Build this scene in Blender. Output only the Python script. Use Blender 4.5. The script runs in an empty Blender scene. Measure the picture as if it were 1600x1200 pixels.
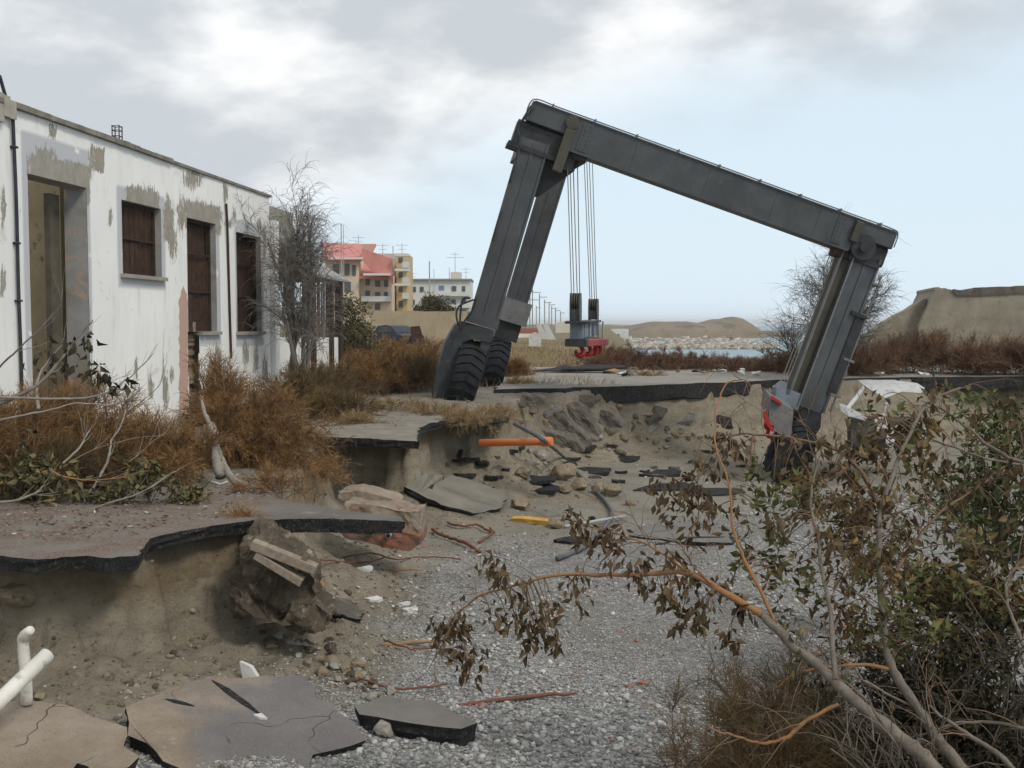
import bpy, math, random
import numpy as np
from mathutils import Vector

# ------------------------------------------------------------------ camera, world, sun, exposure
SC = bpy.context.scene
COL = SC.collection
CAMZ = 1.55
FPX = 1716.0
PITCH = math.atan(94.0 / FPX)
cam_d = bpy.data.cameras.new('camera')
cam_d.sensor_width = 36.0
cam_d.lens = 36.0 * FPX / 1600.0
cam_d.clip_start = 0.1
cam_d.clip_end = 20000
cam = bpy.data.objects.new('camera', cam_d)
COL.objects.link(cam)
cam.location = (0, 0, CAMZ)
cam.rotation_euler = (math.pi / 2 - PITCH, 0, 0)
SC.camera = cam
SC.view_settings.view_transform = 'Standard'
SC.view_settings.look = 'None'
SC.view_settings.exposure = 0.27
SC.view_settings.gamma = 1.0
SC.cycles.max_bounces = 6
SC.cycles.diffuse_bounces = 3
SC.cycles.transparent_max_bounces = 8

SUN_V = Vector((0.62, -0.55, 0.85)).normalized()
SUN_EL = math.asin(SUN_V.z)
SUN_AZ = math.atan2(SUN_V.x, SUN_V.y)
sun_d = bpy.data.lights.new('sun', 'SUN')
sun_d.energy = 1.5
sun_d.angle = math.radians(14)
sun_d.color = (1.0, 0.95, 0.88)
sun = bpy.data.objects.new('sun', sun_d)
COL.objects.link(sun)
sun.rotation_euler = (-SUN_V).to_track_quat('-Z', 'Y').to_euler()
sun.location = SUN_V * 60

W = bpy.data.worlds.new('World')
SC.world = W
W.use_nodes = True
wn, wl = W.node_tree.nodes, W.node_tree.links
wn.clear()


def wnode(t, **kw):
    n = wn.new(t)
    for k, v in kw.items():
        setattr(n, k, v)
    return n


def wmath(op, a, b=None, clamp=False):
    n = wnode('ShaderNodeMath', operation=op, use_clamp=clamp)
    for i, v in enumerate((a, b)):
        if v is None:
            continue
        if isinstance(v, (int, float)):
            n.inputs[i].default_value = v
        else:
            wl.new(v, n.inputs[i])
    return n.outputs[0]


sky = wnode('ShaderNodeTexSky', sky_type='NISHITA')
sky.sun_disc = False
sky.sun_elevation = SUN_EL
sky.sun_rotation = SUN_AZ
sky.air_density = 1.0
sky.dust_density = 1.5
sky.ozone_density = 1.0
tc = wnode('ShaderNodeTexCoord')
sep = wnode('ShaderNodeSeparateXYZ')
wl.new(tc.outputs['Generated'], sep.inputs[0])
dx, dy, dz = sep.outputs
el = wmath('MAXIMUM', dz, 0.0)
den = wmath('ADD', el, 0.16)
comb = wnode('ShaderNodeCombineXYZ')
wl.new(dx, comb.inputs[0])
wl.new(dy, comb.inputs[1])
wl.new(wmath('MULTIPLY', el, 2.1), comb.inputs[2])


def wnoise(scale, detail, rough, off=0.0, dist=0.0):
    mp = wnode('ShaderNodeMapping')
    mp.inputs['Location'].default_value = (off, off * 0.7, off * 1.3)
    wl.new(comb.outputs[0], mp.inputs[0])
    n = wnode('ShaderNodeTexNoise')
    n.inputs['Scale'].default_value = scale
    n.inputs['Detail'].default_value = detail
    n.inputs['Roughness'].default_value = rough
    n.inputs['Distortion'].default_value = dist
    wl.new(mp.outputs[0], n.inputs['Vector'])
    return n.outputs[0]


def wmap(v, a, b, c, d, smooth=True):
    n = wnode('ShaderNodeMapRange')
    n.interpolation_type = 'SMOOTHSTEP' if smooth else 'LINEAR'
    wl.new(v, n.inputs[0])
    for i, x in enumerate((a, b, c, d)):
        n.inputs[i + 1].default_value = x
    return n.outputs[0]


def wmix(f, a, b):
    n = wnode('ShaderNodeMix', data_type='RGBA')
    for s, v in ((0, f), (6, a), (7, b)):
        if isinstance(v, (int, float)):
            n.inputs[s].default_value = v
        elif isinstance(v, tuple):
            n.inputs[s].default_value = (*v, 1)
        else:
            wl.new(v, n.inputs[s])
    return n.outputs[2]


# pale veil over the blue sky, whiter towards the horizon
BG = 0.1
def k(c):
    return tuple(x / BG for x in c)
veil_f = wmap(el, 0.0, 0.9, 0.90, 0.55)
clear = wmix(veil_f, sky.outputs[0], k((0.64, 0.76, 0.845)))
clear = wmix(wmap(el, 0.0, 0.10, 0.75, 0.0), clear, k((0.65, 0.765, 0.85)))
n_big = wnoise(2.6, 6, 0.5, 3.1, 0.2)
n_det = wnoise(7.5, 8, 0.52, 7.7, 0.1)
edge = wmath('SUBTRACT', el, wmath('ADD', wmath('MULTIPLY', dx, 0.30), 0.14))
edge = wmath('ADD', edge, wmath('MULTIPLY', wmath('SUBTRACT', n_big, 0.5), 0.22))
edge = wmath('ADD', edge, wmath('MULTIPLY', wmath('SUBTRACT', n_det, 0.5), 0.10))
cover = wmap(edge, -0.06, 0.05, 0.0, 0.97)
shade = wmath('ADD', wmath('MULTIPLY', n_det, 0.6), wmath('MULTIPLY', n_big, 0.4))
cloud = wmix(wmap(shade, 0.36, 0.56, 0, 1), k((0.86, 0.865, 0.865)), k((0.50, 0.535, 0.57)))
skycol = wmix(cover, clear, cloud)
bg = wnode('ShaderNodeBackground')
bg.inputs[1].default_value = BG
wl.new(skycol, bg.inputs[0])
wo = wnode('ShaderNodeOutputWorld')
wl.new(bg.outputs[0], wo.inputs[0])

# ------------------------------------------------------------------ pixel to world helpers
CP, SP = math.cos(PITCH), math.sin(PITCH)


def ray(px, py):
    a, b = (px - 800.0) / FPX, (600.0 - py) / FPX
    return np.array([a, CP + b * SP, -SP + b * CP])


def at(px, py, Y):
    d = ray(px, py)
    t = Y / d[1]
    return np.array([d[0] * t, Y, CAMZ + d[2] * t])


def atz(px, py, z=0.0):
    d = ray(px, py)
    t = (z - CAMZ) / d[2]
    return np.array([d[0] * t, d[1] * t, z])


def proj(P):
    P = np.asarray(P, float)
    x, y, z = P[..., 0], P[..., 1], P[..., 2] - CAMZ
    fw = y * CP - z * SP
    up = y * SP + z * CP
    return 800 + FPX * x / fw, 600 - FPX * up / fw


# ------------------------------------------------------------------ noise
def _hash(ix, iy, s):
    n = (ix.astype(np.int64) * 374761393 + iy.astype(np.int64) * 668265263 + s * 974634777) & 0x7fffffff
    n = ((n ^ (n >> 13)) * 1274126177) & 0x7fffffff
    n = n ^ (n >> 16)
    return (n & 0xffff) / 65535.0


def vnoise(x, y, s=0):
    x, y = np.asarray(x, float), np.asarray(y, float)
    ix, iy = np.floor(x), np.floor(y)
    fx, fy = x - ix, y - iy
    fx, fy = fx * fx * (3 - 2 * fx), fy * fy * (3 - 2 * fy)
    a, b = _hash(ix, iy, s), _hash(ix + 1, iy, s)
    c, d = _hash(ix, iy + 1, s), _hash(ix + 1, iy + 1, s)
    return (a + (b - a) * fx) * (1 - fy) + (c + (d - c) * fx) * fy


def fbm(x, y, s=0, o=4):
    r, a, t = 0.0, 1.0, 0.0
    for i in range(o):
        r = r + a * (vnoise(x * 2 ** i + 17.3 * i, y * 2 ** i + 9.1 * i, s + i) - 0.5)
        t += a
        a *= 0.5
    return r / t * 2


def sstep(a, b, x):
    t = np.clip((x - a) / (b - a), 0, 1)
    return t * t * (3 - 2 * t)


# ------------------------------------------------------------------ materials
class NT:
    def __init__(s, name):
        s.m = bpy.data.materials.new(name)
        s.m.use_nodes = True
        s.n, s.l = s.m.node_tree.nodes, s.m.node_tree.links
        s.b = s.n['Principled BSDF']
        s.tc = s.n.new('ShaderNodeTexCoord')

    def put(s, v, sock):
        if isinstance(v, (int, float)):
            sock.default_value = v
        elif isinstance(v, tuple):
            sock.default_value = (*v, 1) if len(v) == 3 else v
        else:
            s.l.new(v, sock)

    def noise(s, scale, detail=5, rough=0.6, dist=0.0, vec=None, stretch=None):
        v = vec or s.tc.outputs['Object']
        if stretch:
            mp = s.n.new('ShaderNodeMapping')
            mp.inputs['Scale'].default_value = stretch
            s.l.new(v, mp.inputs[0])
            v = mp.outputs[0]
        n = s.n.new('ShaderNodeTexNoise')
        for kk, x in (('Scale', scale), ('Detail', detail), ('Roughness', rough), ('Distortion', dist)):
            n.inputs[kk].default_value = x
        s.l.new(v, n.inputs['Vector'])
        return n.outputs[0]

    def voro(s, scale, feature='F1', out='Distance', rand=1.0):
        n = s.n.new('ShaderNodeTexVoronoi')
        n.feature = feature
        n.inputs['Scale'].default_value = scale
        n.inputs['Randomness'].default_value = rand
        s.l.new(s.tc.outputs['Object'], n.inputs['Vector'])
        return n.outputs[out]

    def map(s, v, a, b, c=0.0, d=1.0):
        n = s.n.new('ShaderNodeMapRange')
        s.l.new(v, n.inputs[0])
        for i, x in enumerate((a, b, c, d)):
            n.inputs[i + 1].default_value = x
        return n.outputs[0]

    def mix(s, f, a, b, blend='MIX'):
        n = s.n.new('ShaderNodeMix')
        n.data_type = 'RGBA'
        n.blend_type = blend
        s.put(f, n.inputs[0])
        s.put(a, n.inputs[6])
        s.put(b, n.inputs[7])
        return n.outputs[2]

    def math(s, op, a, b=0.0):
        n = s.n.new('ShaderNodeMath')
        n.operation = op
        s.put(a, n.inputs[0])
        s.put(b, n.inputs[1])
        return n.outputs[0]

    def attr(s, name):
        n = s.n.new('ShaderNodeAttribute')
        n.attribute_name = name
        return n.outputs['Fac']

    def ramp(s, v, stops):
        n = s.n.new('ShaderNodeValToRGB')
        cr = n.color_ramp
        while len(cr.elements) < len(stops):
            cr.elements.new(0.5)
        for e, (p, c) in zip(cr.elements, stops):
            e.position = p
            e.color = (*c, 1)
        s.l.new(v, n.inputs[0])
        return n.outputs[0]

    def bump(s, v, strength=0.5, dist=0.02):
        n = s.n.new('ShaderNodeBump')
        n.inputs['Strength'].default_value = strength
        n.inputs['Distance'].default_value = dist
        s.l.new(v, n.inputs['Height'])
        s.l.new(n.outputs[0], s.b.inputs['Normal'])

    def done(s, col, rough=0.85, metal=0.0, spec=0.3):
        s.put(col, s.b.inputs['Base Color'])
        s.put(rough, s.b.inputs['Roughness'])
        s.b.inputs['Metallic'].default_value = metal
        s.b.inputs['Specular IOR Level'].default_value = spec
        return s.m


def mat_mix(name, c1, c2, scale=6, rough=0.85, bump=0.3, bscale=40, c3=None, s3=25, t3=(0.6, 0.7), stretch=None, dist=0.01, spec=0.3, metal=0.0):
    t = NT(name)
    col = t.mix(t.map(t.noise(scale, 6, 0.65, 0.2, stretch=stretch), 0.35, 0.65), c1, c2)
    if c3:
        col = t.mix(t.map(t.noise(s3, 5, 0.7, 0.3), t3[0], t3[1]), col, c3)
    t.bump(t.noise(bscale, 5, 0.7), bump, dist)
    return t.done(col, rough, metal, spec)


def mat_leaf(name, stops, rough=0.7):
    t = NT(name)
    col = t.ramp(t.attr('rnd'), stops)
    col = t.mix(t.map(t.noise(30, 3), 0.3, 0.7, 0, 0.35), col, (0.5, 0.45, 0.35), 'MULTIPLY')
    t.m.node_tree.nodes['Principled BSDF'].inputs['Roughness'].default_value = rough
    return t.done(col, rough, 0, 0.25)


MT = {}
MT['soil'] = mat_mix('soil', (0.15, 0.115, 0.075), (0.24, 0.19, 0.13), 3, 0.95, 0.6, 30, (0.09, 0.07, 0.05), 14)
MT['concrete'] = mat_mix('concrete', (0.30, 0.27, 0.22), (0.42, 0.385, 0.33), 3, 0.9, 0.4, 40, (0.2, 0.18, 0.15), 9, (0.58, 0.72))
MT['concrete_dark'] = mat_mix('concrete_dark', (0.20, 0.175, 0.13), (0.30, 0.265, 0.205), 1.2, 0.9, 0.4, 30, (0.15, 0.13, 0.10), 6, (0.55, 0.72))
MT['plaster_grey'] = mat_mix('plaster_grey', (0.23, 0.215, 0.18), (0.33, 0.31, 0.26), 4, 0.9, 0.3, 50)
MT['asphalt'] = mat_mix('asphalt', (0.125, 0.118, 0.108), (0.19, 0.175, 0.155), 1.6, 0.92, 0.5, 160, (0.26, 0.25, 0.235), 110, (0.57, 0.68), dist=0.006)
t = NT('stained_asphalt')
sx = t.n.new('ShaderNodeSeparateXYZ')
t.l.new(t.tc.outputs['Object'], sx.inputs[0])
msk = t.math('ADD', sx.outputs[0], t.math('MULTIPLY', t.math('SUBTRACT', t.noise(1.6, 6, .65, .4), .5), 1.5))
tan_ = t.mix(t.map(t.noise(2.2, 6, .65), .38, .62), (0.20, 0.155, 0.11), (0.285, 0.235, 0.18))
gry = t.mix(t.map(t.noise(2.0, 6, .65), .35, .65), (0.135, 0.124, 0.121), (0.175, 0.162, 0.156))
c = t.mix(t.map(msk, -1.95, -1.65), tan_, gry)
c = t.mix(t.map(t.noise(120, 4, .75), .56, .66, 0, .7), c, (0.28, 0.26, 0.24))
c = t.mix(t.map(t.noise(95, 4, .75), .57, .66, 0, .8), c, (0.065, 0.06, 0.055))
dn = t.n.new('ShaderNodeVectorMath')
dn.operation = 'ADD'
t.l.new(t.tc.outputs['Object'], dn.inputs[0])
nz = t.n.new('ShaderNodeTexNoise')
nz.inputs['Scale'].default_value = 1.6
nz.inputs['Detail'].default_value = 3
t.l.new(t.tc.outputs['Object'], nz.inputs['Vector'])
t.l.new(nz.outputs['Color'], dn.inputs[1])
vo = t.n.new('ShaderNodeTexVoronoi')
vo.feature = 'DISTANCE_TO_EDGE'
vo.inputs['Scale'].default_value = 1.2
t.l.new(dn.outputs[0], vo.inputs['Vector'])
c = t.mix(t.math('MULTIPLY', t.map(vo.outputs['Distance'], .008, .003), t.map(t.noise(1.3, 3), .50, .6)), c, (0.05, 0.045, 0.04))
c = t.mix(t.map(t.noise(3.2, 7, .7, .6), .64, .70, 0, .6), c, (0.33, 0.30, 0.26))
t.bump(t.noise(170, 4, .7), .5, .005)
MT['asphalt_dust'] = t.done(c, .93, 0, .2)
MT['bitumen'] = mat_mix('bitumen', (0.018, 0.018, 0.019), (0.045, 0.044, 0.043), 12, 0.85, 1.0, 55, (0.16, 0.15, 0.135), 42, (0.56, 0.66), dist=0.05)
MT['rock_tan'] = mat_mix('rock_tan', (0.20, 0.155, 0.10), (0.33, 0.265, 0.185), 5, 0.94, 0.9, 24, (0.13, 0.105, 0.075), 14, (.54, .66), dist=.03)
MT['rock_grey'] = mat_mix('rock_grey', (0.20, 0.185, 0.16), (0.34, 0.315, 0.275), 5, 0.92, 0.6, 20, (0.14, 0.12, 0.10), 14)
MT['lump'] = mat_mix('lump_soil', (0.065, 0.05, 0.036), (0.15, 0.12, 0.085), 4, 0.95, 1.0, 22, (0.27, 0.225, 0.165), 9, (0.56, 0.68), dist=.04)
MT['rock_dark'] = mat_mix('rock_dark', (0.070, 0.062, 0.052), (0.145, 0.125, 0.10), 5, 0.92, 0.7, 20, (0.24, 0.2, 0.15), 14)
MT['brick'] = mat_mix('brick', (0.32, 0.12, 0.07), (0.28, 0.15, 0.10), 8, 0.9, 0.5, 50, (0.45, 0.4, 0.34), 16, (0.6, 0.7))
MT['mortar'] = mat_mix('mortar', (0.20, 0.162, 0.122), (0.30, 0.25, 0.195), 6, 0.92, 0.9, 45, (0.22, 0.12, 0.08), 7, (0.52, 0.66))
MT['orange'] = mat_mix('orange_plastic', (0.66, 0.17, 0.035), (0.55, 0.17, 0.06), 5, 0.55, 0.1, 40, (0.30, 0.20, 0.12), 9, (.56, .70))
MT['white_pvc'] = mat_mix('white_pvc', (0.72, 0.70, 0.64), (0.60, 0.56, 0.48), 5, 0.5, 0.15, 30, (0.36, 0.30, 0.22), 9, (0.52, 0.68))
MT['black_rubber'] = mat_mix('black_rubber', (0.02, 0.021, 0.024), (0.04, 0.04, 0.045), 6, 0.6, 0.2, 40)
MT['hose_grey'] = mat_mix('hose_grey', (0.07, 0.075, 0.085), (0.12, 0.125, 0.135), 6, 0.6, 0.2, 40)
MT['grey_pipe'] = mat_mix('grey_pipe', (0.40, 0.40, 0.39), (0.30, 0.30, 0.29), 6, 0.6, 0.2, 40)
MT['yellow'] = mat_mix('yellow_paint', (0.60, 0.36, 0.06), (0.48, 0.28, 0.06), 6, 0.7, 0.2, 40, (0.3, 0.2, 0.1), 14)
MT['wood_grey'] = mat_mix('wood_grey', (0.19, 0.15, 0.11), (0.30, 0.25, 0.19), 3, 0.9, 0.5, 30, stretch=(8, 1, 8))
MT['wood_tan'] = mat_mix('wood_tan', (0.36, 0.23, 0.12), (0.28, 0.17, 0.09), 3, 0.9, 0.4, 30)
MT['red_cable'] = mat_mix('red_cable', (0.19, 0.072, 0.042), (0.145, 0.07, 0.045), 8, 0.8, 0.2, 40)
MT['white_scrap'] = mat_mix('white_scrap', (0.62, 0.61, 0.58), (0.46, 0.45, 0.42), 6, 0.7, 0.2, 40, (0.35, 0.3, 0.25), 16)
MT['van_white'] = mat_mix('van_white', (0.50, 0.50, 0.49), (0.38, 0.38, 0.37), 5, 0.6, 0.2, 30, (0.2, 0.16, 0.12), 10, (.56, .68))
MT['rust'] = mat_mix('rust', (0.036, 0.020, 0.014), (0.075, 0.038, 0.023), 9, 0.9, 0.5, 60, (0.10, 0.05, 0.03), 14, (.62, .72))
MT['rust_frame'] = mat_mix('rust_frame', (0.03, 0.022, 0.018), (0.06, 0.036, 0.026), 9, 0.85, 0.4, 60)
MT['yellow_wall'] = mat_mix('yellow_wall', (0.50, 0.40, 0.25), (0.40, 0.32, 0.20), 2, 0.9, 0.4, 40, (0.22, 0.17, 0.11), 8, (0.58, 0.68))
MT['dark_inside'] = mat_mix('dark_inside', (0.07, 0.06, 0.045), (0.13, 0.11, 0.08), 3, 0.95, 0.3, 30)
MT['pink_plaster'] = mat_mix('pink_plaster', (0.48, 0.31, 0.24), (0.40, 0.26, 0.2), 6, 0.9, 0.3, 40)
MT['blue_grey_paint'] = mat_mix('blue_grey_paint', (0.38, 0.38, 0.40), (0.45, 0.45, 0.46), 6, 0.8, 0.2, 40)
MT['red_paint'] = mat_mix('red_paint', (0.40, 0.022, 0.024), (0.29, 0.025, 0.024), 8, 0.5, 0.2, 40, (0.12, 0.04, 0.03), 14, (.56, .68))
MT['steel_cable'] = mat_mix('steel_cable', (0.24, 0.22, 0.19), (0.32, 0.30, 0.26), 12, 0.5, 0.2, 60, metal=0.4)
MT['twig_grey'] = mat_mix('twig_grey', (0.15, 0.13, 0.112), (0.24, 0.215, 0.19), 6, 0.9, 0.3, 60)
MT['bark_grey'] = mat_mix('bark_grey', (0.125, 0.103, 0.08), (0.205, 0.174, 0.138), 14, 0.9, 1.0, 70, (0.10, 0.08, 0.062), 34, (.56, .66), dist=.004)
MT['bark_pale'] = mat_mix('bark_pale', (0.19, 0.165, 0.135), (0.29, 0.26, 0.22), 10, 0.9, 0.5, 60)
MT['bark_orange'] = mat_mix('bark_orange', (0.31, 0.145, 0.055), (0.22, 0.12, 0.062), 9, 0.8, 0.4, 60, (0.16, 0.105, 0.07), 14, (0.56, 0.7))
MT['bark_brown'] = mat_mix('bark_brown', (0.14, 0.085, 0.055), (0.21, 0.135, 0.09), 10, 0.9, 0.5, 60)
MT['twig_dark'] = mat_mix('twig_dark', (0.085, 0.070, 0.060), (0.14, 0.118, 0.10), 6, 0.9, 0.3, 60)
MT['dry_feather'] = mat_leaf('dry_feather', [(0, (0.10, 0.055, 0.025)), (0.4, (0.24, 0.128, 0.048)), (0.75, (0.37, 0.205, 0.072)), (1, (0.42, 0.29, 0.12))])
MT['dry_red'] = mat_leaf('dry_red', [(0, (0.08, 0.048, 0.030)), (0.6, (0.18, 0.10, 0.06)), (1, (0.26, 0.16, 0.09))])
MT['dry_olive'] = mat_leaf('dry_olive', [(0, (0.055, 0.045, 0.024)), (0.5, (0.125, 0.092, 0.04)), (1, (0.25, 0.155, 0.06))])
MT['straw'] = mat_leaf('straw', [(0, (0.2, 0.13, 0.065)), (0.6, (0.34, 0.24, 0.12)), (1, (0.45, 0.35, 0.19))])
MT['leaf_brown'] = mat_leaf('leaf_brown', [(0, (0.055, 0.038, 0.02)), (0.45, (0.115, 0.076, 0.036)), (0.8, (0.19, 0.122, 0.052)), (1, (0.30, 0.175, 0.06))])
MT['leaf_mixed'] = mat_leaf('leaf_mixed', [(0, (0.05, 0.036, 0.018)), (0.38, (0.125, 0.08, 0.033)), (0.55, (0.18, 0.12, 0.04)), (0.66, (0.075, 0.082, 0.027)), (1, (0.135, 0.15, 0.05))])
MT['leaf_green'] = mat_leaf('leaf_green', [(0, (0.030, 0.038, 0.013)), (0.5, (0.065, 0.083, 0.024)), (0.85, (0.11, 0.135, 0.038)), (1, (0.12, 0.08, 0.03))])
MT['leaf_olive'] = mat_leaf('leaf_olive', [(0, (0.05, 0.046, 0.022)), (0.5, (0.105, 0.096, 0.042)), (0.85, (0.19, 0.155, 0.065)), (1, (0.27, 0.19, 0.07))])
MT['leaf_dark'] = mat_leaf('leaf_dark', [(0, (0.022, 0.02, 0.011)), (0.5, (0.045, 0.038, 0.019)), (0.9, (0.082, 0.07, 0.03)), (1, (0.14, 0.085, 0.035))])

# painted crane steel: dark blue-grey, streaked and scraped, a little rust
t = NT('crane_steel')
c = t.mix(t.map(t.noise(1.6, 6, 0.65, 0.3), 0.3, 0.7), (0.038, 0.041, 0.043), (0.076, 0.079, 0.081))
c = t.mix(t.map(t.noise(9, 6, 0.7, 0.5), 0.66, 0.76), c, (0.17, 0.18, 0.19))
c = t.mix(t.map(t.noise(5, 7, 0.75, 1.0), 0.60, 0.72), c, (0.075, 0.055, 0.040))
c = t.mix(t.map(t.noise(1.1, 6, 0.7, 0.8), 0.58, 0.72, 0, .7), c, (0.085, 0.085, 0.072))
c = t.mix(t.map(t.noise(7, 7, 0.75, 0.6, stretch=(3, 3, .22)), 0.60, 0.74, 0, .65), c, (0.13, 0.135, 0.135))
c = t.mix(t.map(t.noise(5, 7, 0.75, 0.6, stretch=(4, 4, .2)), 0.62, 0.74, 0, .8), c, (0.025, 0.026, 0.026))
t.bump(t.noise(3, 3), 0.15, 0.01)
MT['crane_steel'] = t.done(c, t.map(t.noise(12, 4), 0.3, 0.7, 0.4, 0.62), 0.0, 0.45)
MT['crane_face'] = mat_mix('crane_face', (0.050, 0.055, 0.058), (0.082, 0.089, 0.093), 1.6, 0.42, 0.15, 6, (0.045, 0.046, 0.046), 4, (.56, .72), spec=.5)
MT['crane_fairing'] = mat_mix('crane_fairing', (0.030, 0.036, 0.038), (0.055, 0.06, 0.06), 3, 0.55, 0.2, 20, (0.085, 0.08, 0.065), 6, (.56, .7))
MT['crane_dark'] = mat_mix('crane_dark', (0.020, 0.022, 0.025), (0.042, 0.043, 0.044), 5, 0.6, 0.2, 20, (0.06, 0.045, 0.03), 9)
MT['crane_light'] = mat_mix('crane_light', (0.13, 0.135, 0.135), (0.19, 0.19, 0.18), 4, 0.6, 0.2, 20, (0.08, 0.06, 0.04), 9)
MT['crane_brown'] = mat_mix('crane_brown', (0.055, 0.050, 0.039), (0.082, 0.073, 0.055), 3, 0.7, 0.2, 20, (0.06, 0.045, 0.03), 9)
MT['crane_blue'] = mat_mix('crane_blue', (0.15, 0.175, 0.20), (0.20, 0.225, 0.25), 3, 0.55, 0.2, 20, (0.12, 0.08, 0.06), 9, (0.64, 0.74))

# ------------------------------------------------------------------ mesh helpers
def newmesh(name, V, F, mats, mi=None, attrs=None, smooth=False):
    V = np.asarray(V, np.float32).reshape(-1, 3)
    me = bpy.data.meshes.new(name)
    if isinstance(F, np.ndarray):
        n, kk = F.shape
        me.vertices.add(len(V))
        me.vertices.foreach_set('co', V.ravel())
        me.loops.add(n * kk)
        me.loops.foreach_set('vertex_index', F.astype(np.int32).ravel())
        me.polygons.add(n)
        me.polygons.foreach_set('loop_start', np.arange(0, n * kk, kk, dtype=np.int32))
        me.polygons.foreach_set('loop_total', np.full(n, kk, np.int32))
        me.update(calc_edges=True)
    else:
        me.from_pydata([tuple(map(float, v)) for v in V], [], [tuple(int(i) for i in f) for f in F])
    for m in (mats if isinstance(mats, (list, tuple)) else [mats]):
        me.materials.append(m)
    if mi is not None:
        me.polygons.foreach_set('material_index', np.asarray(mi, np.int32))
    if smooth:
        me.polygons.foreach_set('use_smooth', np.ones(len(me.polygons), bool))
    for an, av in (attrs or {}).items():
        dom = 'POINT' if len(av) == len(V) else 'FACE'
        a = me.attributes.new(an, 'FLOAT', dom)
        a.data.foreach_set('value', np.asarray(av, np.float32))
    me.update()
    return me


def obj(name, V, F, mats, parent=None, mi=None, attrs=None, smooth=False):
    V = np.asarray(V, float).reshape(-1, 3)
    if parent is not None:
        off = np.zeros(3)
        p = parent
        while p is not None:
            off += np.array(p.location)
            p = p.parent
        V = V - off
        loc = (0, 0, 0)
    else:
        loc = (0, 0, 0)
    o = bpy.data.objects.new(name, newmesh(name, V, F, mats, mi, attrs, smooth))
    COL.objects.link(o)
    o.parent = parent
    o.location = loc
    return o


def tag(o, label=None, cat=None, group=None, kind=None):
    if label: o['label'] = label
    if cat: o['category'] = cat
    if group: o['group'] = group
    if kind: o['kind'] = kind
    return o


def thing(name, loc, label, cat, group=None):
    o = bpy.data.objects.new(name, None)
    COL.objects.link(o)
    o.location = tuple(float(v) for v in loc)
    o.empty_display_size = 0.2
    return tag(o, label, cat, group)


class MB:
    """collects verts and faces of ONE mesh"""
    def __init__(s):
        s.v, s.f, s.m = [], [], []

    def add(s, V, F, m=0):
        b = len(s.v)
        s.v += [tuple(map(float, v)) for v in V]
        s.f += [tuple(int(i) + b for i in f) for f in F]
        s.m += [m] * len(F)
        return s

    def hexa(s, P, m=0):  # P: 4 front + 4 back
        return s.add(P, [(0, 1, 2, 3), (7, 6, 5, 4), (0, 4, 5, 1), (1, 5, 6, 2), (2, 6, 7, 3), (3, 7, 4, 0)], m)

    def frame_box(s, O, ax, r, m=0, bev=0.0):
        O = np.asarray(O, float)
        (a0, a1), (b0, b1), (c0, c1) = r
        A, B, C = [np.asarray(x, float) for x in ax]
        if bev > 0:
            # chamfer along the first axis
            pr = [(b0 + bev, c0), (b1 - bev, c0), (b1, c0 + bev), (b1, c1 - bev), (b1 - bev, c1), (b0 + bev, c1), (b0, c1 - bev), (b0, c0 + bev)]
            V = [O + A * a + B * b + C * cc for a in (a0, a1) for b, cc in pr]
            n = 8
            F = [tuple(range(n - 1, -1, -1)), tuple(range(n, 2 * n))] + [(i, (i + 1) % n, n + (i + 1) % n, n + i) for i in range(n)]
            return s.add(V, F, m)
        P = [O + A * a + B * b + C * cc for cc in (c0, c1) for a, b in ((a0, b0), (a0, b1), (a1, b1), (a1, b0))]
        return s.hexa(P, m)

    def box(s, x0, x1, y0, y1, z0, z1, m=0):
        return s.frame_box((0, 0, 0), ((1, 0, 0), (0, 1, 0), (0, 0, 1)), ((x0, x1), (y0, y1), (z0, z1)), m)

    def prism(s, poly, d, m=0, mside=None, mback=None):
        poly = [np.asarray(p, float) for p in poly]
        n = len(poly)
        b = len(s.v)
        d = np.asarray(d, float)
        s.v += [tuple(p) for p in poly] + [tuple(p + d) for p in poly]
        s.f += [tuple(b + i for i in range(n)), tuple(b + n + i for i in range(n - 1, -1, -1))]
        s.m += [m, m if mback is None else mback]
        for i in range(n):
            j = (i + 1) % n
            s.f.append((b + j, b + i, b + n + i, b + n + j))
            s.m.append(m if mside is None else mside)
        return s

    def tube(s, P, r, n=8, m=0, cap=True):
        P = [np.asarray(p, float) for p in P]
        K = len(P)
        R = [r] * K if isinstance(r, (int, float)) else list(np.interp(np.linspace(0, 1, K), np.linspace(0, 1, len(r)), r))
        b = len(s.v)
        ref = None
        for i in range(K):
            tg = P[min(i + 1, K - 1)] - P[max(i - 1, 0)]
            tg /= np.linalg.norm(tg) + 1e-9
            if ref is None:
                ref = np.cross(tg, (0, 0, 1) if abs(tg[2]) < 0.9 else (1, 0, 0))
            ref = ref - tg * ref.dot(tg)
            ref /= np.linalg.norm(ref) + 1e-9
            bi = np.cross(tg, ref)
            for j in range(n):
                a = 2 * math.pi * j / n
                s.v.append(tuple(P[i] + (ref * math.cos(a) + bi * math.sin(a)) * R[i]))
        for i in range(K - 1):
            for j in range(n):
                s.f.append((b + i * n + j, b + i * n + (j + 1) % n, b + (i + 1) * n + (j + 1) % n, b + (i + 1) * n + j))
                s.m.append(m)
        if cap:
            s.f += [tuple(b + j for j in range(n - 1, -1, -1)), tuple(b + (K - 1) * n + j for j in range(n))]
            s.m += [m, m]
        return s

    def disc(s, c, axis, r, th, n=20, m=0):
        axis = np.asarray(axis, float)
        axis /= np.linalg.norm(axis)
        return s.tube([np.asarray(c) - axis * th / 2, np.asarray(c) + axis * th / 2], r, n, m)

    def build(s, name, mats, parent=None, smooth=False):
        return obj(name, np.array(s.v), s.f, mats, parent, s.m, smooth=smooth)


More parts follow.
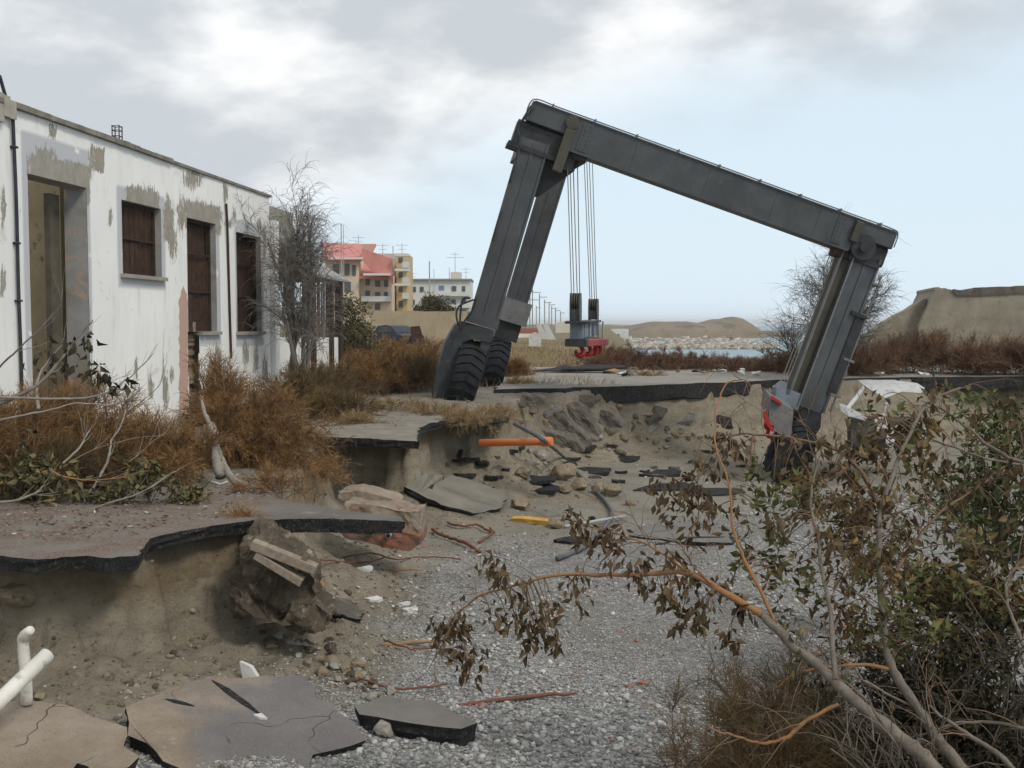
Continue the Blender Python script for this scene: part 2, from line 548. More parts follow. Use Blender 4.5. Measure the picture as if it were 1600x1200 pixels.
def smooth_path(P, n):
    P = np.asarray(P, float)
    K = len(P)
    tt = np.linspace(0, K - 1, n)
    i = np.clip(np.floor(tt).astype(int), 0, K - 2)
    f = (tt - i)[:, None]
    p0, p1, p2, p3 = P[np.clip(i - 1, 0, K - 1)], P[i], P[i + 1], P[np.clip(i + 2, 0, K - 1)]
    return 0.5 * (2 * p1 + (p2 - p0) * f + (2 * p0 - 5 * p1 + 4 * p2 - p3) * f ** 2 + (3 * p1 - p0 - 3 * p2 + p3) * f ** 3)


def wobble(P, amp, rng):
    P = np.array(P)
    return P + rng.normal(0, amp, P.shape) * np.linspace(0.1, 1, len(P))[:, None]


def norm(v):
    return v / (np.linalg.norm(v, axis=-1, keepdims=True) + 1e-9)


def strands(P, R, sides=3):
    """N strands of K points into one tube soup: returns V, F(quads)"""
    N, K, _ = P.shape
    T = np.empty_like(P)
    T[:, 1:-1] = P[:, 2:] - P[:, :-2]
    T[:, 0] = P[:, 1] - P[:, 0]
    T[:, -1] = P[:, -1] - P[:, -2]
    T = norm(T)
    ref = np.where(np.abs(T[:, :1, 2:3]) < 0.9, np.array([0, 0, 1.0]), np.array([1.0, 0, 0]))
    A = norm(np.cross(T, np.broadcast_to(ref, T.shape)))
    B = np.cross(T, A)
    ang = 2 * np.pi * np.arange(sides) / sides
    V = P[:, :, None] + R[:, :, None, None] * (A[:, :, None] * np.cos(ang)[None, None, :, None] + B[:, :, None] * np.sin(ang)[None, None, :, None])
    idx = np.arange(N * K * sides).reshape(N, K, sides)
    a = idx[:, :-1]
    b = np.roll(a, -1, 2)
    c2 = np.roll(idx[:, 1:], -1, 2)
    d2 = idx[:, 1:]
    F = np.stack([a, b, c2, d2], -1).reshape(-1, 4)
    return V.reshape(-1, 3), F


def grow(P, R, m, tr, L, spread, droop, K, rs, rng, up=0.0, wig=0.15, rmin=0.0015):
    """m children on each parent strand"""
    N, KP, _ = P.shape
    tpos = rng.uniform(tr[0], tr[1], (N, m)) * (KP - 1)
    i = np.clip(tpos.astype(int), 0, KP - 2)
    f = (tpos - i)[..., None]
    ni = np.arange(N)[:, None]
    p = P[ni, i] * (1 - f) + P[ni, i + 1] * f
    tg = norm(P[ni, i + 1] - P[ni, i])
    r = (R[ni, i] * (1 - f[..., 0]) + R[ni, i + 1] * f[..., 0]) * rs
    d = norm(tg * (1 - spread) + norm(rng.normal(size=tg.shape)) * spread + np.array([0, 0, up]))
    p, d, r = p.reshape(-1, 3), d.reshape(-1, 3), np.maximum(r.reshape(-1), rmin)
    ln = L * rng.uniform(0.45, 1.0, len(p)) / (K - 1)
    out = [p]
    for q in range(K - 1):
        d = norm(d + rng.normal(0, wig, d.shape) + np.array([0, 0, -droop]) * (q + 1) / K)
        out.append(out[-1] + d * ln[:, None])
    Pn = np.stack(out, 1)
    Rn = r[:, None] * np.linspace(1, 0.35, K)[None]
    return Pn, Rn


def leaf_mesh(C, D, S, rng, width=0.45, fold=0.15, curl=0.25):
    """leaves: centre base C, direction D, size S -> V, F(tris)"""
    N = len(C)
    D = norm(D)
    side = norm(np.cross(D, norm(rng.normal(size=D.shape))))
    up = np.cross(side, D)
    S = S[:, None]
    w = width * rng.uniform(0.7, 1.2, (N, 1))
    base = C
    l1 = C + D * S * 0.45 + side * S * w * 0.5 + up * S * fold
    r1 = C + D * S * 0.45 - side * S * w * 0.5 + up * S * fold
    mid = C + D * S * 0.5
    tip = C + D * S * 1.0 - up * S * curl * rng.uniform(-1, 1, (N, 1)) + side * S * rng.uniform(-0.2, 0.2, (N, 1))
    V = np.stack([base, l1, mid, r1, tip], 1).reshape(-1, 3)
    o = (np.arange(N) * 5)[:, None]
    F = np.concatenate([o + np.array([[0, 2, 1]]), o + np.array([[0, 3, 2]]), o + np.array([[1, 2, 4]]), o + np.array([[2, 3, 4]])], 1).reshape(-1, 3)
    return V, F


def leaf_part(name, C, D, S, rnd, mat, parent, rng, **kw):
    V, F = leaf_mesh(C, D, S, rng, **kw)
    return obj(name, V, F, mat, parent, attrs={'rnd': np.repeat(rnd, 5)})


def strand_part(name, PR, mat, parent, sides=3, rnd=None, rng=None):
    Vs, Fs, As, off = [], [], [], 0
    for P, R in PR:
        V, F = strands(P, R, sides)
        Vs.append(V)
        Fs.append(F + off)
        off += len(V)
        if rnd is not None:
            As.append(np.repeat(np.clip(rng.normal(rnd[0], rnd[1], len(P)), 0, 1), P.shape[1] * sides))
    return obj(name, np.concatenate(Vs), np.concatenate(Fs), mat, parent, attrs={'rnd': np.concatenate(As)} if rnd is not None else None)


# ------------------------------------------------------------------ terrain
EDGE_PX = [(-900, 850), (-10, 850), (60, 858), (160, 856), (215, 850), (240, 836), (330, 821), (390, 815), (402, 790), (430, 765), (470, 728), (500, 678), (560, 673), (636, 675),
           (642, 663), (700, 651), (788, 648), (800, 634), (835, 614), (1000, 606), (1210, 599), (1520, 591), (2300, 582), (4200, 575)]
EDGE = np.array([atz(x, y, 0.0)[:2] for x, y in EDGE_PX])


def edge_dist(x, y):
    """signed distance to the broken edge, positive on the upper ground"""
    p = np.stack([x, y], -1)
    best = np.full(x.shape, 1e9)
    sgn = np.zeros(x.shape)
    for a, b in zip(EDGE[:-1], EDGE[1:]):
        ab = b - a
        tt = np.clip(((p - a) @ ab) / (ab @ ab), 0, 1)
        q = a + tt[..., None] * ab
        d = np.hypot(*(np.moveaxis(p - q, -1, 0)))
        cr = ab[0] * (p[..., 1] - a[1]) - ab[1] * (p[..., 0] - a[0])
        # on ties at convex corners keep the larger |cross| sign
        upd = d < best - 1e-9
        best = np.where(upd, d, best)
    # inside test by crossing count against polygon closed far behind
    poly = np.vstack([EDGE, [[5000, 9000], [-5000, 9000], [-300, 7]]])
    ins = np.zeros(x.shape, bool)
    n = len(poly)
    for i in range(n):
        (xa, ya), (xb, yb) = poly[i], poly[(i + 1) % n]
        cond = ((ya > y) != (yb > y))
        xi = (xb - xa) * (y - ya) / (yb - ya + 1e-12) + xa
        ins ^= cond & (x < xi)
    return np.where(ins, best, -best)


def zbeach(x, y):
    z = -0.92 - 0.036 * (np.clip(y, 3, 26) - 6)
    z = z + 0.10 * fbm(x * 0.35, y * 0.35, 11, 3) + 0.035 * fbm(x * 2.2, y * 2.2, 12, 3)
    z = z - 0.35 * np.exp(-(((x - 5.6) / 1.5) ** 2 + ((y - 22.3) / 1.6) ** 2))
    # the bank near the viewer rises
    z = z + 0.55 * sstep(5.2, 3.2, y)
    return z


def terrain(x, y, full=False):
    x, y = np.asarray(x, float), np.asarray(y, float)
    near = y < 60
    d0 = edge_dist(x, y)
    d = d0 + np.where(near, 0.16 * fbm(x * 1.7, y * 1.7, 3, 4) + 0.05 * fbm(x * 8, y * 8, 5, 2), 0)
    zb = zbeach(x, y)
    zu = 0.0 + np.where(near, 0.05 * fbm(x * 0.6, y * 0.6, 21, 3) + 0.02 * fbm(x * 4, y * 4, 22, 2), 0.0)
    tw = 0.9 + 0.7 * (fbm(x * 0.5, y * 0.5, 31, 2) + 0.3)
    tt = np.maximum(-d, 0)
    w = 0.55 + 0.2 * fbm(x * 0.9, y * 0.9, 32, 2)
    g = w * sstep(0, 0.16, tt) + (1 - w) * (1 - np.exp(-np.maximum(tt - 0.08, 0) / (0.45 * np.maximum(tw, 0.3))))
    z = zu * (1 - g) + zb * g
    # lumps on the talus
    z = z + np.where(near, 0.07 * fbm(x * 3.1, y * 3.1, 41, 3) * np.exp(-((tt - 0.7) / 0.6) ** 2), 0)
    cutm = sstep(0.02, .25, tt) * np.exp(-tt / 1.6) * near
    z = z + cutm * (.05 * fbm(x * 5.5, y * 5.5, 43, 4) - .06 * np.maximum(0, np.abs(fbm(x * 2.4, y * 2.4, 44, 3)) * -3 + .5)) + np.where(near, .012 * fbm(x * 14, y * 14, 45, 2), 0)
    # the sea bed beyond the cape, and land rising gently inland
    sea = sstep(42, 50, y) * sstep(0.085, 0.125, x / np.maximum(y, 1))
    z = z * (1 - sea) - 6.5 * sea
    if full:
        return z, d, tt
    return z


def TZ(x, y):
    return float(terrain(np.array([x]), np.array([y]))[0])


rows = [2.6]
while rows[-1] < 42:
    rows.append(rows[-1] * 1.0062 + 0.004)
while rows[-1] < 7500:
    rows.append(rows[-1] * 1.09)
rows = np.array(rows)
u = np.concatenate([np.linspace(-3.0, -0.62, 24)[:-1], np.linspace(-0.62, 0.62, 470), np.linspace(0.62, 3.0, 24)[1:]])
gy, gu = np.meshgrid(rows, u, indexing='ij')
gx = gu * (gy + 1.0)
gz, gd, gt = terrain(gx, gy, True)
nr, nc = gx.shape
ii = np.arange(nr * nc).reshape(nr, nc)
F = np.stack([ii[:-1, :-1], ii[:-1, 1:], ii[1:, 1:], ii[1:, :-1]], -1).reshape(-1, 4)
# masks: where gravel lies, where the bare soil of the cut shows
ppx, ppy = proj(np.stack([gx, gy, gz], -1))
gline = np.interp(gx / gy, [-0.6, -0.22, -0.16, -0.06, 0.06, 0.18, 0.3, 0.6], [5.0, 7.6, 9.6, 12.6, 13.2, 16.5, 18.0, 20.0])
gravel = sstep(0.9, -0.5, gy - gline + 1.6 * fbm(gx * 0.7, gy * 0.7, 51, 4)) * sstep(0.5, 1.3, gt)
cut = sstep(0.0, 0.06, gt) * (1 - sstep(0.9, 1.7, gt + 0.5 * fbm(gx, gy, 52, 3)))
cut *= (gz > -3)
t = NT('ground')
g_at, c_at, s_at = t.attr('gravel'), t.attr('cut'), t.attr('far')
# gravel: cells of grey, white and brown stones
vcol = t.voro(58, 'F1', 'Color')
sepn = t.n.new('ShaderNodeSeparateColor')
t.l.new(vcol, sepn.inputs[0])
grav = t.ramp(sepn.outputs[0], [(0, (0.15, 0.147, 0.14)), (0.4, (0.255, 0.25, 0.238)), (0.75, (0.36, 0.352, 0.332)), (0.93, (0.47, 0.46, 0.435)), (1, (0.60, 0.59, 0.56))])
grav = t.mix(t.map(t.noise(0.7, 6), 0.42, 0.64, 0, 0.75), grav, (0.21, 0.19, 0.16))
sand = t.mix(t.map(t.noise(1.1, 7, 0.65, 0.4), 0.35, 0.66), (0.18, 0.162, 0.13), (0.26, 0.238, 0.195))
sand = t.mix(t.map(t.noise(55, 4, 0.7), 0.58, 0.68, 0, 0.8), sand, (0.33, 0.30, 0.25))
sand = t.mix(t.map(t.noise(24, 4, 0.7), 0.62, 0.70, 0, 0.8), sand, (0.09, 0.075, 0.06))
soil = t.mix(t.map(t.noise(1.7, 8, 0.7, 0.6, stretch=(1, 1, 3.5)), 0.34, 0.64), (0.20, 0.172, 0.128), (0.33, 0.288, 0.215))
soil = t.mix(t.map(t.noise(16, 6, 0.75), 0.56, 0.68), soil, (0.11, 0.09, 0.064))
soil = t.mix(t.map(t.noise(6, 6, 0.75), 0.60, 0.72), soil, (0.31, 0.265, 0.19))
soil = t.mix(t.map(t.noise(2.2, 7, 0.7, 1.5, stretch=(.35, .35, 6)), 0.57, 0.63, 0, .75), soil, (0.26, 0.20, 0.12))
soil = t.mix(t.map(t.noise(1.6, 6, 0.65, 1.2, stretch=(2.5, 2.5, .5)), 0.60, 0.70, 0, .8), soil, (0.075, 0.058, 0.04))
far = t.mix(t.map(t.noise(0.25, 6), 0.4, 0.62), (0.20, 0.165, 0.10), (0.13, 0.115, 0.06))
gs = t.n.new('ShaderNodeSeparateXYZ')
t.l.new(t.tc.outputs['Object'], gs.inputs[0])
lay = t.math('ADD', gs.outputs[2], t.math('MULTIPLY', t.math('SUBTRACT', t.noise(1.4, 6, .7), .5), .5))
soil = t.mix(t.map(t.noise(75, 4, .75), .56, .66, 0, .75), soil, (0.33, 0.29, 0.225))
soil = t.mix(t.map(t.noise(48, 5, .75), .55, .66, 0, .7), soil, (0.085, 0.068, 0.048))
soil = t.mix(t.map(lay, -.42, -.30, 0, .85), soil, t.mix(t.map(t.noise(9, 7, .75), .35, .65), (0.145, 0.108, 0.066), (0.27, 0.205, 0.125)))
soil = t.mix(t.math('MULTIPLY', t.map(lay, -.50, -.44), t.map(lay, -.36, -.42, 0, .7)), soil, (0.30, 0.255, 0.18))
col = t.mix(s_at, sand, far)
col = t.mix(t.math('MULTIPLY', g_at, t.map(t.noise(5, 5), 0.2, 0.45, 0.3, 1.0)), col, grav)
col = t.mix(c_at, col, soil)
vd = t.voro(58, 'F1', 'Distance')
hb = t.math('ADD', t.math('MULTIPLY', t.math('SUBTRACT', 1.0, vd), t.math('MULTIPLY', g_at, 0.9)), t.math('MULTIPLY', t.noise(22, 6, 0.75), 0.7))
hb = t.math('ADD', hb, t.math('MULTIPLY', t.math('MULTIPLY', c_at, t.noise(9, 9, 0.78, 0.6)), 1.5))
t.bump(hb, 0.85, 0.035)
MT['ground'] = t.done(col, 0.95, 0, 0.2)
tag(obj('ground', np.stack([gx, gy, gz], -1).reshape(-1, 3), F, MT['ground'],
        attrs={'gravel': gravel.ravel(), 'cut': cut.ravel(), 'far': sstep(28, 45, gy).ravel()}, smooth=True), kind='structure')

# the sea
t = NT('sea_water')
c = t.mix(t.map(t.noise(0.06, 5, 0.6, 0.2, stretch=(1, 3, 1)), 0.5, 0.68), (0.11, 0.20, 0.23), (0.20, 0.29, 0.31))
c = t.mix(t.map(t.noise(0.14, 6, 0.7, 0.6, stretch=(1, 4, 1)), 0.64, 0.70), c, (0.62, 0.66, 0.66))
t.bump(t.noise(0.7, 5, 0.7, 0.3, stretch=(1, 3, 1)), 0.6, 0.5)
MT['sea'] = t.done(c, 0.25, 0, 0.5)
mb = MB()
mb.add([(3, 45, -4), (9000, 45, -4), (9000, 9000, -4), (-600, 9000, -4)], [(0, 1, 2, 3)])
tag(mb.build('sea', MT['sea']), kind='structure')

# ------------------------------------------------------------------ pavements and their broken edges (lie on the upper ground)
RNG = np.random.default_rng(7)


def jag(poly, n, amp, rng):
    """closed pixel polygon on the ground -> finer, ragged world polygon"""
    out = []
    K = len(poly)
    for i in range(K):
        a, b = np.array(poly[i], float), np.array(poly[(i + 1) % K], float)
        m = max(1, int(np.linalg.norm(b[:2] - a[:2]) / n))
        for j in range(m):
            p = a + (b - a) * j / m
            q = p + (rng.normal(0, amp, 3) * np.array([1, 1, 0.12]) if (j > 0 or True) else 0)
            out.append(q)
    return out


def slab(name, poly, thick, mat_top, mat_side, seed, n=0.12, amp=0.022, parent=None, inset=0.03, bumpy=0.01):
    """a broken slab: polygon of world points (the top surface), ragged edge, rough broken side"""
    rng = np.random.default_rng(seed)
    top = np.array(jag(poly, n, amp, rng))
    K = len(top)
    c = top.mean(0)
    nrm = np.zeros(3)
    for i in range(K):
        nrm += np.cross(top[i] - c, top[(i + 1) % K] - c)
    nrm /= np.linalg.norm(nrm)
    if nrm[2] < 0:
        nrm = -nrm
        top = top[::-1]
    out = norm(top - c)
    V = list(top)
    rings = 4
    for r_ in range(1, rings + 1):
        f = r_ / rings
        q = np.arange(K) * n * 1.2
        off = (fbm(q * 5, q * 0 + r_ * 3.3, seed, 3) * .03 - inset * f * (.7 + fbm(q * 2, q * 0 + 7, seed + 3, 2)))[:, None]
        V += list(top + out * off - nrm * thick * f * (1 + .22 * fbm(q * 1.5, q * 0 + 2, seed + 6, 3))[:, None])
    m = MB()
    F = [tuple(range(K))]
    mi = [0]
    for r_ in range(rings):
        for i in range(K):
            j = (i + 1) % K
            F.append((r_ * K + j, r_ * K + i, (r_ + 1) * K + i, (r_ + 1) * K + j))
            mi.append(1)
    F.append(tuple(rings * K + i for i in range(K - 1, -1, -1)))
    mi.append(1)
    return obj(name, np.array(V), F, [mat_top, mat_side], parent, mi)


t = NT('littered_asphalt')
c = t.mix(t.map(t.noise(1.5, 6), 0.35, 0.65), (0.115, 0.107, 0.096), (0.175, 0.163, 0.145))
lit = t.mix(t.map(t.noise(60, 5, 0.75), 0.4, 0.6), (0.085, 0.058, 0.042), (0.25, 0.195, 0.155))
lit = t.mix(t.map(t.noise(2.5, 5, 0.7), 0.4, 0.62, 0, .8), lit, (0.20, 0.185, 0.165))
sx = t.n.new('ShaderNodeSeparateXYZ')
t.l.new(t.tc.outputs['Object'], sx.inputs[0])
lm = t.math('SUBTRACT', 0.0, t.math('ADD', sx.outputs[0], t.math('MULTIPLY', t.noise(2.0, 6, 0.7), 1.6)))
c = t.mix(t.map(lm, 0.75, 1.5), c, lit)
c = t.mix(t.map(t.noise(90, 3, 0.7), 0.62, 0.72, 0, 0.9), c, (0.36, 0.33, 0.29))
c = t.mix(t.map(t.noise(1.1, 4), 0.62, 0.72, 0, 0.6), c, (0.33, 0.33, 0.32))
t.bump(t.noise(70, 5, 0.75), 0.7, 0.015)
MT['littered'] = t.done(c, 0.95, 0, 0.2)


def zp(px, py, z):
    return atz(px, py, z)


# ledge nearest the viewer: asphalt sheet hanging over the washed-out cut, its tip curling out to the right
near_pts = [zp(-700, 850, .02), zp(-60, 862, .02), zp(30, 872, .02), zp(60, 874, .02), zp(140, 868, .02), zp(165, 872, .03), zp(215, 868, .0), zp(232, 842, .04), zp(300, 826, .05), zp(400, 812, .045),
            zp(520, 810, .03), zp(632, 815, .005), zp(626, 808, .01), zp(560, 800, .02), zp(480, 788, .03), zp(400, 772, .035), zp(345, 757, .03), zp(240, 750, .03), zp(100, 745, .03), zp(-700, 735, .03)]
tag(slab('road_ledge', near_pts, 0.10, MT['littered'], MT['bitumen'], 3, 0.05, 0.008), kind='structure')
# middle ledge: thin crust of pavement over the hollow
mid_pts = [zp(478, 682, .03), zp(560, 684, .03), zp(654, 690, .03), zp(652, 670, .03), zp(672, 661, .03), zp(705, 655, .03), zp(795, 651, .03), zp(796, 641, .03), zp(740, 632, .03), zp(640, 637, .03), zp(520, 640, .03), zp(470, 655, .03)]
tag(slab('pavement', mid_pts, 0.11, mat_mix('pavement_dirt', (0.17, 0.15, 0.12), (0.25, 0.225, 0.185), 3, 0.95, 0.6, 60, (0.09, 0.07, 0.05), 26, (0.6, 0.7)), MT['bitumen'], 4, 0.08, 0.018), kind='structure')
# far road: grey sheet with a thick dark broken edge
far_pts = [zp(775, 608, .08), zp(850, 607, .08), zp(1000, 602, .08), zp(1215, 594, .08), zp(1340, 590, .08), zp(1525, 588, .08), zp(1800, 587, .08), zp(1800, 566, .10), zp(1200, 571, .10), zp(800, 574, .10)]
tag(slab('road', far_pts, 0.36, mat_mix('road_far', (0.215, 0.20, 0.175), (0.29, 0.27, 0.235), 0.8, 0.95, 0.4, 30, (0.13, 0.11, 0.08), 4, (0.58, 0.68)), MT['bitumen'], 5, 0.4, 0.06, inset=0.05), kind='structure')

# ------------------------------------------------------------------ derelict white building on the left
WA, WB = -7.34, 0.1096                                  # wall plane: X = WA + WB * Y
wdir = np.array([WB, 1.0, 0.0])
wdir /= np.linalg.norm(wdir)
wnrm = np.array([1.0, -WB, 0.0])
wnrm /= np.linalg.norm(wnrm)                            # outwards, to the viewer's side
wo_ = np.array([WA, 0.0, 0.0])


def wp(px, py):
    """pixel -> (s, z) on the wall plane"""
    d = ray(px, py)
    n = wnrm
    t_ = (wo_ - np.array([0, 0, CAMZ])) @ n / (d @ n)
    P = np.array([0, 0, CAMZ]) + d * t_
    return (P - wo_) @ wdir, P[2]


def ws(s, z, o=0.0):
    """wall (s, z, out) -> world"""
    return wo_ + wdir * s + wnrm * o + np.array([0, 0, z])


def wpx(px, py):
    return wp(px, py)[0]


ROOFZ = wp(240, 246)[1]
s_end = wpx(420, 310)
s_beg = 8.0
op = {}
op['door'] = (wpx(46, 400), wpx(137, 400), -0.6, wp(92, 283)[1])
op['w1'] = (wpx(191, 370), wpx(252, 370), wp(220, 430)[1], wp(220, 319)[1])
op['w2'] = (wpx(293, 430), wpx(338, 430), wp(315, 518)[1], wp(315, 345)[1])
op['w3'] = (wpx(370, 440), wpx(408, 440), wp(390, 518)[1], wp(390, 367)[1])
bld = thing('derelict_building', ws((s_beg + s_end) / 2, 0.0), 'derelict white single-storey building with peeling plaster and rusted window screens', 'building')
# broken strip below window 2 where the wall has crumbled down to the ground
crumb = (wpx(294, 560), wpx(312, 560))
step = 0.05
ss = np.unique(np.concatenate([np.arange(s_beg, s_end, step), [s_end]] + [[o[0], o[1]] for o in op.values()]))
zz = np.unique(np.concatenate([np.arange(-0.7, ROOFZ, step), [ROOFZ]] + [[o[2], o[3]] for o in op.values()]))
ss = ss[np.concatenate([[True], np.diff(ss) > 1e-4])]
zz = zz[np.concatenate([[True], np.diff(zz) > 1e-4])]
GS, GZ = np.meshgrid(ss, zz, indexing='ij')
relief = 0.012 * fbm(GS * 0.9, GZ * 0.9, 61, 3)
WV = wo_ + wdir * GS[..., None] + wnrm * relief[..., None] + np.array([0, 0, 1.0]) * GZ[..., None]
cs, cz = (GS[:-1, :-1] + GS[1:, 1:]) / 2, (GZ[:-1, :-1] + GZ[1:, 1:]) / 2
keep = np.ones(cs.shape, bool)
for a, b, c0, d0 in op.values():
    keep &= ~((cs > a) & (cs < b) & (cz > c0) & (cz < d0))
crm = (cs > crumb[0] + 0.05 * fbm(cz * 2, cz * 0, 62, 3)) & (cs < crumb[1] + 0.12 * fbm(cz * 3, cz * 0 + 4, 63, 3)) & (cz < op['w2'][2] + .01)
keep &= ~crm
idx = np.arange(GS.size).reshape(GS.shape)
WF = np.stack([idx[:-1, :-1], idx[1:, :-1], idx[1:, 1:], idx[:-1, 1:]], -1)[keep]
wpx_, wpy_ = proj(WV)
# where the white coat has come off: (px, py, rx, ry) blobs on the wall
peel = np.zeros(GS.shape)
for (cx, cy, rx, ry) in [(66, 255, 28, 30), (70, 272, 30, 20), (112, 276, 30, 20), (215, 300, 22, 14), (300, 325, 34, 16), (328, 335, 22, 20), (262, 330, 7, 30), (82, 206, 8, 18), (143, 250, 6, 30), (5, 320, 5, 40), (4, 440, 6, 30), (172, 340, 5, 16),
                         (205, 300, 10, 12), (232, 304, 16, 18), (262, 345, 8, 22), (270, 378, 9, 34), (284, 335, 8, 40), (300, 280, 20, 18), (310, 330, 26, 18), (340, 340, 10, 12), (352, 300, 5, 24), (358, 350, 9, 10),
                         (236, 605, 6, 22), (213, 575, 4, 18), (268, 585, 4, 16), (258, 610, 7, 36), (384, 550, 6, 26), (400, 560, 5, 28), (415, 575, 5, 30), (340, 560, 8, 36), (330, 580, 6, 30), (405, 352, 5, 14), (366, 335, 4, 16), (413, 380, 4, 40), (128, 320, 7, 12)]:
    peel = np.maximum(peel, 1.15 - np.sqrt(((wpx_ - cx) / rx) ** 2 + ((wpy_ - cy) / ry) ** 2) * 0.75)
for (x0, x1, y0, y1) in ((50, 138, 246, 298), (292, 342, 318, 352), (200, 246, 296, 322), (150, 160, 236, 262), (258, 268, 330, 372)):
    q = 1.1 - np.maximum(0, np.maximum(np.maximum(x0 - wpx_, wpx_ - x1) / 6, np.maximum((y0 + (wpx_ - x0) * .2) - wpy_, wpy_ - y1 - (wpx_ - x0) * .2) / 12))
    peel = np.maximum(peel, q)
peel = np.clip(peel, 0, 1)
border = np.zeros(GS.shape)
for kname, (e0, e1, et, eb) in {'door': (0.12, 0.06, 0.48, 0), 'w1': (0.12, 0.13, 0.20, 0.20), 'w2': (0.02, 0.16, 0.10, 0.24), 'w3': (0.08, 0.12, 0.20, 0.26)}.items():
    a, b, c0, d0 = op[kname]
    border = np.maximum(border, ((GS > a - e0) & (GS < b + e1) & (GZ > c0 - eb) & (GZ < d0 + et)).astype(float))
pinkm = np.clip(1.3 - np.abs(wpx_ - 287) / 9 - np.clip(470 - wpy_, 0, 99) / 30, 0, 1)
t = NT('white_wall')
pl = t.math('ADD', t.attr('peel'), t.math('MULTIPLY', t.math('SUBTRACT', t.noise(11, 8, 0.72, 0.6, stretch=(1.8, 1.8, 0.5)), 0.5), 2.6))
pm = t.map(pl, 0.60, 0.64)
small = t.map(t.noise(7, 8, 0.74, 0.5, stretch=(1.3, 1.3, .8)), 0.685, 0.695)
white = t.mix(t.map(t.noise(0.8, 6, 0.7, 0.4, stretch=(1, 1, 0.35)), 0.3, 0.7), (0.74, 0.725, 0.69), (0.84, 0.825, 0.79))
white = t.mix(t.map(t.noise(7, 6, 0.75, 0.3, stretch=(1, 1, 0.12)), 0.54, 0.72, 0, 0.6), white, (0.54, 0.51, 0.45))
white = t.mix(t.map(t.noise(1.7, 8, 0.8, 1.2), 0.595, 0.605, 0, .35), white, (0.45, 0.42, 0.37))
white = t.mix(t.math('MULTIPLY', t.attr('border'), t.map(t.noise(3, 5, 0.7), 0.36, 0.40)), white, (0.475, 0.475, 0.485))
under = t.mix(t.map(t.noise(5, 6, 0.7), 0.35, 0.65), (0.255, 0.235, 0.19), (0.34, 0.315, 0.265))
under = t.mix(t.map(t.noise(2.2, 4), 0.60, 0.68, 0, 0.7), under, (0.38, 0.27, 0.20))
col = t.mix(t.math('MAXIMUM', pm, small), white, under)
col = t.mix(t.map(t.math('ADD', t.attr('pink'), t.math('MULTIPLY', t.math('SUBTRACT', t.noise(7, 5), 0.5), 1.2)), 0.45, 0.52), col, (0.47, 0.31, 0.25))
base_g = t.map(t.math('ADD', t.attr('low'), t.math('MULTIPLY', t.math('SUBTRACT', t.noise(4, 6, 0.7), 0.5), 0.9)), 0.6, 0.9, 0, 0.8)
col = t.mix(base_g, col, (0.40, 0.35, 0.27))
t.bump(t.math('ADD', t.math('MULTIPLY', t.math('SUBTRACT', 1.0, pm), 0.8), t.math('MULTIPLY', t.noise(30, 5, 0.7), 0.25)), 0.5, 0.012)
MT['white_wall'] = t.done(col, 0.85, 0, 0.25)
low = np.clip(1 - (GZ - 0.0) / 0.5, 0, 1)
obj('wall', WV.reshape(-1, 3), WF, MT['white_wall'], bld, attrs={'peel': peel.ravel(), 'border': border.ravel(), 'pink': pinkm.ravel(), 'low': low.ravel()}, smooth=True)
# reveals of the openings, end wall, back wall
TH = 0.32
m = MB()


def wbox(mb, s0, s1, z0, z1, o0, o1, mi=0):
    P = [ws(s0, z0, o1), ws(s0, z1, o1), ws(s1, z1, o1), ws(s1, z0, o1), ws(s0, z0, o0), ws(s0, z1, o0), ws(s1, z1, o0), ws(s1, z0, o0)]
    return mb.hexa(P, mi)


MT['reveal'] = mat_mix('reveal_plaster', (0.22, 0.205, 0.165), (0.33, 0.325, 0.32), 1.4, 0.9, 0.3, 40, (0.42, 0.30, 0.23), 2.4, (0.58, 0.64))
for kname in op:
    a, b, c0, d0 = op[kname]
    m = MB()
    P = [ws(a, c0, 0), ws(a, d0, 0), ws(b, d0, 0), ws(b, c0, 0)]
    Q = [ws(a, c0, -TH), ws(a, d0, -TH), ws(b, d0, -TH), ws(b, c0, -TH)]
    m.add(P + Q, [(0, 1, 5, 4), (1, 2, 6, 5), (2, 3, 7, 6)] + ([(3, 0, 4, 7)] if c0 > 0 else []))
    m.build('reveal', MT['reveal'], bld)
m = MB()
wbox(m, s_end - 0.02, s_end, -0.6, ROOFZ, -6, 0.0)
m.build('end_wall', MT['white_wall'], bld)
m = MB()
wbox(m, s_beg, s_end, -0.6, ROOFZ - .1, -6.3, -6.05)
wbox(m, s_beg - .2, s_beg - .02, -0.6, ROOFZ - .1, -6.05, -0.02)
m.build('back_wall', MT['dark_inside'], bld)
# inside walls seen through the doorway
a, b, c0, d0 = op['door']
m = MB()
wbox(m, b + 0.55, b + 0.75, -.4, 3.6, -4.5, -TH - .9)
wbox(m, b + 0.12, b + 0.38, -.4, 3.95, -1.1, -TH - .12)
m.add([ws(a - 2.0, -.4, -4.6), ws(b + 2.4, -.4, -4.6), ws(b + 2.4, 3.2, -4.6), ws(a - 2.0, 3.2, -4.6)], [(0, 1, 2, 3)])
m.build('inner_wall', MT['yellow_wall'], bld)
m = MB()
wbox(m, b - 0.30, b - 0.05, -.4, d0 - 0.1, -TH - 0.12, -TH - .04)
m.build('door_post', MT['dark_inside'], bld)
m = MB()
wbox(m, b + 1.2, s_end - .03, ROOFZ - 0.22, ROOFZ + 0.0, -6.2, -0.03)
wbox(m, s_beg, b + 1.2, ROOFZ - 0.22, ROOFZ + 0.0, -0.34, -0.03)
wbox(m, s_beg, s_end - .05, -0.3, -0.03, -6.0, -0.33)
m.build('ceiling', MT['dark_inside'], bld)
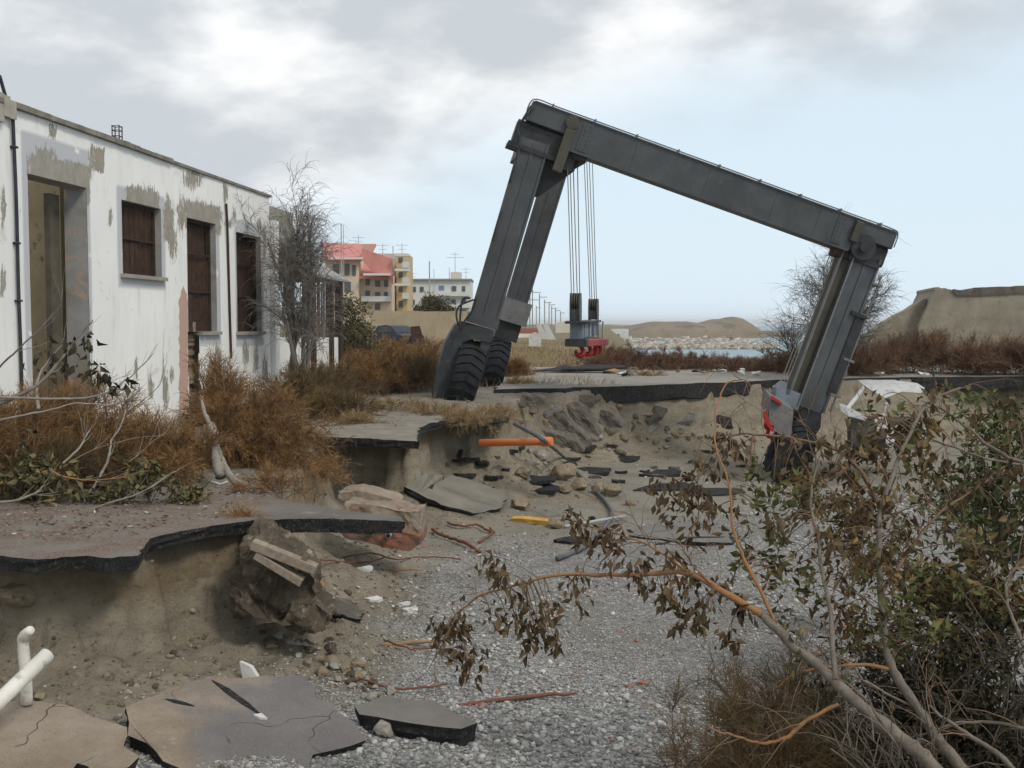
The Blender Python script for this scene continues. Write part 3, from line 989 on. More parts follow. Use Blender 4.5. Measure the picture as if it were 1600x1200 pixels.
# roof slab edge: thick weathered lip for the first part, thin drip edge beyond
s_mid = wpx(264, 240)
m = MB()
rng = np.random.default_rng(5)
sa = np.linspace(s_beg - 0.2, s_mid, 60)
for i in range(59):
    up = 0.02 * vnoise(np.array([sa[i] * 1.5]), np.array([0.0]), 3)[0]
    wbox(m, sa[i], sa[i + 1], ROOFZ + 0.002, ROOFZ + 0.055 + up, -6.2 if sa[i] > op['door'][1] + 1.2 else -.36, 0.07 + rng.uniform(-.008, .008))
wbox(m, s_mid, s_end + 0.06, ROOFZ + 0.002, ROOFZ + 0.05, -6.2, 0.04)
m.build('roof', mat_mix('roof_lip', (0.14, 0.125, 0.10), (0.26, 0.24, 0.20), 3, 0.95, 0.5, 30), bld)
# window screens: rusted plates with a few bars, and sills
for kname in ('w1', 'w2', 'w3'):
    a, b, c0, d0 = op[kname]
    m = MB()
    zsteps = np.linspace(c0, d0, 24)
    ssteps = np.linspace(a, b, 18)
    rr = np.random.default_rng(hash(kname) % 1000 if False else {'w1': 1, 'w2': 2, 'w3': 3}[kname])
    gs, gz_ = np.meshgrid(ssteps, zsteps, indexing='ij')
    oo = -0.17 + 0.05 * fbm(gs * 2, gz_ * 2, 70, 3) + (0.06 if kname == 'w1' else 0.0) * (gz_ - c0)
    VV = wo_ + wdir * gs[..., None] + wnrm * oo[..., None] + np.array([0, 0, 1.0]) * gz_[..., None]
    ix = np.arange(gs.size).reshape(gs.shape)
    FF = np.stack([ix[:-1, :-1], ix[1:, :-1], ix[1:, 1:], ix[:-1, 1:]], -1).reshape(-1, 4)
    win = obj('window', VV.reshape(-1, 3), FF, MT['rust'], bld, smooth=True)
    f = MB()
    wbox(f, a, a + .05, c0, d0, -0.16, -0.10)
    wbox(f, b - .05, b, c0, d0, -0.16, -0.10)
    wbox(f, a + .05, b - .05, d0 - .05, d0, -0.16, -0.10)
    for q in ((0.5,) if kname == 'w1' else (0.36, 0.70)):
        zq = c0 + (d0 - c0) * q
        wbox(f, a + .05, b - .05, zq - .012, zq + .012, -0.13, -0.10)
    for q in np.linspace(0.12, 0.88, 7):
        sq = a + (b - a) * q
        f.tube([ws(sq, c0, -0.12), ws(sq, d0 - .05, -0.12)], 0.006, 4)
    f.build('window_frame', MT['rust_frame'], win)
    if kname != 'w2':
        sl = MB()
        wbox(sl, a - .08, b + .07, c0 - .06, c0 - .004, -0.1, 0.07)
        sl.build('sill', MT['plaster_grey'], win)
    else:
        sl = MB()
        wbox(sl, a + .45, b + .07, c0 - .06, c0 - .004, -0.1, 0.07)
        sl.build('sill', MT['plaster_grey'], win)
# the crumbled core below the second window and its rusted leaf
m = MB()
a, b, c0, d0 = op['w2']
rng = np.random.default_rng(9)
for i in range(26):
    z0 = -0.5 + i * 0.08
    wbox(m, crumb[0] - .1, crumb[1] + .15, z0, z0 + .08, -0.4, -0.16 + rng.uniform(-.05, .05))
m.build('wall_core', MT['rock_tan'], bld)
m = MB()
wbox(m, a + .02, a + .34, c0 - .04, c0 + .62, -0.10, -0.07)
m.build('loose_shutter', MT['rust_frame'], bld)
# black cable down the near corner and one between the tall windows
m = MB()
cab = [(-6, 118), (6, 158), (14, 176), (17, 230), (21, 330), (24, 450), (28, 560), (30, 640)]
m.tube(smooth_path([ws(*wp(x, y), 0.04) for x, y in cab], 40), 0.021, 8)
for (x, y) in ((18, 230), (22, 380), (25, 470)):
    s_, z_ = wp(x, y)
    wbox(m, s_ - .035, s_ + .035, z_ - .012, z_ + .012, 0.0, 0.066)
m.build('cable', MT['black_rubber'], bld, True)
m = MB()
m.tube(smooth_path([ws(*wp(x, y), 0.03) for x, y in [(351, 318), (353, 360), (355, 430), (357, 500), (359, 560)]], 20), 0.022, 6)
m.build('drain_pipe', MT['rust_frame'], bld, True)
# reinforcement cage sticking out of the roof
m = MB()
RC = at(183, 212, 15.9)
RC[2] = ROOFZ + .05
for ox in (-.05, .05):
    for oy in (-.06, .06):
        m.tube([RC + [ox, oy, 0], RC + [ox, oy, .24]], 0.009, 5)
for z_ in (.09, .17, .23):
    m.tube([RC + [q[0], q[1], z_] for q in ((-.05, -.06), (.05, -.06), (.05, .06), (-.05, .06), (-.05, -.06))], 0.006, 4)
m.build('rebar_cage', MT['rust_frame'], bld)
# broken lip of concrete at the very left of the roof
m = MB()
for i in range(9):
    s_ = s_beg + 4.15 + i * 0.11
    wbox(m, s_, s_ + .13, ROOFZ - .12 - rng.uniform(0, .1), ROOFZ + .05 + rng.uniform(0, .09), -0.4, 0.05 + rng.uniform(0, .04))
m.build('broken_parapet', MT['concrete'], bld)

# annex behind the white building, then a veranda with a tin roof
an = thing('annex_building', ws(s_end + 1.2, 0), 'low weathered annex with dark opening behind the bare tree, joined to the white building', 'building')
zt = wp(470, 325)[1]
s2 = wpx(478, 340)
m = MB()
wbox(m, s_end + 0.02, s_end + 0.30, -0.5, ROOFZ - 0.45, -0.28, 0.10)
m.build('corner_post', MT['white_wall'], an)
m = MB()
wbox(m, s_end + .02, s2, ROOFZ - 0.95, ROOFZ - 0.06, -5.0, -0.3)
m.build('parapet', MT['plaster_grey'], an)
m = MB()
wbox(m, s_end + .02, s2, -0.5, 1.25, -0.5, -0.22)
m.build('low_wall', MT['white_wall'], an)
m = MB()
wbox(m, s_end + .02, s2, 1.25, ROOFZ - 0.95, -0.9, -0.8)  # dark sheet standing in for the shade inside the annex opening
wbox(m, s_end + .9, s_end + 1.0, 1.25, ROOFZ - 0.95, -0.5, -0.36)
m.build('boarding_dark_infill', MT['rust'], an)
ve = thing('veranda', ws(s2 + 1.6, 0), 'collapsing veranda with grey sloping tin roof, dark posts and low white wall', 'veranda')
s3 = wpx(531, 480)
ze = at(520, 436, 27)[2]
m = MB()
A0, A1 = ws(s2 + .04, ze + 1.15, -1.2), ws(s2 + .04, ze + .02, 0.25)
B0, B1 = ws(s3 - 1.2, ze + 1.1, -1.6), ws(s3, ze + .0, 0.22)
B2, A2 = ws(s3, ze + .0, -3.4), ws(s2 + .04, ze + 1.15, -3.4)
thk = np.array([0, 0, -.06])
m.add([A0, A1, B1, B0, A0 + thk, A1 + thk, B1 + thk, B0 + thk], [(0, 1, 2, 3), (7, 6, 5, 4), (1, 5, 6, 2), (0, 4, 5, 1), (3, 2, 6, 7)])
m.add([B0, B1, B2, B0 + thk, B1 + thk, B2 + thk], [(0, 1, 2), (5, 4, 3), (1, 4, 5, 2)])
m.build('roof', mat_mix('tin_roof', (0.36, 0.36, 0.35), (0.25, 0.245, 0.235), 2, 0.6, 0.3, 20, (0.2, 0.15, 0.11), 4, (0.56, 0.66), stretch=(1, 6, 1)), ve)
for s_, w_ in ((s3 - .16, .10), (s3 - 1.0, .09), (s2 + .3, .1)):
    m = MB()
    wbox(m, s_ - w_, s_ + w_, -0.3, ze, -0.06, 0.10)
    m.build('post', MT['rust_frame'], ve)
m = MB()
rng = np.random.default_rng(14)
s_ = s2 + .45
while s_ < s3 - .5:
    w_ = rng.uniform(.08, .2)
    wbox(m, s_, s_ + w_, 1.2, ze - rng.uniform(.02, .2), -0.25, -0.22 + rng.uniform(-.02, .02), int(rng.integers(0, 2)))
    s_ += w_ + rng.uniform(.02, .22)
m.build('boarding_dark_infill', [mat_mix('red_boards', (0.15, 0.05, 0.035), (0.22, 0.09, 0.06), 3, 0.9), MT['wood_grey']], ve)
m = MB()
wbox(m, s2 + .02, s3 + .02, -0.4, 1.22, -0.34, 0.02)
m.build('low_wall', MT['white_wall'], ve)
m = MB()
wbox(m, s2 + .02, s3 - .1, -0.4, ze - .05, -3.6, -3.4)
m.build('back_wall', MT['yellow_wall'], ve)

# ------------------------------------------------------------------ the boat gantry crane, rolled over on one side
YN, YF = 22.5, 27.4                       # near and far frames
YR = 23.2                                 # right end stands a little farther off
P0, P1 = at(834, 157, YN), at(1403, 364, YR)
U = P1 - P0
BL = np.linalg.norm(U)
U /= BL
WD = np.array([0.135, 0.99, 0.0])
WD = WD - U * WD.dot(U)
WD /= np.linalg.norm(WD)
VD = np.cross(U, WD)
if VD[2] > 0:
    VD = -VD                              # down, square to the beam
crane = thing('gantry_crane', (at(740, 620, YN)[0], YN, 0), 'huge dark grey gantry crane leaning over, right legs sunk in the washed-out beach', 'crane')
px2m = lambda px, Y: px / FPX * Y
TB = 0.70
m = MB()
ax = (U, VD, WD)
m.frame_box(P0, ax, ((0.86, BL - 0.86), (0.0, TB), (0, 0.75)), 0, 0.02)
m.frame_box(P0, ax, ((0.0, 0.86), (0.0, 0.42), (0, 0.75)), 0, 0.02)
m.frame_box(P0, ax, ((BL - 0.86, BL), (0.0, 0.36), (0, 0.75)), 0, 0.02)
# welded plate seams and lower flange lip
m.frame_box(P0, ax, ((0.9, BL - 0.9), (TB - 0.035, TB + 0.012), (-0.03, 0.0)), 0)
m.frame_box(P0, ax, ((0.03, BL - .03), (-0.012, 0.012), (-0.035, 0.0)), 0)
for a_ in (2.3, 3.9, 5.4, 6.4):
    m.frame_box(P0, ax, ((a_, a_ + .012), (0.02, TB - .05), (-0.008, 0.0)), 0)
m.build('cross_beam', MT['crane_steel'], crane)
for a0_ in (1.12, BL - 1.32):
    m = MB()
    m.frame_box(P0, ax, ((a0_, a0_ + .22), (.06, TB - .06), (-.018, 0.0)), 0)
    for i_ in range(2):
        for j_ in range(6):
            m.disc(P0 + U * (a0_ + .06 + .10 * i_) + VD * (.11 + j_ * .095) + WD * -.022, WD, .014, .016, 6)
    m.build('splice_plate', MT['crane_steel'], crane)
m = MB()
m.frame_box(P0, ax, ((-0.16, 0.9), (0.42, 0.98), (0.10, 0.85)), 0, 0.05)
m.frame_box(P0, ax, ((-0.22, 0.95), (0.90, 1.0), (0.03, 0.9)), 0)
m.prism([P0 + U * a_ + VD * b_ + WD * 0.35 for a_, b_ in ((0.6, 0.98), (0.6, 1.75), (0.78, 1.72), (1.28, 1.02), (1.28, 0.72))], WD * 0.9)
m.build('beam_end_bracket', MT['crane_dark'], crane)
m = MB()
m.frame_box(P0, ax, ((BL - 0.88, BL - 0.02), (0.36, 0.78), (0.10, 0.85)), 0, 0.05)
m.frame_box(P0, ax, ((BL - 0.80, BL - 0.10), (0.74, 0.84), (0.03, 0.9)), 0)
m.build('beam_end_bracket', MT['crane_dark'], crane)
# longitudinal girders running away from the viewer, joining near and far legs
m = MB()
m.frame_box(P0, (U, VD, WD), ((0.15, 0.72), (0.35, 0.85), (0.85, 5.4)), 0, 0.02)
m.build('side_girder', MT['crane_dark'], crane)

def leg(ptop, pbot, Y, width, depth, mats, name='leg', rib=True, off=0.0):
    A, B = at(*ptop, Y), at(*pbot, Y)
    ld = B - A
    L = np.linalg.norm(ld)
    ld /= L
    lat = U - ld * U.dot(ld)
    lat /= np.linalg.norm(lat)
    dep = np.cross(lat, ld)
    if dep[1] < 0:
        dep = -dep
    h = width / 2
    mm = MB()
    mm.frame_box(A, (ld, lat, dep), ((0, L), (-h, h), (0, depth)), 0, 0.03)
    if rib:
        mm.frame_box(A, (ld, lat, dep), ((0.05, L - .1), (-0.03, 0.02), (-0.025, 0.0)), 0)
        mm.frame_box(A, (ld, lat, dep), ((0.0, L - .02), (-h - .025, -h + .03), (-0.03, 0.04)), 0)
        mm.frame_box(A, (ld, lat, dep), ((0.0, L - .02), (h - .03, h + .02), (-0.03, 0.04)), 0)
    o = mm.build(name, mats, crane)
    return A, B, ld, lat, dep, L, o


LA, LB, ld, lat, dep, LL, leg_o = leg((837, 220), (755, 502), YN + .15, 0.56, 0.5, MT['crane_steel'])
# scuffed collar at the leg's foot
m = MB()
m.frame_box(LA, (ld, lat, dep), ((LL - .10, LL + .10), (-.33, .33), (-.05, .55)), 0, .02)
m.build('leg_collar', MT['crane_steel'], leg_o)
FA, FB, fd, fl, fdp, FL, fleg = leg((885, 215), (803, 486), YF, 0.52, 0.5, MT['crane_steel'], rib=True)
m = MB()
m.frame_box(FA, (fd, fl, fdp), ((FL - .28, FL + .3), (-.40, .40), (-.05, .9)), 0, .02)
m.build('leg_collar', MT['crane_light'], fleg)
m = MB()
m.frame_box(FA, (fd, fl, fdp), ((FL + .3, FL + .75), (-.28, .30), (0.05, .8)), 0, .02)
m.build('leg_foot', MT['crane_dark'], fleg)
RA, RB, rd, rlat, rdep, RL, rleg = leg((1357, 398), (1266, 640), YR + .1, 0.58, 0.5, MT['crane_face'])
GA, GB, gd_, gl_, gdp, GL, gleg = leg((1352, 400), (1262, 640), YR + 4.6, 0.55, 0.7, MT['crane_dark'], rib=False)
# brown guide channel along the inner side of the right leg, with its rail
m = MB()
m.frame_box(RA, (rd, rlat, rdep), ((0.0, RL - .05), (-.53, -.31), (0.08, 0.45)), 0, .02)
m.build('guide_channel', MT['crane_brown'], rleg)
m = MB()
m.frame_box(RA, (rd, rlat, rdep), ((0.05, RL), (-.315, -.28), (-0.07, 0.08)), 0)
m.frame_box(RA, (rd, rlat, rdep), ((0.05, RL), (-.545, -.525), (-0.02, 0.10)), 0)
m.build('guide_rail', MT['crane_light'], rleg)
m = MB()
m.frame_box(RA, (rd, rlat, rdep), ((RL - .25, RL + .10), (-.58, -.25), (-.03, .3)), 0, .03)
m.disc(RA + rd * (RL - .02) + rlat * -.46 + rdep * -.04, rdep, .09, .05, 16)
m.build('clevis', MT['crane_blue'], rleg)
m = MB()
m.frame_box(RA, (rd, rlat, rdep), ((1.25, RL - .45), (.20, .40), (-.04, .4)), 0, .02)
m.frame_box(RA, (rd, rlat, rdep), ((1.22, 1.30), (.08, .42), (-.07, .42)), 0, .01)
m.build('equipment_box', MT['crane_dark'], rleg)
m = MB()
for q, o_ in ((0.55, -.02), (.60, .1), (.63, .22)):
    m.tube([RA + rd * 0.3 + rlat * (q - .12) + rdep * o_, RA + rd * (RL - .1) + rlat * (q - .12) + rdep * o_], 0.014, 5)
for q in (.5, 1.2, 2.2, 3.0):
    m.frame_box(RA, (rd, rlat, rdep), ((q, q + .05), (.28, .52), (-.05, .25)), 0)
m.build('pipe_run', MT['crane_light'], rleg)

# pulleys, pulley boxes at each end of the beam
m = MB()
m.disc(P0 + U * 0.88 + VD * 0.16 + WD * -0.08, WD, 0.14, 0.10, 22)
m.frame_box(P0, ax, ((0.80, 1.00), (0.30, 1.20), (-0.14, 0.0)), 0, .02)
m.build('pulley_housing', MT['crane_brown'], crane)
m = MB()
m.frame_box(P0, ax, ((1.10, 1.42), (TB - .02, TB + .12), (0.05, 3.4)), 0, .02)
m.frame_box(P0, ax, ((1.02, 1.20), (0.66, 1.1), (0.1, .3)), 0, .02)
m.build('pulley_bracket', MT['crane_dark'], crane)
m = MB()
m.disc(P0 + U * (BL - .60) + VD * 0.52 + WD * 0.04, WD, 0.27, 0.14, 26)
m.disc(P0 + U * (BL - .60) + VD * 0.52 + WD * -0.04, WD, 0.10, 0.10, 16)
m.build('pulley', MT['crane_dark'], crane)
m = MB()
m.frame_box(P0, ax, ((BL - .95, BL - .80), (0.05, 0.5), (-0.12, 0.0)), 0, .02)
m.build('pulley_housing', MT['crane_brown'], crane)
m = MB()
m.frame_box(P0, ax, ((BL - 1.05, BL - 0.80), (TB - .02, TB + .16), (0.1, .6)), 0, .03)
m.build('pulley_bracket', mat_mix('rusty_bracket', (0.045, 0.025, 0.02), (0.08, 0.04, 0.03), 5, .8), crane)
# conduits on top of the beam and over its ends
m = MB()
for q, o_ in ((-.05, .05), (-.075, .22)):
    pts = [P0 + U * -.02 + VD * .40 + WD * o_, P0 + U * -.06 + VD * .12 + WD * o_, P0 + U * 0.04 + VD * q + WD * o_] + [P0 + U * a_ + VD * q + WD * o_ for a_ in np.linspace(.5, BL - .15, 12)] + [P0 + U * (BL + .03) + VD * (q + .06) + WD * o_, P0 + U * (BL + .05) + VD * .3 + WD * o_]
    m.tube(smooth_path(pts, 60), 0.014, 5)
for a_ in np.linspace(.4, BL - .4, 9):
    m.frame_box(P0, ax, ((a_, a_ + .025), (-.085, 0.0), (.03, .25)), 0)
m.frame_box(P0, ax, ((-.012, 0.0), (.02, .40), (-.02, .3)), 0)
m.build('conduit', MT['crane_light'], crane)
# hydraulic hoses at the left end and down the left leg
for k_, pts in enumerate(([(834, 168), (822, 182), (812, 196), (809, 208), (811, 222), (815, 232)], [(830, 165), (817, 186), (810, 200), (812, 218), (806, 250), (796, 286)], [(783, 330), (776, 352), (770, 378)],
                          [(742, 468), (730, 472), (718, 478), (713, 490), (716, 508)], [(745, 462), (738, 486), (727, 500), (719, 516), (722, 470), (735, 466)])):
    m = MB()
    m.tube(smooth_path([at(x, y, YN - .03 - .02 * (i % 2)) for i, (x, y) in enumerate(pts)], 24), 0.022, 6)
    m.build('hose', MT['black_rubber'], crane, True)


def tyre(c, axis, R, w, parent_, wheelname='wheel'):
    axis = np.asarray(axis, float)
    axis /= np.linalg.norm(axis)
    a1 = np.cross(axis, (0, 0, 1))
    a1 /= np.linalg.norm(a1)
    a2 = np.cross(axis, a1)
    rim = MB()
    rim.disc(c, axis, R * .55, w * .7, 28)
    rim.disc(c + axis * w * .36, axis, R * .2, .12, 16)
    wh = rim.build(wheelname, MT['crane_dark'], parent_)
    N, prof = 64, [(-.42, .56), (-.5, .7), (-.5, .86), (-.44, .96), (-.3, 1.0), (0, 1.012), (.3, 1.0), (.44, .96), (.5, .86), (.5, .7), (.42, .56)]
    V, Fq = [], []
    for i in range(N):
        a_ = 2 * math.pi * i / N
        r_ = a1 * math.cos(a_) + a2 * math.sin(a_)
        V += [c + axis * (x * w) + r_ * (y * R) for x, y in prof]
    K = len(prof)
    for i in range(N):
        for j in range(K):
            Fq.append((i * K + j, i * K + (j + 1) % K, ((i + 1) % N) * K + (j + 1) % K, ((i + 1) % N) * K + j))
    tm = MB()
    tm.add(V, Fq)
    # raised chevron lugs
    for i in range(26):
        for sgn in (-1, 1):
            a0_ = 2 * math.pi * (i + (0.0 if sgn < 0 else 0.0)) / 26
            V = []
            for x, da in ((0.02, 0.0), (0.24, .055), (0.47, .12)):
                for rr_ in (0.985 if x < .4 else .95, 1.055 if x < .4 else 1.0):
                    for dd in (-.032, .032):
                        a_ = a0_ + da + dd
                        V.append(c + axis * (sgn * x * w) + (a1 * math.cos(a_) + a2 * math.sin(a_)) * R * rr_)
            tm.add(V, [(0, 1, 3, 2), (8, 10, 11, 9), (2, 3, 7, 6), (6, 7, 11, 10), (0, 2, 6, 4), (4, 6, 10, 8), (1, 5, 7, 3), (5, 9, 11, 7)])
    tm.build('tyre', MT['tyre'], wh)
    return wh


MT['tyre'] = mat_mix('tyre_rubber', (0.010, 0.012, 0.014), (0.022, 0.025, 0.028), 5, 0.88, 0.3, 40, (0.06, 0.055, 0.048), 7, (0.60, 0.76))
WAX = lat
wc = at(727, 588, YN + .5)
tyre(at(725, 590, YN + .5), WAX, 0.78, 0.60, crane)
m = MB()
fy = YN + .12
fpoly = [at(x, y, fy) for x, y in ((711, 508), (722, 502), (772, 516), (768, 536), (738, 530), (724, 534), (713, 556), (703, 592), (696, 630), (675, 620), (683, 580), (696, 535))]
m.prism(fpoly, dep * 1.0)
m.build('wheel_fairing', MT['crane_fairing'], crane)
m = MB()
fpoly = [at(x, y, fy + .05) for x, y in ((758, 512), (772, 516), (756, 568), (742, 612), (731, 610), (744, 566))]
m.prism(fpoly, dep * 0.9)
m.build('wheel_fork', MT['crane_steel'], crane)
wf = at(770, 578, YF + .35)
tyre(wf, WAX, 0.80, 0.54, crane)
m = MB()
m.prism([at(x, y, YF + .05) for x, y in ((762, 528), (792, 520), (799, 524), (790, 560), (778, 604), (772, 602), (783, 560), (786, 536), (764, 538))], dep * .9)
m.build('wheel_fairing', MT['crane_dark'], crane)
wr = at(1232, 716, YR + .3)
tyre(wr, U, 0.78, 0.54, crane)
tyre(at(1240, 690, YR + 4.9), U, 0.78, 0.54, crane)
m = MB()
m.prism([at(x, y, YR + .12) for x, y in ((1254, 636), (1284, 640), (1282, 668), (1262, 700), (1246, 690), (1244, 660))], rdep * .6)
m.build('wheel_fork', MT['crane_dark'], crane)
m = MB()
m.prism([at(x, y, YR - .05) for x, y in ((1214, 606), (1226, 596), (1230, 600), (1228, 616), (1240, 622), (1236, 634), (1210, 628))], rdep * .3)
m.build('fork_bracket', MT['crane_blue'], crane)


# hanging lifting beams with pulley blocks and red hooks
def hook_path(top, s, sx=1):
    """a J hook drawn in the plane facing along the crane"""
    ex, ez = U * np.array([1, 1, 0]), np.array([0, 0, 1.0])
    ex = ex / np.linalg.norm(ex) * sx
    pts = [(0, 0), (0.06, -.16), (0.16, -.34), (0.14, -.56), (-0.06, -.68), (-0.28, -.62), (-0.40, -.44), (-0.36, -.28)]
    return [top + ex * a_ * s + ez * b_ * s for a_, b_ in pts]


def block(px0, px1, py0, py1, Y, parent_):
    """pulley block: two cheek plates tapering at both ends, sheaves between them"""
    w = px2m(px1 - px0, Y)
    h = px2m(py1 - py0, Y)
    c = at((px0 + px1) / 2, (py0 + py1) / 2, Y)
    wdr = np.array([0.98, -.2, 0.0])
    dpr = np.array([0.2, .98, 0.0])
    blk = None
    m = MB()
    pr = [(-.34, .5), (.34, .5), (.5, .12), (.5, -.2), (.42, -.5), (-.42, -.5), (-.5, -.2), (-.5, .12)]
    dd = w * 1.35
    for o_ in (-.42, .36):
        m.prism([c + dpr * (a_ * dd) + np.array([0, 0, b_ * h]) + wdr * (o_ * w) for a_, b_ in pr], wdr * w * .12)
    m.frame_box(c, (wdr, dpr, (0, 0, 1)), ((-.30 * w, .36 * w), (-.36 * dd, .36 * dd), (-.48 * h, -.05 * h)), 0, .02)
    blk = m.build('pulley_block', MT['crane_steel'], parent_)
    m = MB()
    for o_ in (-.2, 0.0, .2):
        m.disc(c + wdr * o_ * w + np.array([0, 0, .20 * h]), wdr, .30 * h, w * .12, 20)
    m.build('sheave', MT['crane_brown'], blk)
    return c, w, h, wdr


sp = thing('lifting_spreader', at(916, 520, 24.3), 'blue-grey lifting beam with red hooks hanging on ropes from the raised crane end', 'lifting beam')
c1, w1, h1, wd1 = block(890, 908, 458, 502, 22.9, sp)
c2, w2, h2, wd2 = block(919, 935, 467, 500, 26.6, sp)
Aq, Bq = c1 + np.array([.0, -.25, -h1 / 2]), c2 + np.array([.0, .35, -h2 / 2])
Bq[2] = Aq[2] + (Bq[2] - Aq[2])
lx = Bq - Aq
LS = np.linalg.norm(lx)
lx /= LS
lz = np.array([0, 0, 1.0]) - lx * lx[2]
lz /= np.linalg.norm(lz)
ly = np.cross(lz, lx)
m = MB()
m.frame_box(Aq, (lx, ly, lz), ((0.05, LS - .05), (-.13, .13), (-.36, -.03)), 0, .01)
for q in np.linspace(.4, LS - .4, 4):
    m.frame_box(Aq, (lx, ly, lz), ((q, q + .04), (-.15, .15), (-.36, -.03)), 0)
m.build('spreader_beam', MT['crane_blue'], sp)
m = MB()
m.frame_box(Aq, (lx, ly, lz), ((-.10, LS + .05), (-.22, .22), (-.05, .0)), 0)
m.frame_box(Aq, (lx, ly, lz), ((-.25, -.1), (-.30, -.05), (-.04, -.01)), 0)
m.frame_box(Aq, (lx, ly, lz), ((-.10, LS * .55), (-.22, .22), (-.52, -.36)), 0, .02)
m.build('flange', MT['crane_dark'], sp)
m = MB()
zred = Aq[2] - .47
for (x, y, Y, s) in ((908, 541, 23.2, .30), (920, 540, 24.3, .30), (929, 539, 25.2, .30), (935, 538, 26.0, .28)):
    pt = at(x, y, Y)
    hk = MB()
    hp = smooth_path(hook_path(pt, s * .95), 22)
    hk.tube(hp, [.035, .05, .06, .05, .02], 8)
    hk.tube([pt + np.array([0, 0, .16]), pt + np.array([0, 0, -.03])], .06, 8)
    hk.build('hook', MT['red_paint'], sp, True)
m.frame_box(at(909, 536, 23.0), (norm(at(944, 534, 26.2) - at(909, 536, 23.0)), ly, lz), ((0, 3.2), (-.12, .12), (-.08, .08)), 0, .02)
m.build('hook_carrier', MT['red_paint'], sp)
m = MB()
for (x, Y) in ((922, 24.4), (935, 25.6), (942, 26.3)):
    m = MB()
    m.tube([at(x, 502, Y), at(x, 532, Y)], .025, 5)
    m.build('tie_rod', MT['grey_pipe'], sp)
m = MB()
for (x0, x1, Yt, Yb, yt, yb) in ((886, 893, 22.75, 22.75, 240, 462), (890, 897, 22.9, 22.9, 240, 462), (895, 902, 23.0, 23.0, 240, 462), (902, 906, 23.1, 23.1, 240, 464),
                         (912, 922, 26.4, 26.4, 232, 470), (916, 925, 26.5, 26.5, 232, 470), (920, 929, 26.6, 26.6, 232, 470), (925, 932, 26.7, 26.7, 232, 470)):
    m = MB()
    m.tube([at(x0, yt, Yt), at(x1, yb, Yb)], .010, 4)
    m.build('rope', MT['steel_cable'], sp)

sp2 = thing('lifting_spreader', at(1215, 655, 22.2), 'grey lifting beam with red hooks lying against the sunken foot of the crane', 'lifting beam')
m = MB()
m.prism([at(x, y, 22.0) for x, y in ((1205, 622), (1240, 640), (1236, 684), (1216, 678), (1201, 652))], np.array([.3, 2.0, .1]))
m.build('spreader_beam', MT['crane_light'], sp2)
m = MB()
m.prism([at(x, y, 21.9) for x, y in ((1194, 644), (1198, 640), (1201, 654), (1210, 672), (1207, 676), (1198, 664), (1193, 652))], np.array([.05, .3, 0]))
m.prism([at(x, y, 21.9) for x, y in ((1203, 622), (1206, 618), (1222, 629), (1221, 633))], np.array([.05, .3, 0]))
m.build('hook_carrier', MT['red_paint'], sp2)
for (x, y, Y) in ((1200, 655, 22.3), (1203, 668, 22.6)):
    hk = MB()
    hk.tube(smooth_path(hook_path(at(x, y, Y), .28, -1), 20), [.025, .04, .05, .04, .015], 8)
    hk.build('hook', MT['red_paint'], sp2, True)
m = MB()
for (x0, y0, x1, y1) in ((1306, 392, 1216, 620), (1310, 394, 1220, 622), (1300, 390, 1212, 618)):
    m = MB()
    m.tube([at(x0, y0, 23.6), at(x1, y1, 23.2)], .009, 4)
    m.build('rope', MT['steel_cable'], sp2)

# ------------------------------------------------------------------ distance: town, walls, poles, hill, breakwater
def gz_at(px, py, Y):
    return at(px, py, Y)


def bbox_building(root, name, px0, px1, ytop, Y, depth, mat, zb=0.0, yaw=0.0):
    """a block whose front spans px0..px1 at distance Y"""
    A, B = at(px0, ytop, Y), at(px1, ytop, Y)
    m = MB()
    d = np.array([0.0, depth, 0])
    lo = lambda p: np.array([p[0], p[1], zb])
    m.hexa([lo(A), A, B, lo(B), lo(A) + d, A + d, B + d, lo(B) + d])
    return m.build(name, mat, root)


MT['ochre'] = mat_mix('ochre_wall', (0.46, 0.33, 0.16), (0.54, 0.40, 0.22), .4, .9, .1, 10)
MT['cream'] = mat_mix('cream_wall', (0.56, 0.51, 0.42), (0.64, 0.60, 0.52), .4, .9, .1, 10)
MT['pale'] = mat_mix('pale_wall', (0.56, 0.56, 0.53), (0.64, 0.64, 0.61), .4, .9, .1, 10)
MT['red_tile'] = mat_mix('red_tile', (0.50, 0.19, 0.155), (0.57, 0.25, 0.21), .8, .9, .2, 12)  # roof red lightened and dulled: distance haze put into the colour
MT['brown_tile'] = mat_mix('brown_tile', (0.36, 0.17, 0.125), (0.42, 0.22, 0.165), .8, .9, .2, 12)
MT['glass_dark'] = mat_mix('glass_dark', (0.06, 0.065, 0.075), (0.10, 0.105, 0.115), 1, .35, 0, 10)
MT['blue_shutter'] = mat_mix('blue_shutter', (0.10, 0.20, 0.36), (0.13, 0.24, 0.40), 1, .6, 0, 10)


def windows(root, rects, Y, mat, inset=-.12):
    for (x0, x1, y0, y1) in rects:
        A, B = at(x0, y0, Y + inset), at(x1, y1, Y + inset)
        m = MB()
        m.box(A[0], B[0], Y + inset, Y - .004, B[2], A[2])
        m.build('window', mat, root)


def balcony(root, x0, x1, y0, y1, Y, dep_, mat):
    A, B = at(x0, y0, Y), at(x1, y1, Y)
    m = MB()
    m.box(A[0], B[0], Y - dep_, Y - .02, B[2] - .12, B[2])
    m.box(A[0], B[0], Y - dep_, Y - dep_ + .1, B[2], A[2])
    m.build('balcony', mat, root)


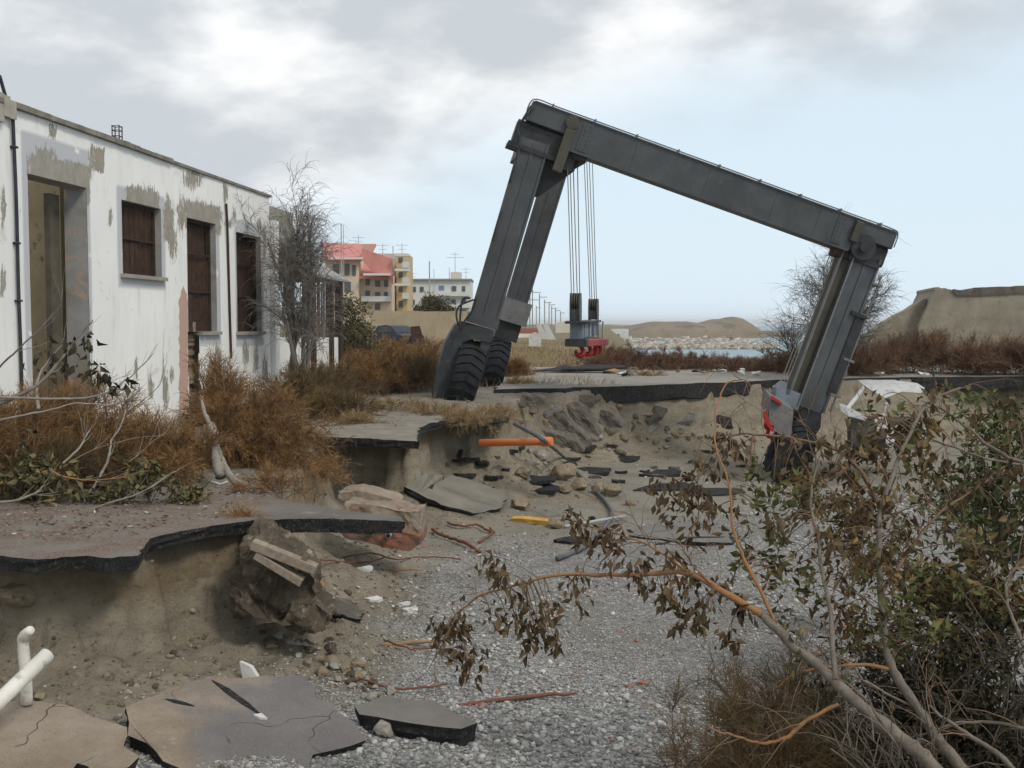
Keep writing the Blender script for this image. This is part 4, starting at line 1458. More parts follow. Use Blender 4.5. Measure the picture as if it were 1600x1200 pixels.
YA = 150.0
b1 = thing('apartment_block', at(565, 530, YA), 'ochre apartment block with stepped pink-red roofs far behind the bare tree', 'building')
MT['salmon'] = mat_mix('salmon_wall', (0.58, 0.46, 0.33), (0.64, 0.53, 0.41), .4, .9, .1, 10)
bbox_building(b1, 'wall', 508, 560, 404, YA, 10, MT['salmon'])
bbox_building(b1, 'wall', 560.5, 612, 430, YA + 2, 10, MT['salmon'])
bbox_building(b1, 'wall', 578, 618, 396, YA + 13, 9, MT['cream'])
bbox_building(b1, 'tower', 619, 636, 396, YA + 6, 9, MT['ochre'])


def roof_slope(root, pts_front, pts_back, mat, name='roof', th=.3):
    m = MB()
    f = [np.array(p) for p in pts_front] + [np.array(p) for p in pts_back]
    m.add(f + [p - np.array([0, 0, th]) for p in f], [(0, 1, 2, 3), (7, 6, 5, 4), (0, 4, 5, 1), (1, 5, 6, 2), (2, 6, 7, 3), (3, 7, 4, 0)])
    return m.build(name, mat, root)


roof_slope(b1, [at(502, 405, YA - .8), at(566, 405, YA - .8)], [at(566, 381, YA + 8), at(502, 379, YA + 8)], MT['red_tile'])
roof_slope(b1, [at(556, 432, YA + .6), at(614, 432, YA + .6)], [at(612, 401, YA + 9), at(566, 392, YA + 9)], MT['red_tile'])
roof_slope(b1, [at(534, 400, YA + 10), at(578, 400, YA + 10)], [at(588, 381, YA + 18), at(534, 381, YA + 18)], MT['brown_tile'])
m = MB()
m.prism([at(x, y, YA - .2) for x, y in ((563, 402), (566, 388), (612, 404), (613, 444), (606, 432), (580, 424))], np.array([0, 1.5, 0]))
m.build('gable', MT['red_tile'], b1)
for x0, x1, yy in ((514, 566, 402), (568, 610, 427), (617, 640, 397), (617, 640, 420), (617, 640, 443)):
    m = MB()
    A, B = at(x0, yy, YA - 1.0), at(x1, yy, YA - 1.0)
    m.box(A[0], B[0], YA - 1.3, YA - .02, A[2] - .3, A[2])
    m.build('eave', MT['pale'], b1)
windows(b1, [(520, 530, 412, 428), (538, 546, 412, 430), (550, 556, 414, 430), (520, 530, 440, 456), (538, 548, 440, 456)], YA, MT['glass_dark'])
windows(b1, [(571, 578, 436, 446), (586, 594, 438, 448), (600, 606, 438, 448), (571, 578, 454, 464), (586, 594, 456, 466), (600, 606, 456, 466), (586, 594, 474, 484)], YA + 2, MT['glass_dark'])
windows(b1, [(623, 629, 402, 410), (623, 629, 425, 434), (623, 629, 448, 456), (623, 629, 470, 480)], YA + 6, MT['glass_dark'])
windows(b1, [(588, 596, 401, 408)], YA + 13, MT['glass_dark'])
for yy in (418, 442, 466):
    balcony(b1, 630, 641, yy - 8, yy, YA + 6, 1.4, MT['pale'])
balcony(b1, 566, 612, 463, 470, YA + 2, 1.2, MT['pale'])
YB_ = 200.0
b2 = thing('apartment_block', at(690, 530, YB_), 'long pale flat-roofed block with blue shutter and roof hut left of the crane', 'building')
bbox_building(b2, 'wall', 637, 736, 438, YB_, 10, MT['pale'])
bbox_building(b2, 'roof_hut', 704, 720, 425, YB_ + 3, 5, MT['cream'])
m = MB()
A, B = at(636, 438, YB_ - .4), at(737, 438, YB_ - .4)
m.box(A[0], B[0], YB_ - .5, YB_ + 10.2, A[2] + .002, A[2] + .3)
m.build('cornice', MT['plaster_grey'], b2)
windows(b2, [(644, 650, 448, 456), (656, 662, 448, 456), (706, 713, 447, 455), (722, 727, 447, 455), (640, 648, 468, 476), (722, 728, 466, 474), (706, 712, 468, 476), (720, 728, 484, 494)], YB_, MT['glass_dark'])
windows(b2, [(686, 694, 446, 453)], YB_, MT['blue_shutter'])
for yy in (462, 480):
    balcony(b2, 690, 734, yy - 5, yy, YB_, 1.5, MT['pale'])


def mast(px, ytop, Y, r, label, cat, arms=(), zb=0.0):
    p = at(px, ytop, Y)
    o = thing('antenna_mast' if arms else 'tall_mast', (p[0], Y, zb), label, cat)
    m = MB()
    m.tube([np.array([p[0], Y, zb]), p], [r, r * .7], 6)
    m.build('pole', MT['grey_pipe'], o)
    for (f, w) in arms:
        m = MB()
        z = p[2] - f
        m.tube([np.array([p[0] - w, Y, z]), np.array([p[0] + w, Y, z])], r * .5, 5)
        m.build('crossbar', MT['grey_pipe'], o)
    return o


mast(533, 350, 110, .07, 'thin grey mast rising in front of the pink roofs', 'mast')
mast(536.5, 352, 112, .05, 'thinner grey mast beside the tall one before the pink roofs', 'mast')
mast(614, 384, YA + 15, .10, 'mast standing at the ochre tower', 'mast')
mast(671, 408, YB_ - 10, .16, 'pale chimney pipe in front of the flat-roofed block', 'mast')
mast(678, 420, YB_ - 12, .07, 'short dark pole just right of the pale chimney pipe', 'mast')
mast(711, 394, YB_ + 4, .07, 'television aerial on the roof hut of the pale block', 'aerial', ((1.0, 1.6), (.4, .8)), zb=at(711, 425, YB_ + 4)[2])
mast(702, 418, YB_ + 2, .08, 'short vent pipe beside the roof hut of the pale block', 'mast', zb=at(702, 437, YB_ + 2)[2])

for x_, y_, lab_ in ((560, 368, 'aerial over the left pink roof'), (598, 380, 'aerial over the middle pink roof'), (628, 380, 'aerial on top of the ochre tower'), (645, 425, 'small aerial at the left end of the pale block'), (728, 418, 'small aerial at the right end of the pale block')):
    mast(x_, y_, YA + 12 if x_ < 640 else YB_ + 4, .06, 'thin television ' + lab_, 'aerial', ((.3, .9), (.9, .6)), zb=9.0 if x_ < 640 else 9.2)
# beige boundary wall, wrecked dark car in front of it
bw = thing('boundary_wall', at(655, 530, 80), 'long weathered beige concrete wall behind the dark car', 'wall')
m = MB()
rng = np.random.default_rng(3)
xs = np.linspace(578, 742, 40)
top = 487 - 2.0 * np.array([fbm(np.array([x * .02]), np.array([0.]), 5, 3)[0] for x in xs])
for i in range(39):
    A, B = at(xs[i], top[i], 80), at(xs[i + 1], top[i + 1], 80)
    m.hexa([np.array([A[0], 80, -.5]), A, B, np.array([B[0], 80, -.5]), np.array([A[0], 80.4, -.5]), A + [0, .4, 0], B + [0, .4, 0], np.array([B[0], 80.4, -.5])])
m.build('panel', mat_mix('beige_wall', (0.33, 0.265, 0.175), (0.42, 0.345, 0.235), .6, .95, .3, 12, (0.22, 0.18, 0.12), 3), bw)

cz0 = 0.0
cy = 72.0
cx = at(620, 515, cy)[0]
car = thing('wrecked_car', (cx, cy, 0.0), 'dark blue abandoned car half hidden in dry brush before the beige wall', 'car')
cd = norm(np.array([0.62, -.78, 0]))
cl = np.array([-cd[1], cd[0], 0])
cu = np.array([0, 0, 1.0])
CB = np.array([cx, cy, 0.02])
MT['car_blue'] = mat_mix('car_blue', (0.018, 0.026, 0.036), (0.03, 0.042, 0.055), 2, .45, .1, 10)


def carprof(mb, prof, w0, w1):
    mb.prism([CB + cd * a_ + cu * b_ + cl * w0 for a_, b_ in prof], cl * (w1 - w0))


m = MB()
carprof(m, [(-2.0, .25), (-2.05, .75), (-1.9, .92), (-.9, .98), (.9, .95), (1.95, .78), (2.05, .5), (2.0, .25), (1.6, .2), (-1.6, .2)], -.82, .82)
m.build('body', MT['car_blue'], car)
m = MB()
carprof(m, [(-1.75, .97), (-1.2, 1.40), (-.2, 1.46), (.35, 1.38), (1.05, .96)], -.7, .7)
m.build('roof', MT['car_blue'], car)
m = MB()
carprof(m, [(-1.25, 1.0), (-.95, 1.32), (-.1, 1.36), (.3, 1.28), (.75, 1.0)], -.715, .715)
m.build('side_window', MT['glass_dark'], car)
for a_ in (-1.3, 1.3):
    for s_ in (-.8, .8):
        m = MB()
        m.disc(CB + cd * a_ + cl * s_ + cu * .28, cl, .30, .2, 18)
        m.build('wheel', MT['black_rubber'], car)
m = MB()
dp = at(652, 519, 70)
m.prism([dp + np.array([-.35, 0, -.5]), dp + np.array([-.45, 0, .35]), dp + np.array([.15, 0, .4]), dp + np.array([.4, 0, -.4])], np.array([0, .08, 0]))
tag(m.build('rusty_panel', MT['rust']), 'rusty sheet of bodywork leaning beside the dark blue car', 'scrap panel')

# catenary poles in a row along the railway
for i, (px, yt, Y) in enumerate([(806, 462, 150), (817, 448, 165), (828, 462, 185), (832, 451, 205), (843, 459, 230), (851, 468, 260), (858, 472, 290), (862, 478, 330), (868, 482, 370), (876, 486, 420), (811, 470, 300), (823, 474, 340), (838, 478, 400)]):
    p = at(px, yt, Y)
    o = thing('catenary_pole', (p[0], Y, 0), 'thin grey railway pole in the row fading away beside the crane', 'pole', 'railway poles in the distance')
    m = MB()
    r = 0.00040 * Y + .03
    m.tube([np.array([p[0], Y, 0]), p], r, 6)
    m.build('pole', MT['plaster_grey'], o)
    m = MB()
    m.tube([p - np.array([0, 0, .7]), p + np.array([1.6, 0, -.7])], r * .6, 5)
    m.build('bracket', MT['plaster_grey'], o)
m = MB()
A, B = at(790, 513, 140), at(849, 513, 170)
m.hexa([A + [0, 0, -1.0], A, B, B + [0, 0, -1.0], A + [0, 3, -1], A + [0, 3, 0], B + [0, 3, 0], B + [0, 3, -1]])
tag(m.build('goods_wagon', mat_mix('wagon_red', (0.22, 0.075, 0.055), (0.28, 0.10, 0.075), .8, .8)), 'long dull red wagon below the railway poles', 'wagon')
m = MB()
A, B = at(785, 521, 120), at(862, 522, 130)
m.hexa([np.array([A[0], A[1], -1]), A, B, np.array([B[0], B[1], -1]), np.array([A[0], A[1] + 1, -1]), A + [0, 1, 0], B + [0, 1, 0], np.array([B[0], B[1] + 1, -1])])
tag(m.build('railway_wall', MT['cream']), 'low pale wall under the dull red wagon', 'wall')
for px, Y, lab in ((848, 110, 'white slab tilted on end before the red wagon'), (859, 108, 'smaller white slab lying over beside the tilted one')):
    c = at(px, 520, Y)
    m = MB()
    m.prism([c + np.array(v) for v in ((-.15, 0, -1.0), (-.65, 0, .9), (-.25, 0, 1.0), (.75, 0, -.9))], np.array([0, .5, 0]))
    tag(m.build('white_slab', MT['white_scrap']), lab, 'slab')
for px, py, Y, w, h, lab, mt_ in ((888, 512, 190, 2.2, 1.3, 'small yellowish hut beyond the hanging hooks', 'cream'), (836, 530, 62, .35, .4, 'white drum lying on the dry ground right of the crane', 'white_scrap')):
    c = at(px, py, Y)
    m = MB()
    m.prism([c + np.array((-w, 0, -h)), c + np.array((-w, 0, h * .6)), c + np.array((0, 0, h)), c + np.array((w, 0, h * .6)), c + np.array((w, 0, -h))], np.array([0, w, 0]))
    tag(m.build('hut' if w > 1 else 'drum', MT[mt_]), lab, 'hut' if w > 1 else 'drum')
wh = thing('white_house', at(965, 526, 280), 'white terraced house on the shore left of the headland', 'house')
bbox_building(wh, 'wall', 952, 972, 520, 280, 6, MT['pale'], -4)
bbox_building(wh, 'wall', 956, 982, 514, 287, 6, MT['pale'], -4)
windows(wh, [(958, 961, 522, 525), (965, 968, 522, 525)], 280, MT['glass_dark'])

# headland and shore
def mound(name, prof, Y, dep_, zb, mat, seed, amp=1.0):
    prof = np.array(prof, float)
    xs = np.linspace(prof[0, 0], prof[-1, 0], 150)
    ys = np.interp(xs, prof[:, 0], prof[:, 1])
    nd = 40
    V = []
    for j in range(nd):
        f = j / (nd - 1)
        hf = np.sqrt(np.clip(1 - (2 * f - 1) ** 2, 0, 1)) ** .8
        for x, y in zip(xs, ys):
            p = at(x, y, Y)
            yy = Y - dep_ / 2 + dep_ * f
            hgt = (p[2] - zb) * hf
            hgt += amp * hf * fbm(np.array([p[0] * .12]), np.array([yy * .12]), seed, 4)[0]
            V.append((p[0], yy, zb + max(hgt, -.5)))
    n = len(xs)
    ix = np.arange(nd * n).reshape(nd, n)
    Fq = np.stack([ix[:-1, :-1], ix[:-1, 1:], ix[1:, 1:], ix[1:, :-1]], -1).reshape(-1, 4)
    return obj(name, np.array(V), Fq, mat, smooth=True)


MT['hill'] = mat_mix('hill_scrub', (0.165, 0.132, 0.092), (0.235, 0.19, 0.135), .05, .95, .4, .6, (0.11, 0.115, 0.07), .12, (.52, .64), dist=.5)
tag(mound('headland_hill', [(930, 516), (965, 512), (987, 508), (1024, 502), (1066, 502.5), (1092, 505), (1115, 499.5), (1142, 496.5), (1157, 498), (1168, 507), (1180, 526)], 470, 60, -4.5, MT['hill'], 8, .8), kind='structure')
tag(mound('far_shore', [(700, 512), (760, 509), (850, 507.5), (900, 508), (950, 510), (1010, 512)], 620, 60, -5, MT['hill'], 9, .6), kind='structure')
tag(mound('cape', [(1150, 524), (1175, 519), (1200, 517), (1225, 519), (1245, 524)], 480, 30, -4.5, MT['hill'], 10, .4), kind='structure')
lh = thing('white_dome_building', at(1178, 516, 475), 'small white domed building standing at the tip of the headland', 'building')
p = at(1178, 519, 475)
m = MB()
m.tube([p + np.array([0, 0, -1.5]), p + np.array([0, 0, 2.0])], 1.6, 12)
m.build('wall', MT['pale'], lh)
m = MB()
m.tube([p + np.array([0, 0, 2.01]), p + np.array([0, 0, 2.7]), p + np.array([0, 0, 3.2]), p + np.array([0, 0, 3.4])], [1.5, 1.2, .6, .1], 12)
m.build('dome', MT['pale'], lh, True)


def rock_verts(rng, n=1):
    t_ = (1 + 5 ** .5) / 2
    V = norm(np.array([(-1, t_, 0), (1, t_, 0), (-1, -t_, 0), (1, -t_, 0), (0, -1, t_), (0, 1, t_), (0, -1, -t_), (0, 1, -t_), (t_, 0, -1), (t_, 0, 1), (-t_, 0, -1), (-t_, 0, 1)]))
    Fq = [(0, 11, 5), (0, 5, 1), (0, 1, 7), (0, 7, 10), (0, 10, 11), (1, 5, 9), (5, 11, 4), (11, 10, 2), (10, 7, 6), (7, 1, 8), (3, 9, 4), (3, 4, 2), (3, 2, 6), (3, 6, 8), (3, 8, 9), (4, 9, 5), (2, 4, 11), (6, 2, 10), (8, 6, 7), (9, 8, 1)]
    return V, np.array(Fq)


IV, IF = rock_verts(None)


def scatter_rocks(name, C, S, mat, rng, flat=.6, parent=None, attrs=True):
    """many stones in one mesh: centres C (N,3), sizes S (N,3)"""
    N = len(C)
    ang = rng.uniform(0, 2 * np.pi, N)
    V = IV[None] * rng.uniform(.7, 1.25, (N, 12, 1))
    V = V * S[:, None] * np.array([1, 1, flat])
    ca, sa = np.cos(ang)[:, None], np.sin(ang)[:, None]
    tl = rng.normal(0, .25, (N, 1))
    x, y, z = V[..., 0] * ca - V[..., 1] * sa, V[..., 0] * sa + V[..., 1] * ca, V[..., 2] + V[..., 0] * tl
    V = np.stack([x, y, z], -1) + C[:, None]
    F_ = IF[None] + (np.arange(N) * 12)[:, None, None]
    return obj(name, V.reshape(-1, 3), F_.reshape(-1, 3), mat, parent, attrs={'rnd': np.repeat(rng.uniform(0, 1, N), 12)} if attrs else None)


rng = np.random.default_rng(77)
N = 1800
px = rng.uniform(945, 1212, N)
f = rng.uniform(0, 1, N) ** .6
Yb = 300 - 60 * f
C = np.array([at(a_, 530, y_) for a_, y_ in zip(px, Yb)])
C[:, 2] = -4.3 + (1.9 - 1.8 * np.clip((px - 1130) / 90, 0, 1)) * (1 - f) * rng.uniform(.6, 1.0, N) + .3
S = rng.uniform(.3, 1.0, (N, 1)) * np.ones((1, 3))
t = NT('breakwater_stone')
c = t.ramp(t.attr('rnd'), [(0, (.20, .18, .15)), (.5, (.33, .30, .25)), (1, (.48, .455, .40))])
MT['bw'] = t.done(c, .95)
tag(scatter_rocks('breakwater_rocks', C, S, MT['bw'], rng, .8), kind='stuff')

# concrete ruin on the right
ru = thing('concrete_ruin', at(1500, 560, 40), 'tilted slab ruin of grey concrete with ragged top beside dry brush', 'ruin')
YU = 40.0
rng = np.random.default_rng(21)


def ragged(pts, n, amp):
    out = []
    for a_, b_ in zip(pts[:-1], pts[1:]):
        for j in range(n):
            f_ = j / n
            out.append((a_[0] + (b_[0] - a_[0]) * f_ + rng.normal(0, amp), a_[1] + (b_[1] - a_[1]) * f_ + rng.normal(0, amp)))
    out.append(pts[-1])
    return out


m = MB()
tp = ragged([(1338, 538), (1372, 508), (1447, 466)], 8, .8)
m.prism([at(x, y, YU + .6) for x, y in tp + [(1436, 600), (1330, 600)]], np.array([.6, 2.2, 0]))
m.build('sloping_slab', MT['concrete_dark'], ru)
m = MB()
tp = ragged([(1436, 508), (1458, 462), (1461, 449), (1468, 449), (1490, 453), (1521, 457), (1522, 450), (1600, 447), (1900, 443)], 7, .7)
m.prism([at(x, y, YU) for x, y in tp + [(1900, 600), (1434, 600)]], np.array([1.0, 4.5, 0]))
m.build('wall_block', MT['concrete_dark'], ru)
m = MB()
tp = ragged([(1488, 452), (1521, 456), (1522, 449), (1700, 446)], 9, .6)
m.prism([at(x, y, YU - .06) for x, y in tp + [(1700, 456), (1600, 458), (1530, 462), (1495, 462)]], np.array([.0, .05, 0]))
m.build('broken_lip', MT['rock_dark'], ru)

# ------------------------------------------------------------------ fallen slabs, pipes, rubble
def zt(px, py):
    """pixel -> point on the terrain"""
    d = ray(px, py)
    t_ = np.concatenate([np.arange(3.0, 60, .02)])
    P = np.array([0, 0, CAMZ])[None] + d[None] / d[1] * t_[:, None]
    h = terrain(P[:, 0], P[:, 1])
    below = np.nonzero(P[:, 2] <= h)[0]
    return P[below[0]] if len(below) else P[-1]


def tilt_slab(name, pts, label, thick, mats, seed, cat='slab', lift=0.0, n=.1, amp=.018, group=None):
    o = slab(name, pts, thick, mats[0], mats[1], seed, n, amp)
    return tag(o, label, cat, group)


ad = (MT['asphalt_dust'], MT['bitumen'])
tilt_slab('asphalt_slab', [zp(198, 1106, -.72), zp(262, 1078, -.70), zp(330, 1058, -.70), zp(470, 1056, -.74), zp(520, 1100, -.84), zp(577, 1156, -.92), zp(490, 1180, -.92), zp(470, 1205, -.92), zp(300, 1215, -.88), zp(206, 1150, -.80)],
          'large brown-grey asphalt slab with two black cracks fallen below the cut', .12, ad, 31)
tilt_slab('asphalt_slab', [zp(-120, 1120, -.60), zp(30, 1094, -.62), zp(110, 1100, -.66), zp(202, 1148, -.74), zp(206, 1200, -.78), zp(150, 1218, -.8), zp(140, 1196, -.79), zp(115, 1190, -.78), zp(100, 1230, -.8), zp(-120, 1240, -.76)],
          'dusty tan asphalt slab at the bottom left under the white pipes', .12, ad, 32)
tilt_slab('asphalt_slab', [zp(552, 1102, -.84), zp(600, 1089, -.82), zp(676, 1093, -.83), zp(746, 1132, -.86), zp(716, 1140, -.86), zp(566, 1118, -.86)],
          'small grey asphalt slab with thick black broken edge on the gravel', .14, (MT['asphalt'], MT['bitumen']), 33)
tilt_slab('asphalt_slab', [zp(225, 1190, -.93), zp(330, 1205, -.95), zp(480, 1215, -.98), zp(480, 1260, -1.0), zp(215, 1260, -.98)], 'lower asphalt slab wedged under the large cracked one', .12, ad, 34)
from mathutils.bvhtree import BVHTree


def on_obj(o, px, py):
    me = o.data
    tree = BVHTree.FromPolygons([v.co for v in me.vertices], [tuple(q.vertices) for q in me.polygons])
    d = Vector(ray(px, py)).normalized()
    h = tree.ray_cast(Vector((0, 0, CAMZ)), d)
    return np.array(h[0]) if h[0] else zt(px, py)


big_slab = bpy.data.objects['asphalt_slab']
for a_, b_, w_ in (((330, 1064), (412, 1121), 5.5), ((258, 1094), (304, 1104), 3.0)):
    A, B = np.array(a_, float), np.array(b_, float)
    nn = np.array([-(B - A)[1], (B - A)[0]]) / np.linalg.norm(B - A)
    pts = [A - nn * 1, A + (B - A) * .3 - nn * w_, A + (B - A) * .7 - nn * w_ * .8, B, A + (B - A) * .6 + nn * w_ * .5, A + (B - A) * .3 + nn * w_ * .5]
    m = MB()
    m.prism([on_obj(big_slab, *q) + [0, 0, .006] for q in pts], np.array([0, 0, -.02]))
    m.build('crack', MT['bitumen'], big_slab)
base = zt(390, 1062) + [0, 0, .02]
m = MB()
m.prism([at(x, y, base[1]) for x, y in ((374, 1034), (392, 1042), (404, 1062), (380, 1066))], np.array([.01, .03, 0]))
tag(m.build('plaster_shard', MT['white_scrap']), 'sharp white plaster shard standing behind the cracked slab', 'shard')
m = MB()
m.prism([on_obj(big_slab, x, y) + [0, 0, .012] for x, y in ((396, 1119), (409, 1117), (418, 1125), (406, 1124))], np.array([0, 0, -.02]))
tag(m.build('plaster_shard', MT['white_scrap']), 'little white shard at the end of the long black crack', 'shard')

# white sewer pipes at lower left
pa = zp(45, 1098, -.62)
m = MB()
Yp = pa[1]
m.tube(smooth_path([at(42, 1100, Yp), at(40, 1050, Yp), at(36, 1004, Yp), at(39, 993, Yp - .02), at(48, 984, Yp - .05)], 14), [.033, .033, .033, .033, .024], 14)
tag(m.build('standing_pipe', MT['white_pvc'], None, True), 'upright white plastic pipe with bent top rising out of the cut', 'pipe')
m = MB()
A, B = at(-60, 1152, Yp - .75), at(74, 1023, Yp - .18)
m.tube([A, B], .042, 18)
tag(m.build('fallen_pipe', MT['white_pvc'], None, True), 'thick white plastic pipe leaning across the upright one', 'pipe')

# orange pipe poking out of the middle ledge
c0 = at(752, 692, 15.4)
m = MB()
A, B = at(750, 692, 15.6), at(862, 690, 15.2)
axp = norm(B - A)
m.tube([A, B - axp * .14, B - axp * .135, B], [.052, .052, .052, .052], 16)
m.tube([B - axp * .15, B - axp * .14, B + axp * .005, B + axp * .006], [.052, .066, .066, .05], 16)
tag(m.build('orange_pipe', MT['orange'], None, True), 'bright orange plastic pipe sticking out of the middle ledge', 'pipe')

# long black hose from the rubble down to the gravel
hp = [(804, 662, 15.6), (830, 676, 15.2), (852, 690, 14.9), (880, 716, None), (905, 745, None), (930, 770, None), (948, 790, None), (956, 806, None), (952, 818, None), (930, 846, None), (905, 864, None), (871, 878, None)]
pts = []
for x, y, Y in hp:
    p = at(x, y, Y) if Y else zt(x, y) + np.array([0, 0, .04])
    pts.append(p)
m = MB()
m.tube(smooth_path(pts, 60), .030, 8)
tag(m.build('water_hose', MT['hose_grey'], None, True), 'long dark hose curving down from the rubble onto the gravel', 'hose')
m = MB()
m.tube([zt(882, 826) + [0, 0, .03], zt(976, 812) + [0, 0, .05]], .024, 8)
tag(m.build('conduit_pipe', MT['grey_pipe'], None, True), 'straight light grey pipe lying across the end of the dark hose', 'pipe')

# fallen brick masonry near the slab's tip
def chunk(name, fr, d, mats, parent=None, n=6, amp=.02, seed=0, rnd_sides=True):
    """rough block: front polygon of world points, extruded by d; subdivided and knocked about"""
    import bmesh
    m = MB()
    m.prism(fr, d)
    me = newmesh(name, np.array(m.v), m.f, mats)
    bm = bmesh.new()
    bm.from_mesh(me)
    bmesh.ops.recalc_face_normals(bm, faces=bm.faces)
    bmesh.ops.triangulate(bm, faces=bm.faces)
    bmesh.ops.subdivide_edges(bm, edges=bm.edges, cuts=n, use_grid_fill=True)
    bmesh.ops.triangulate(bm, faces=bm.faces)
    co = np.array([v.co for v in bm.verts])
    bm.normal_update()
    nn = np.array([v.normal for v in bm.verts])
    q = fbm(co[:, 0] * 5 + co[:, 2] * 3, co[:, 1] * 5 - co[:, 2] * 4, seed, 4) + .5 * fbm(co[:, 0] * 16 + co[:, 2] * 9, co[:, 1] * 16 - co[:, 2] * 11, seed + 5, 3)
    co = co + nn * (q * amp)[:, None]
    for v, c_ in zip(bm.verts, co):
        v.co = c_
    bm.to_mesh(me)
    bm.free()
    o = bpy.data.objects.new(name, me)
    COL.objects.link(o)
    if parent is not None:
        off = np.array(parent.location)
        me.transform(__import__('mathutils').Matrix.Translation(-Vector(off)))
        o.parent = parent
    return o


Yk = 11.2
ch = chunk('masonry_chunk', [at(x, y, Yk + .2) for x, y in ((530, 770), (560, 766), (612, 780), (622, 787), (620, 797), (580, 794), (540, 785), (528, 778))], np.array([.03, .28, .03]), MT['mortar'], None, 6, .022, 1)
tag(ch, 'long mortared brick fragment lying on top of the larger broken wall piece', 'masonry')
bp = thing('masonry_block', at(600, 850, Yk), 'fallen brick wall block with orange face and two round conduit holes', 'masonry')
chunk('rendered_face', [at(x, y, Yk - .1) for x, y in ((540, 786), (600, 792), (640, 800), (657, 798), (656, 838), (632, 836), (560, 826), (538, 800))], np.array([.04, .4, .02]), MT['mortar'], bp, 9, .035, 2)
chunk('brick_face', [at(x, y, Yk - .22) for x, y in ((525, 822), (570, 826), (634, 832), (656, 838), (656, 852), (640, 862), (590, 852), (540, 840))], np.array([.04, .5, .02]), mat_mix('brick_face', (0.13, 0.10, 0.075), (0.27, 0.105, 0.06), 3.2, .9, .6, 40, (0.09, 0.075, 0.06), 7, (.50, .62)), bp, 5, .025, 3)
for (x, y) in ((580, 832), (607, 836)):
    c_ = at(x, y, Yk - .26)
    hm = MB()
    hm.disc(c_, (0.1, 1, 0.1), .030, .06, 16)
    h_ = hm.build('conduit_hole', MT['plaster_grey'], bp)
    hm = MB()
    hm.disc(c_ + np.array([0, -.028, 0]), (0.1, 1, 0.1), .022, .02, 14)
    hm.build('bore', MT['bitumen'], h_)
tilt_slab('asphalt_slab', [zt(634, 776) + [0, 0, .14], zt(662, 764) + [0, 0, .22], zt(720, 764) + [0, 0, .2], zt(792, 782) + [0, 0, .12], zt(784, 800) + [0, 0, .06], zt(744, 808) + [0, 0, .05], zt(690, 800) + [0, 0, .10]],
          'flat sandy asphalt slab sliding from the middle ledge', .09, (mat_mix('sandy_slab', (0.17, 0.155, 0.125), (0.23, 0.21, 0.17), 2, .95, .4, 60), MT['bitumen']), 35)
y0 = zt(828, 818)
yc = chunk('yellow_board', [y0 + np.array(v) for v in ((-.26, .08, .0), (-.28, .06, .06), (-.1, .0, .07), (.26, -.12, .05), (.28, -.12, -.01), (.0, -.02, .0))], np.array([.06, .14, .01]), MT['yellow'], None, 3, .012, 4)
tag(yc, 'bent yellow board lying by the tan boulders', 'board')

# big lump of concrete and roots at the end of the near cut
lump = thing('concrete_lump', at(440, 960, 7.9), 'jagged brown lump of broken concrete hanging at the end of the near cut', 'rubble lump')
chunk('lump', [at(x, y, 7.9) for x, y in ((384, 858), (405, 852), (440, 866), (488, 905), (494, 940), (512, 962), (508, 982), (470, 992), (420, 968), (378, 955), (372, 930), (386, 900))], np.array([-.1, .5, .1]), MT['lump'], lump, 9, .15, 6)
chunk('lump_cap', [at(x, y, 7.82) for x, y in ((462, 942), (494, 940), (514, 960), (508, 985), (470, 992), (440, 975))], np.array([-.05, .4, .03]), MT['lump'], lump, 6, .08, 7)
for k_, (a_, b_, w_) in enumerate((((392, 852), (492, 892), .035), (((398, 868), (470, 912), .03)), ((462, 890), (482, 864), .02))):
    m = MB()
    A, B = at(*a_, 7.75), at(*b_, 7.7)
    dd = norm(B - A)
    m.frame_box(A, (dd, np.array([0, 1.0, 0]), np.cross(dd, (0, 1, 0))), ((0, np.linalg.norm(B - A)), (0, .1), (-w_, w_)), 0, .006)
    tag(m.build('plank', MT['wood_grey']), ('weathered grey plank lying along the top of the brown lump', 'lower rotten plank nailed under the first one on the lump', 'short dark stake crossing the planks on the lump')[k_], 'plank')
tilt_slab('asphalt_slab', [zt(512, 958) + [0, 0, .12], zt(540, 952) + [0, 0, .1], zt(572, 964) + [0, 0, .04], zt(560, 976) + [0, 0, .04], zt(520, 976) + [0, 0, .10]], 'small dark flake of asphalt beside the brown lump', .07, (MT['rock_dark'], MT['bitumen']), 36, n=.06)


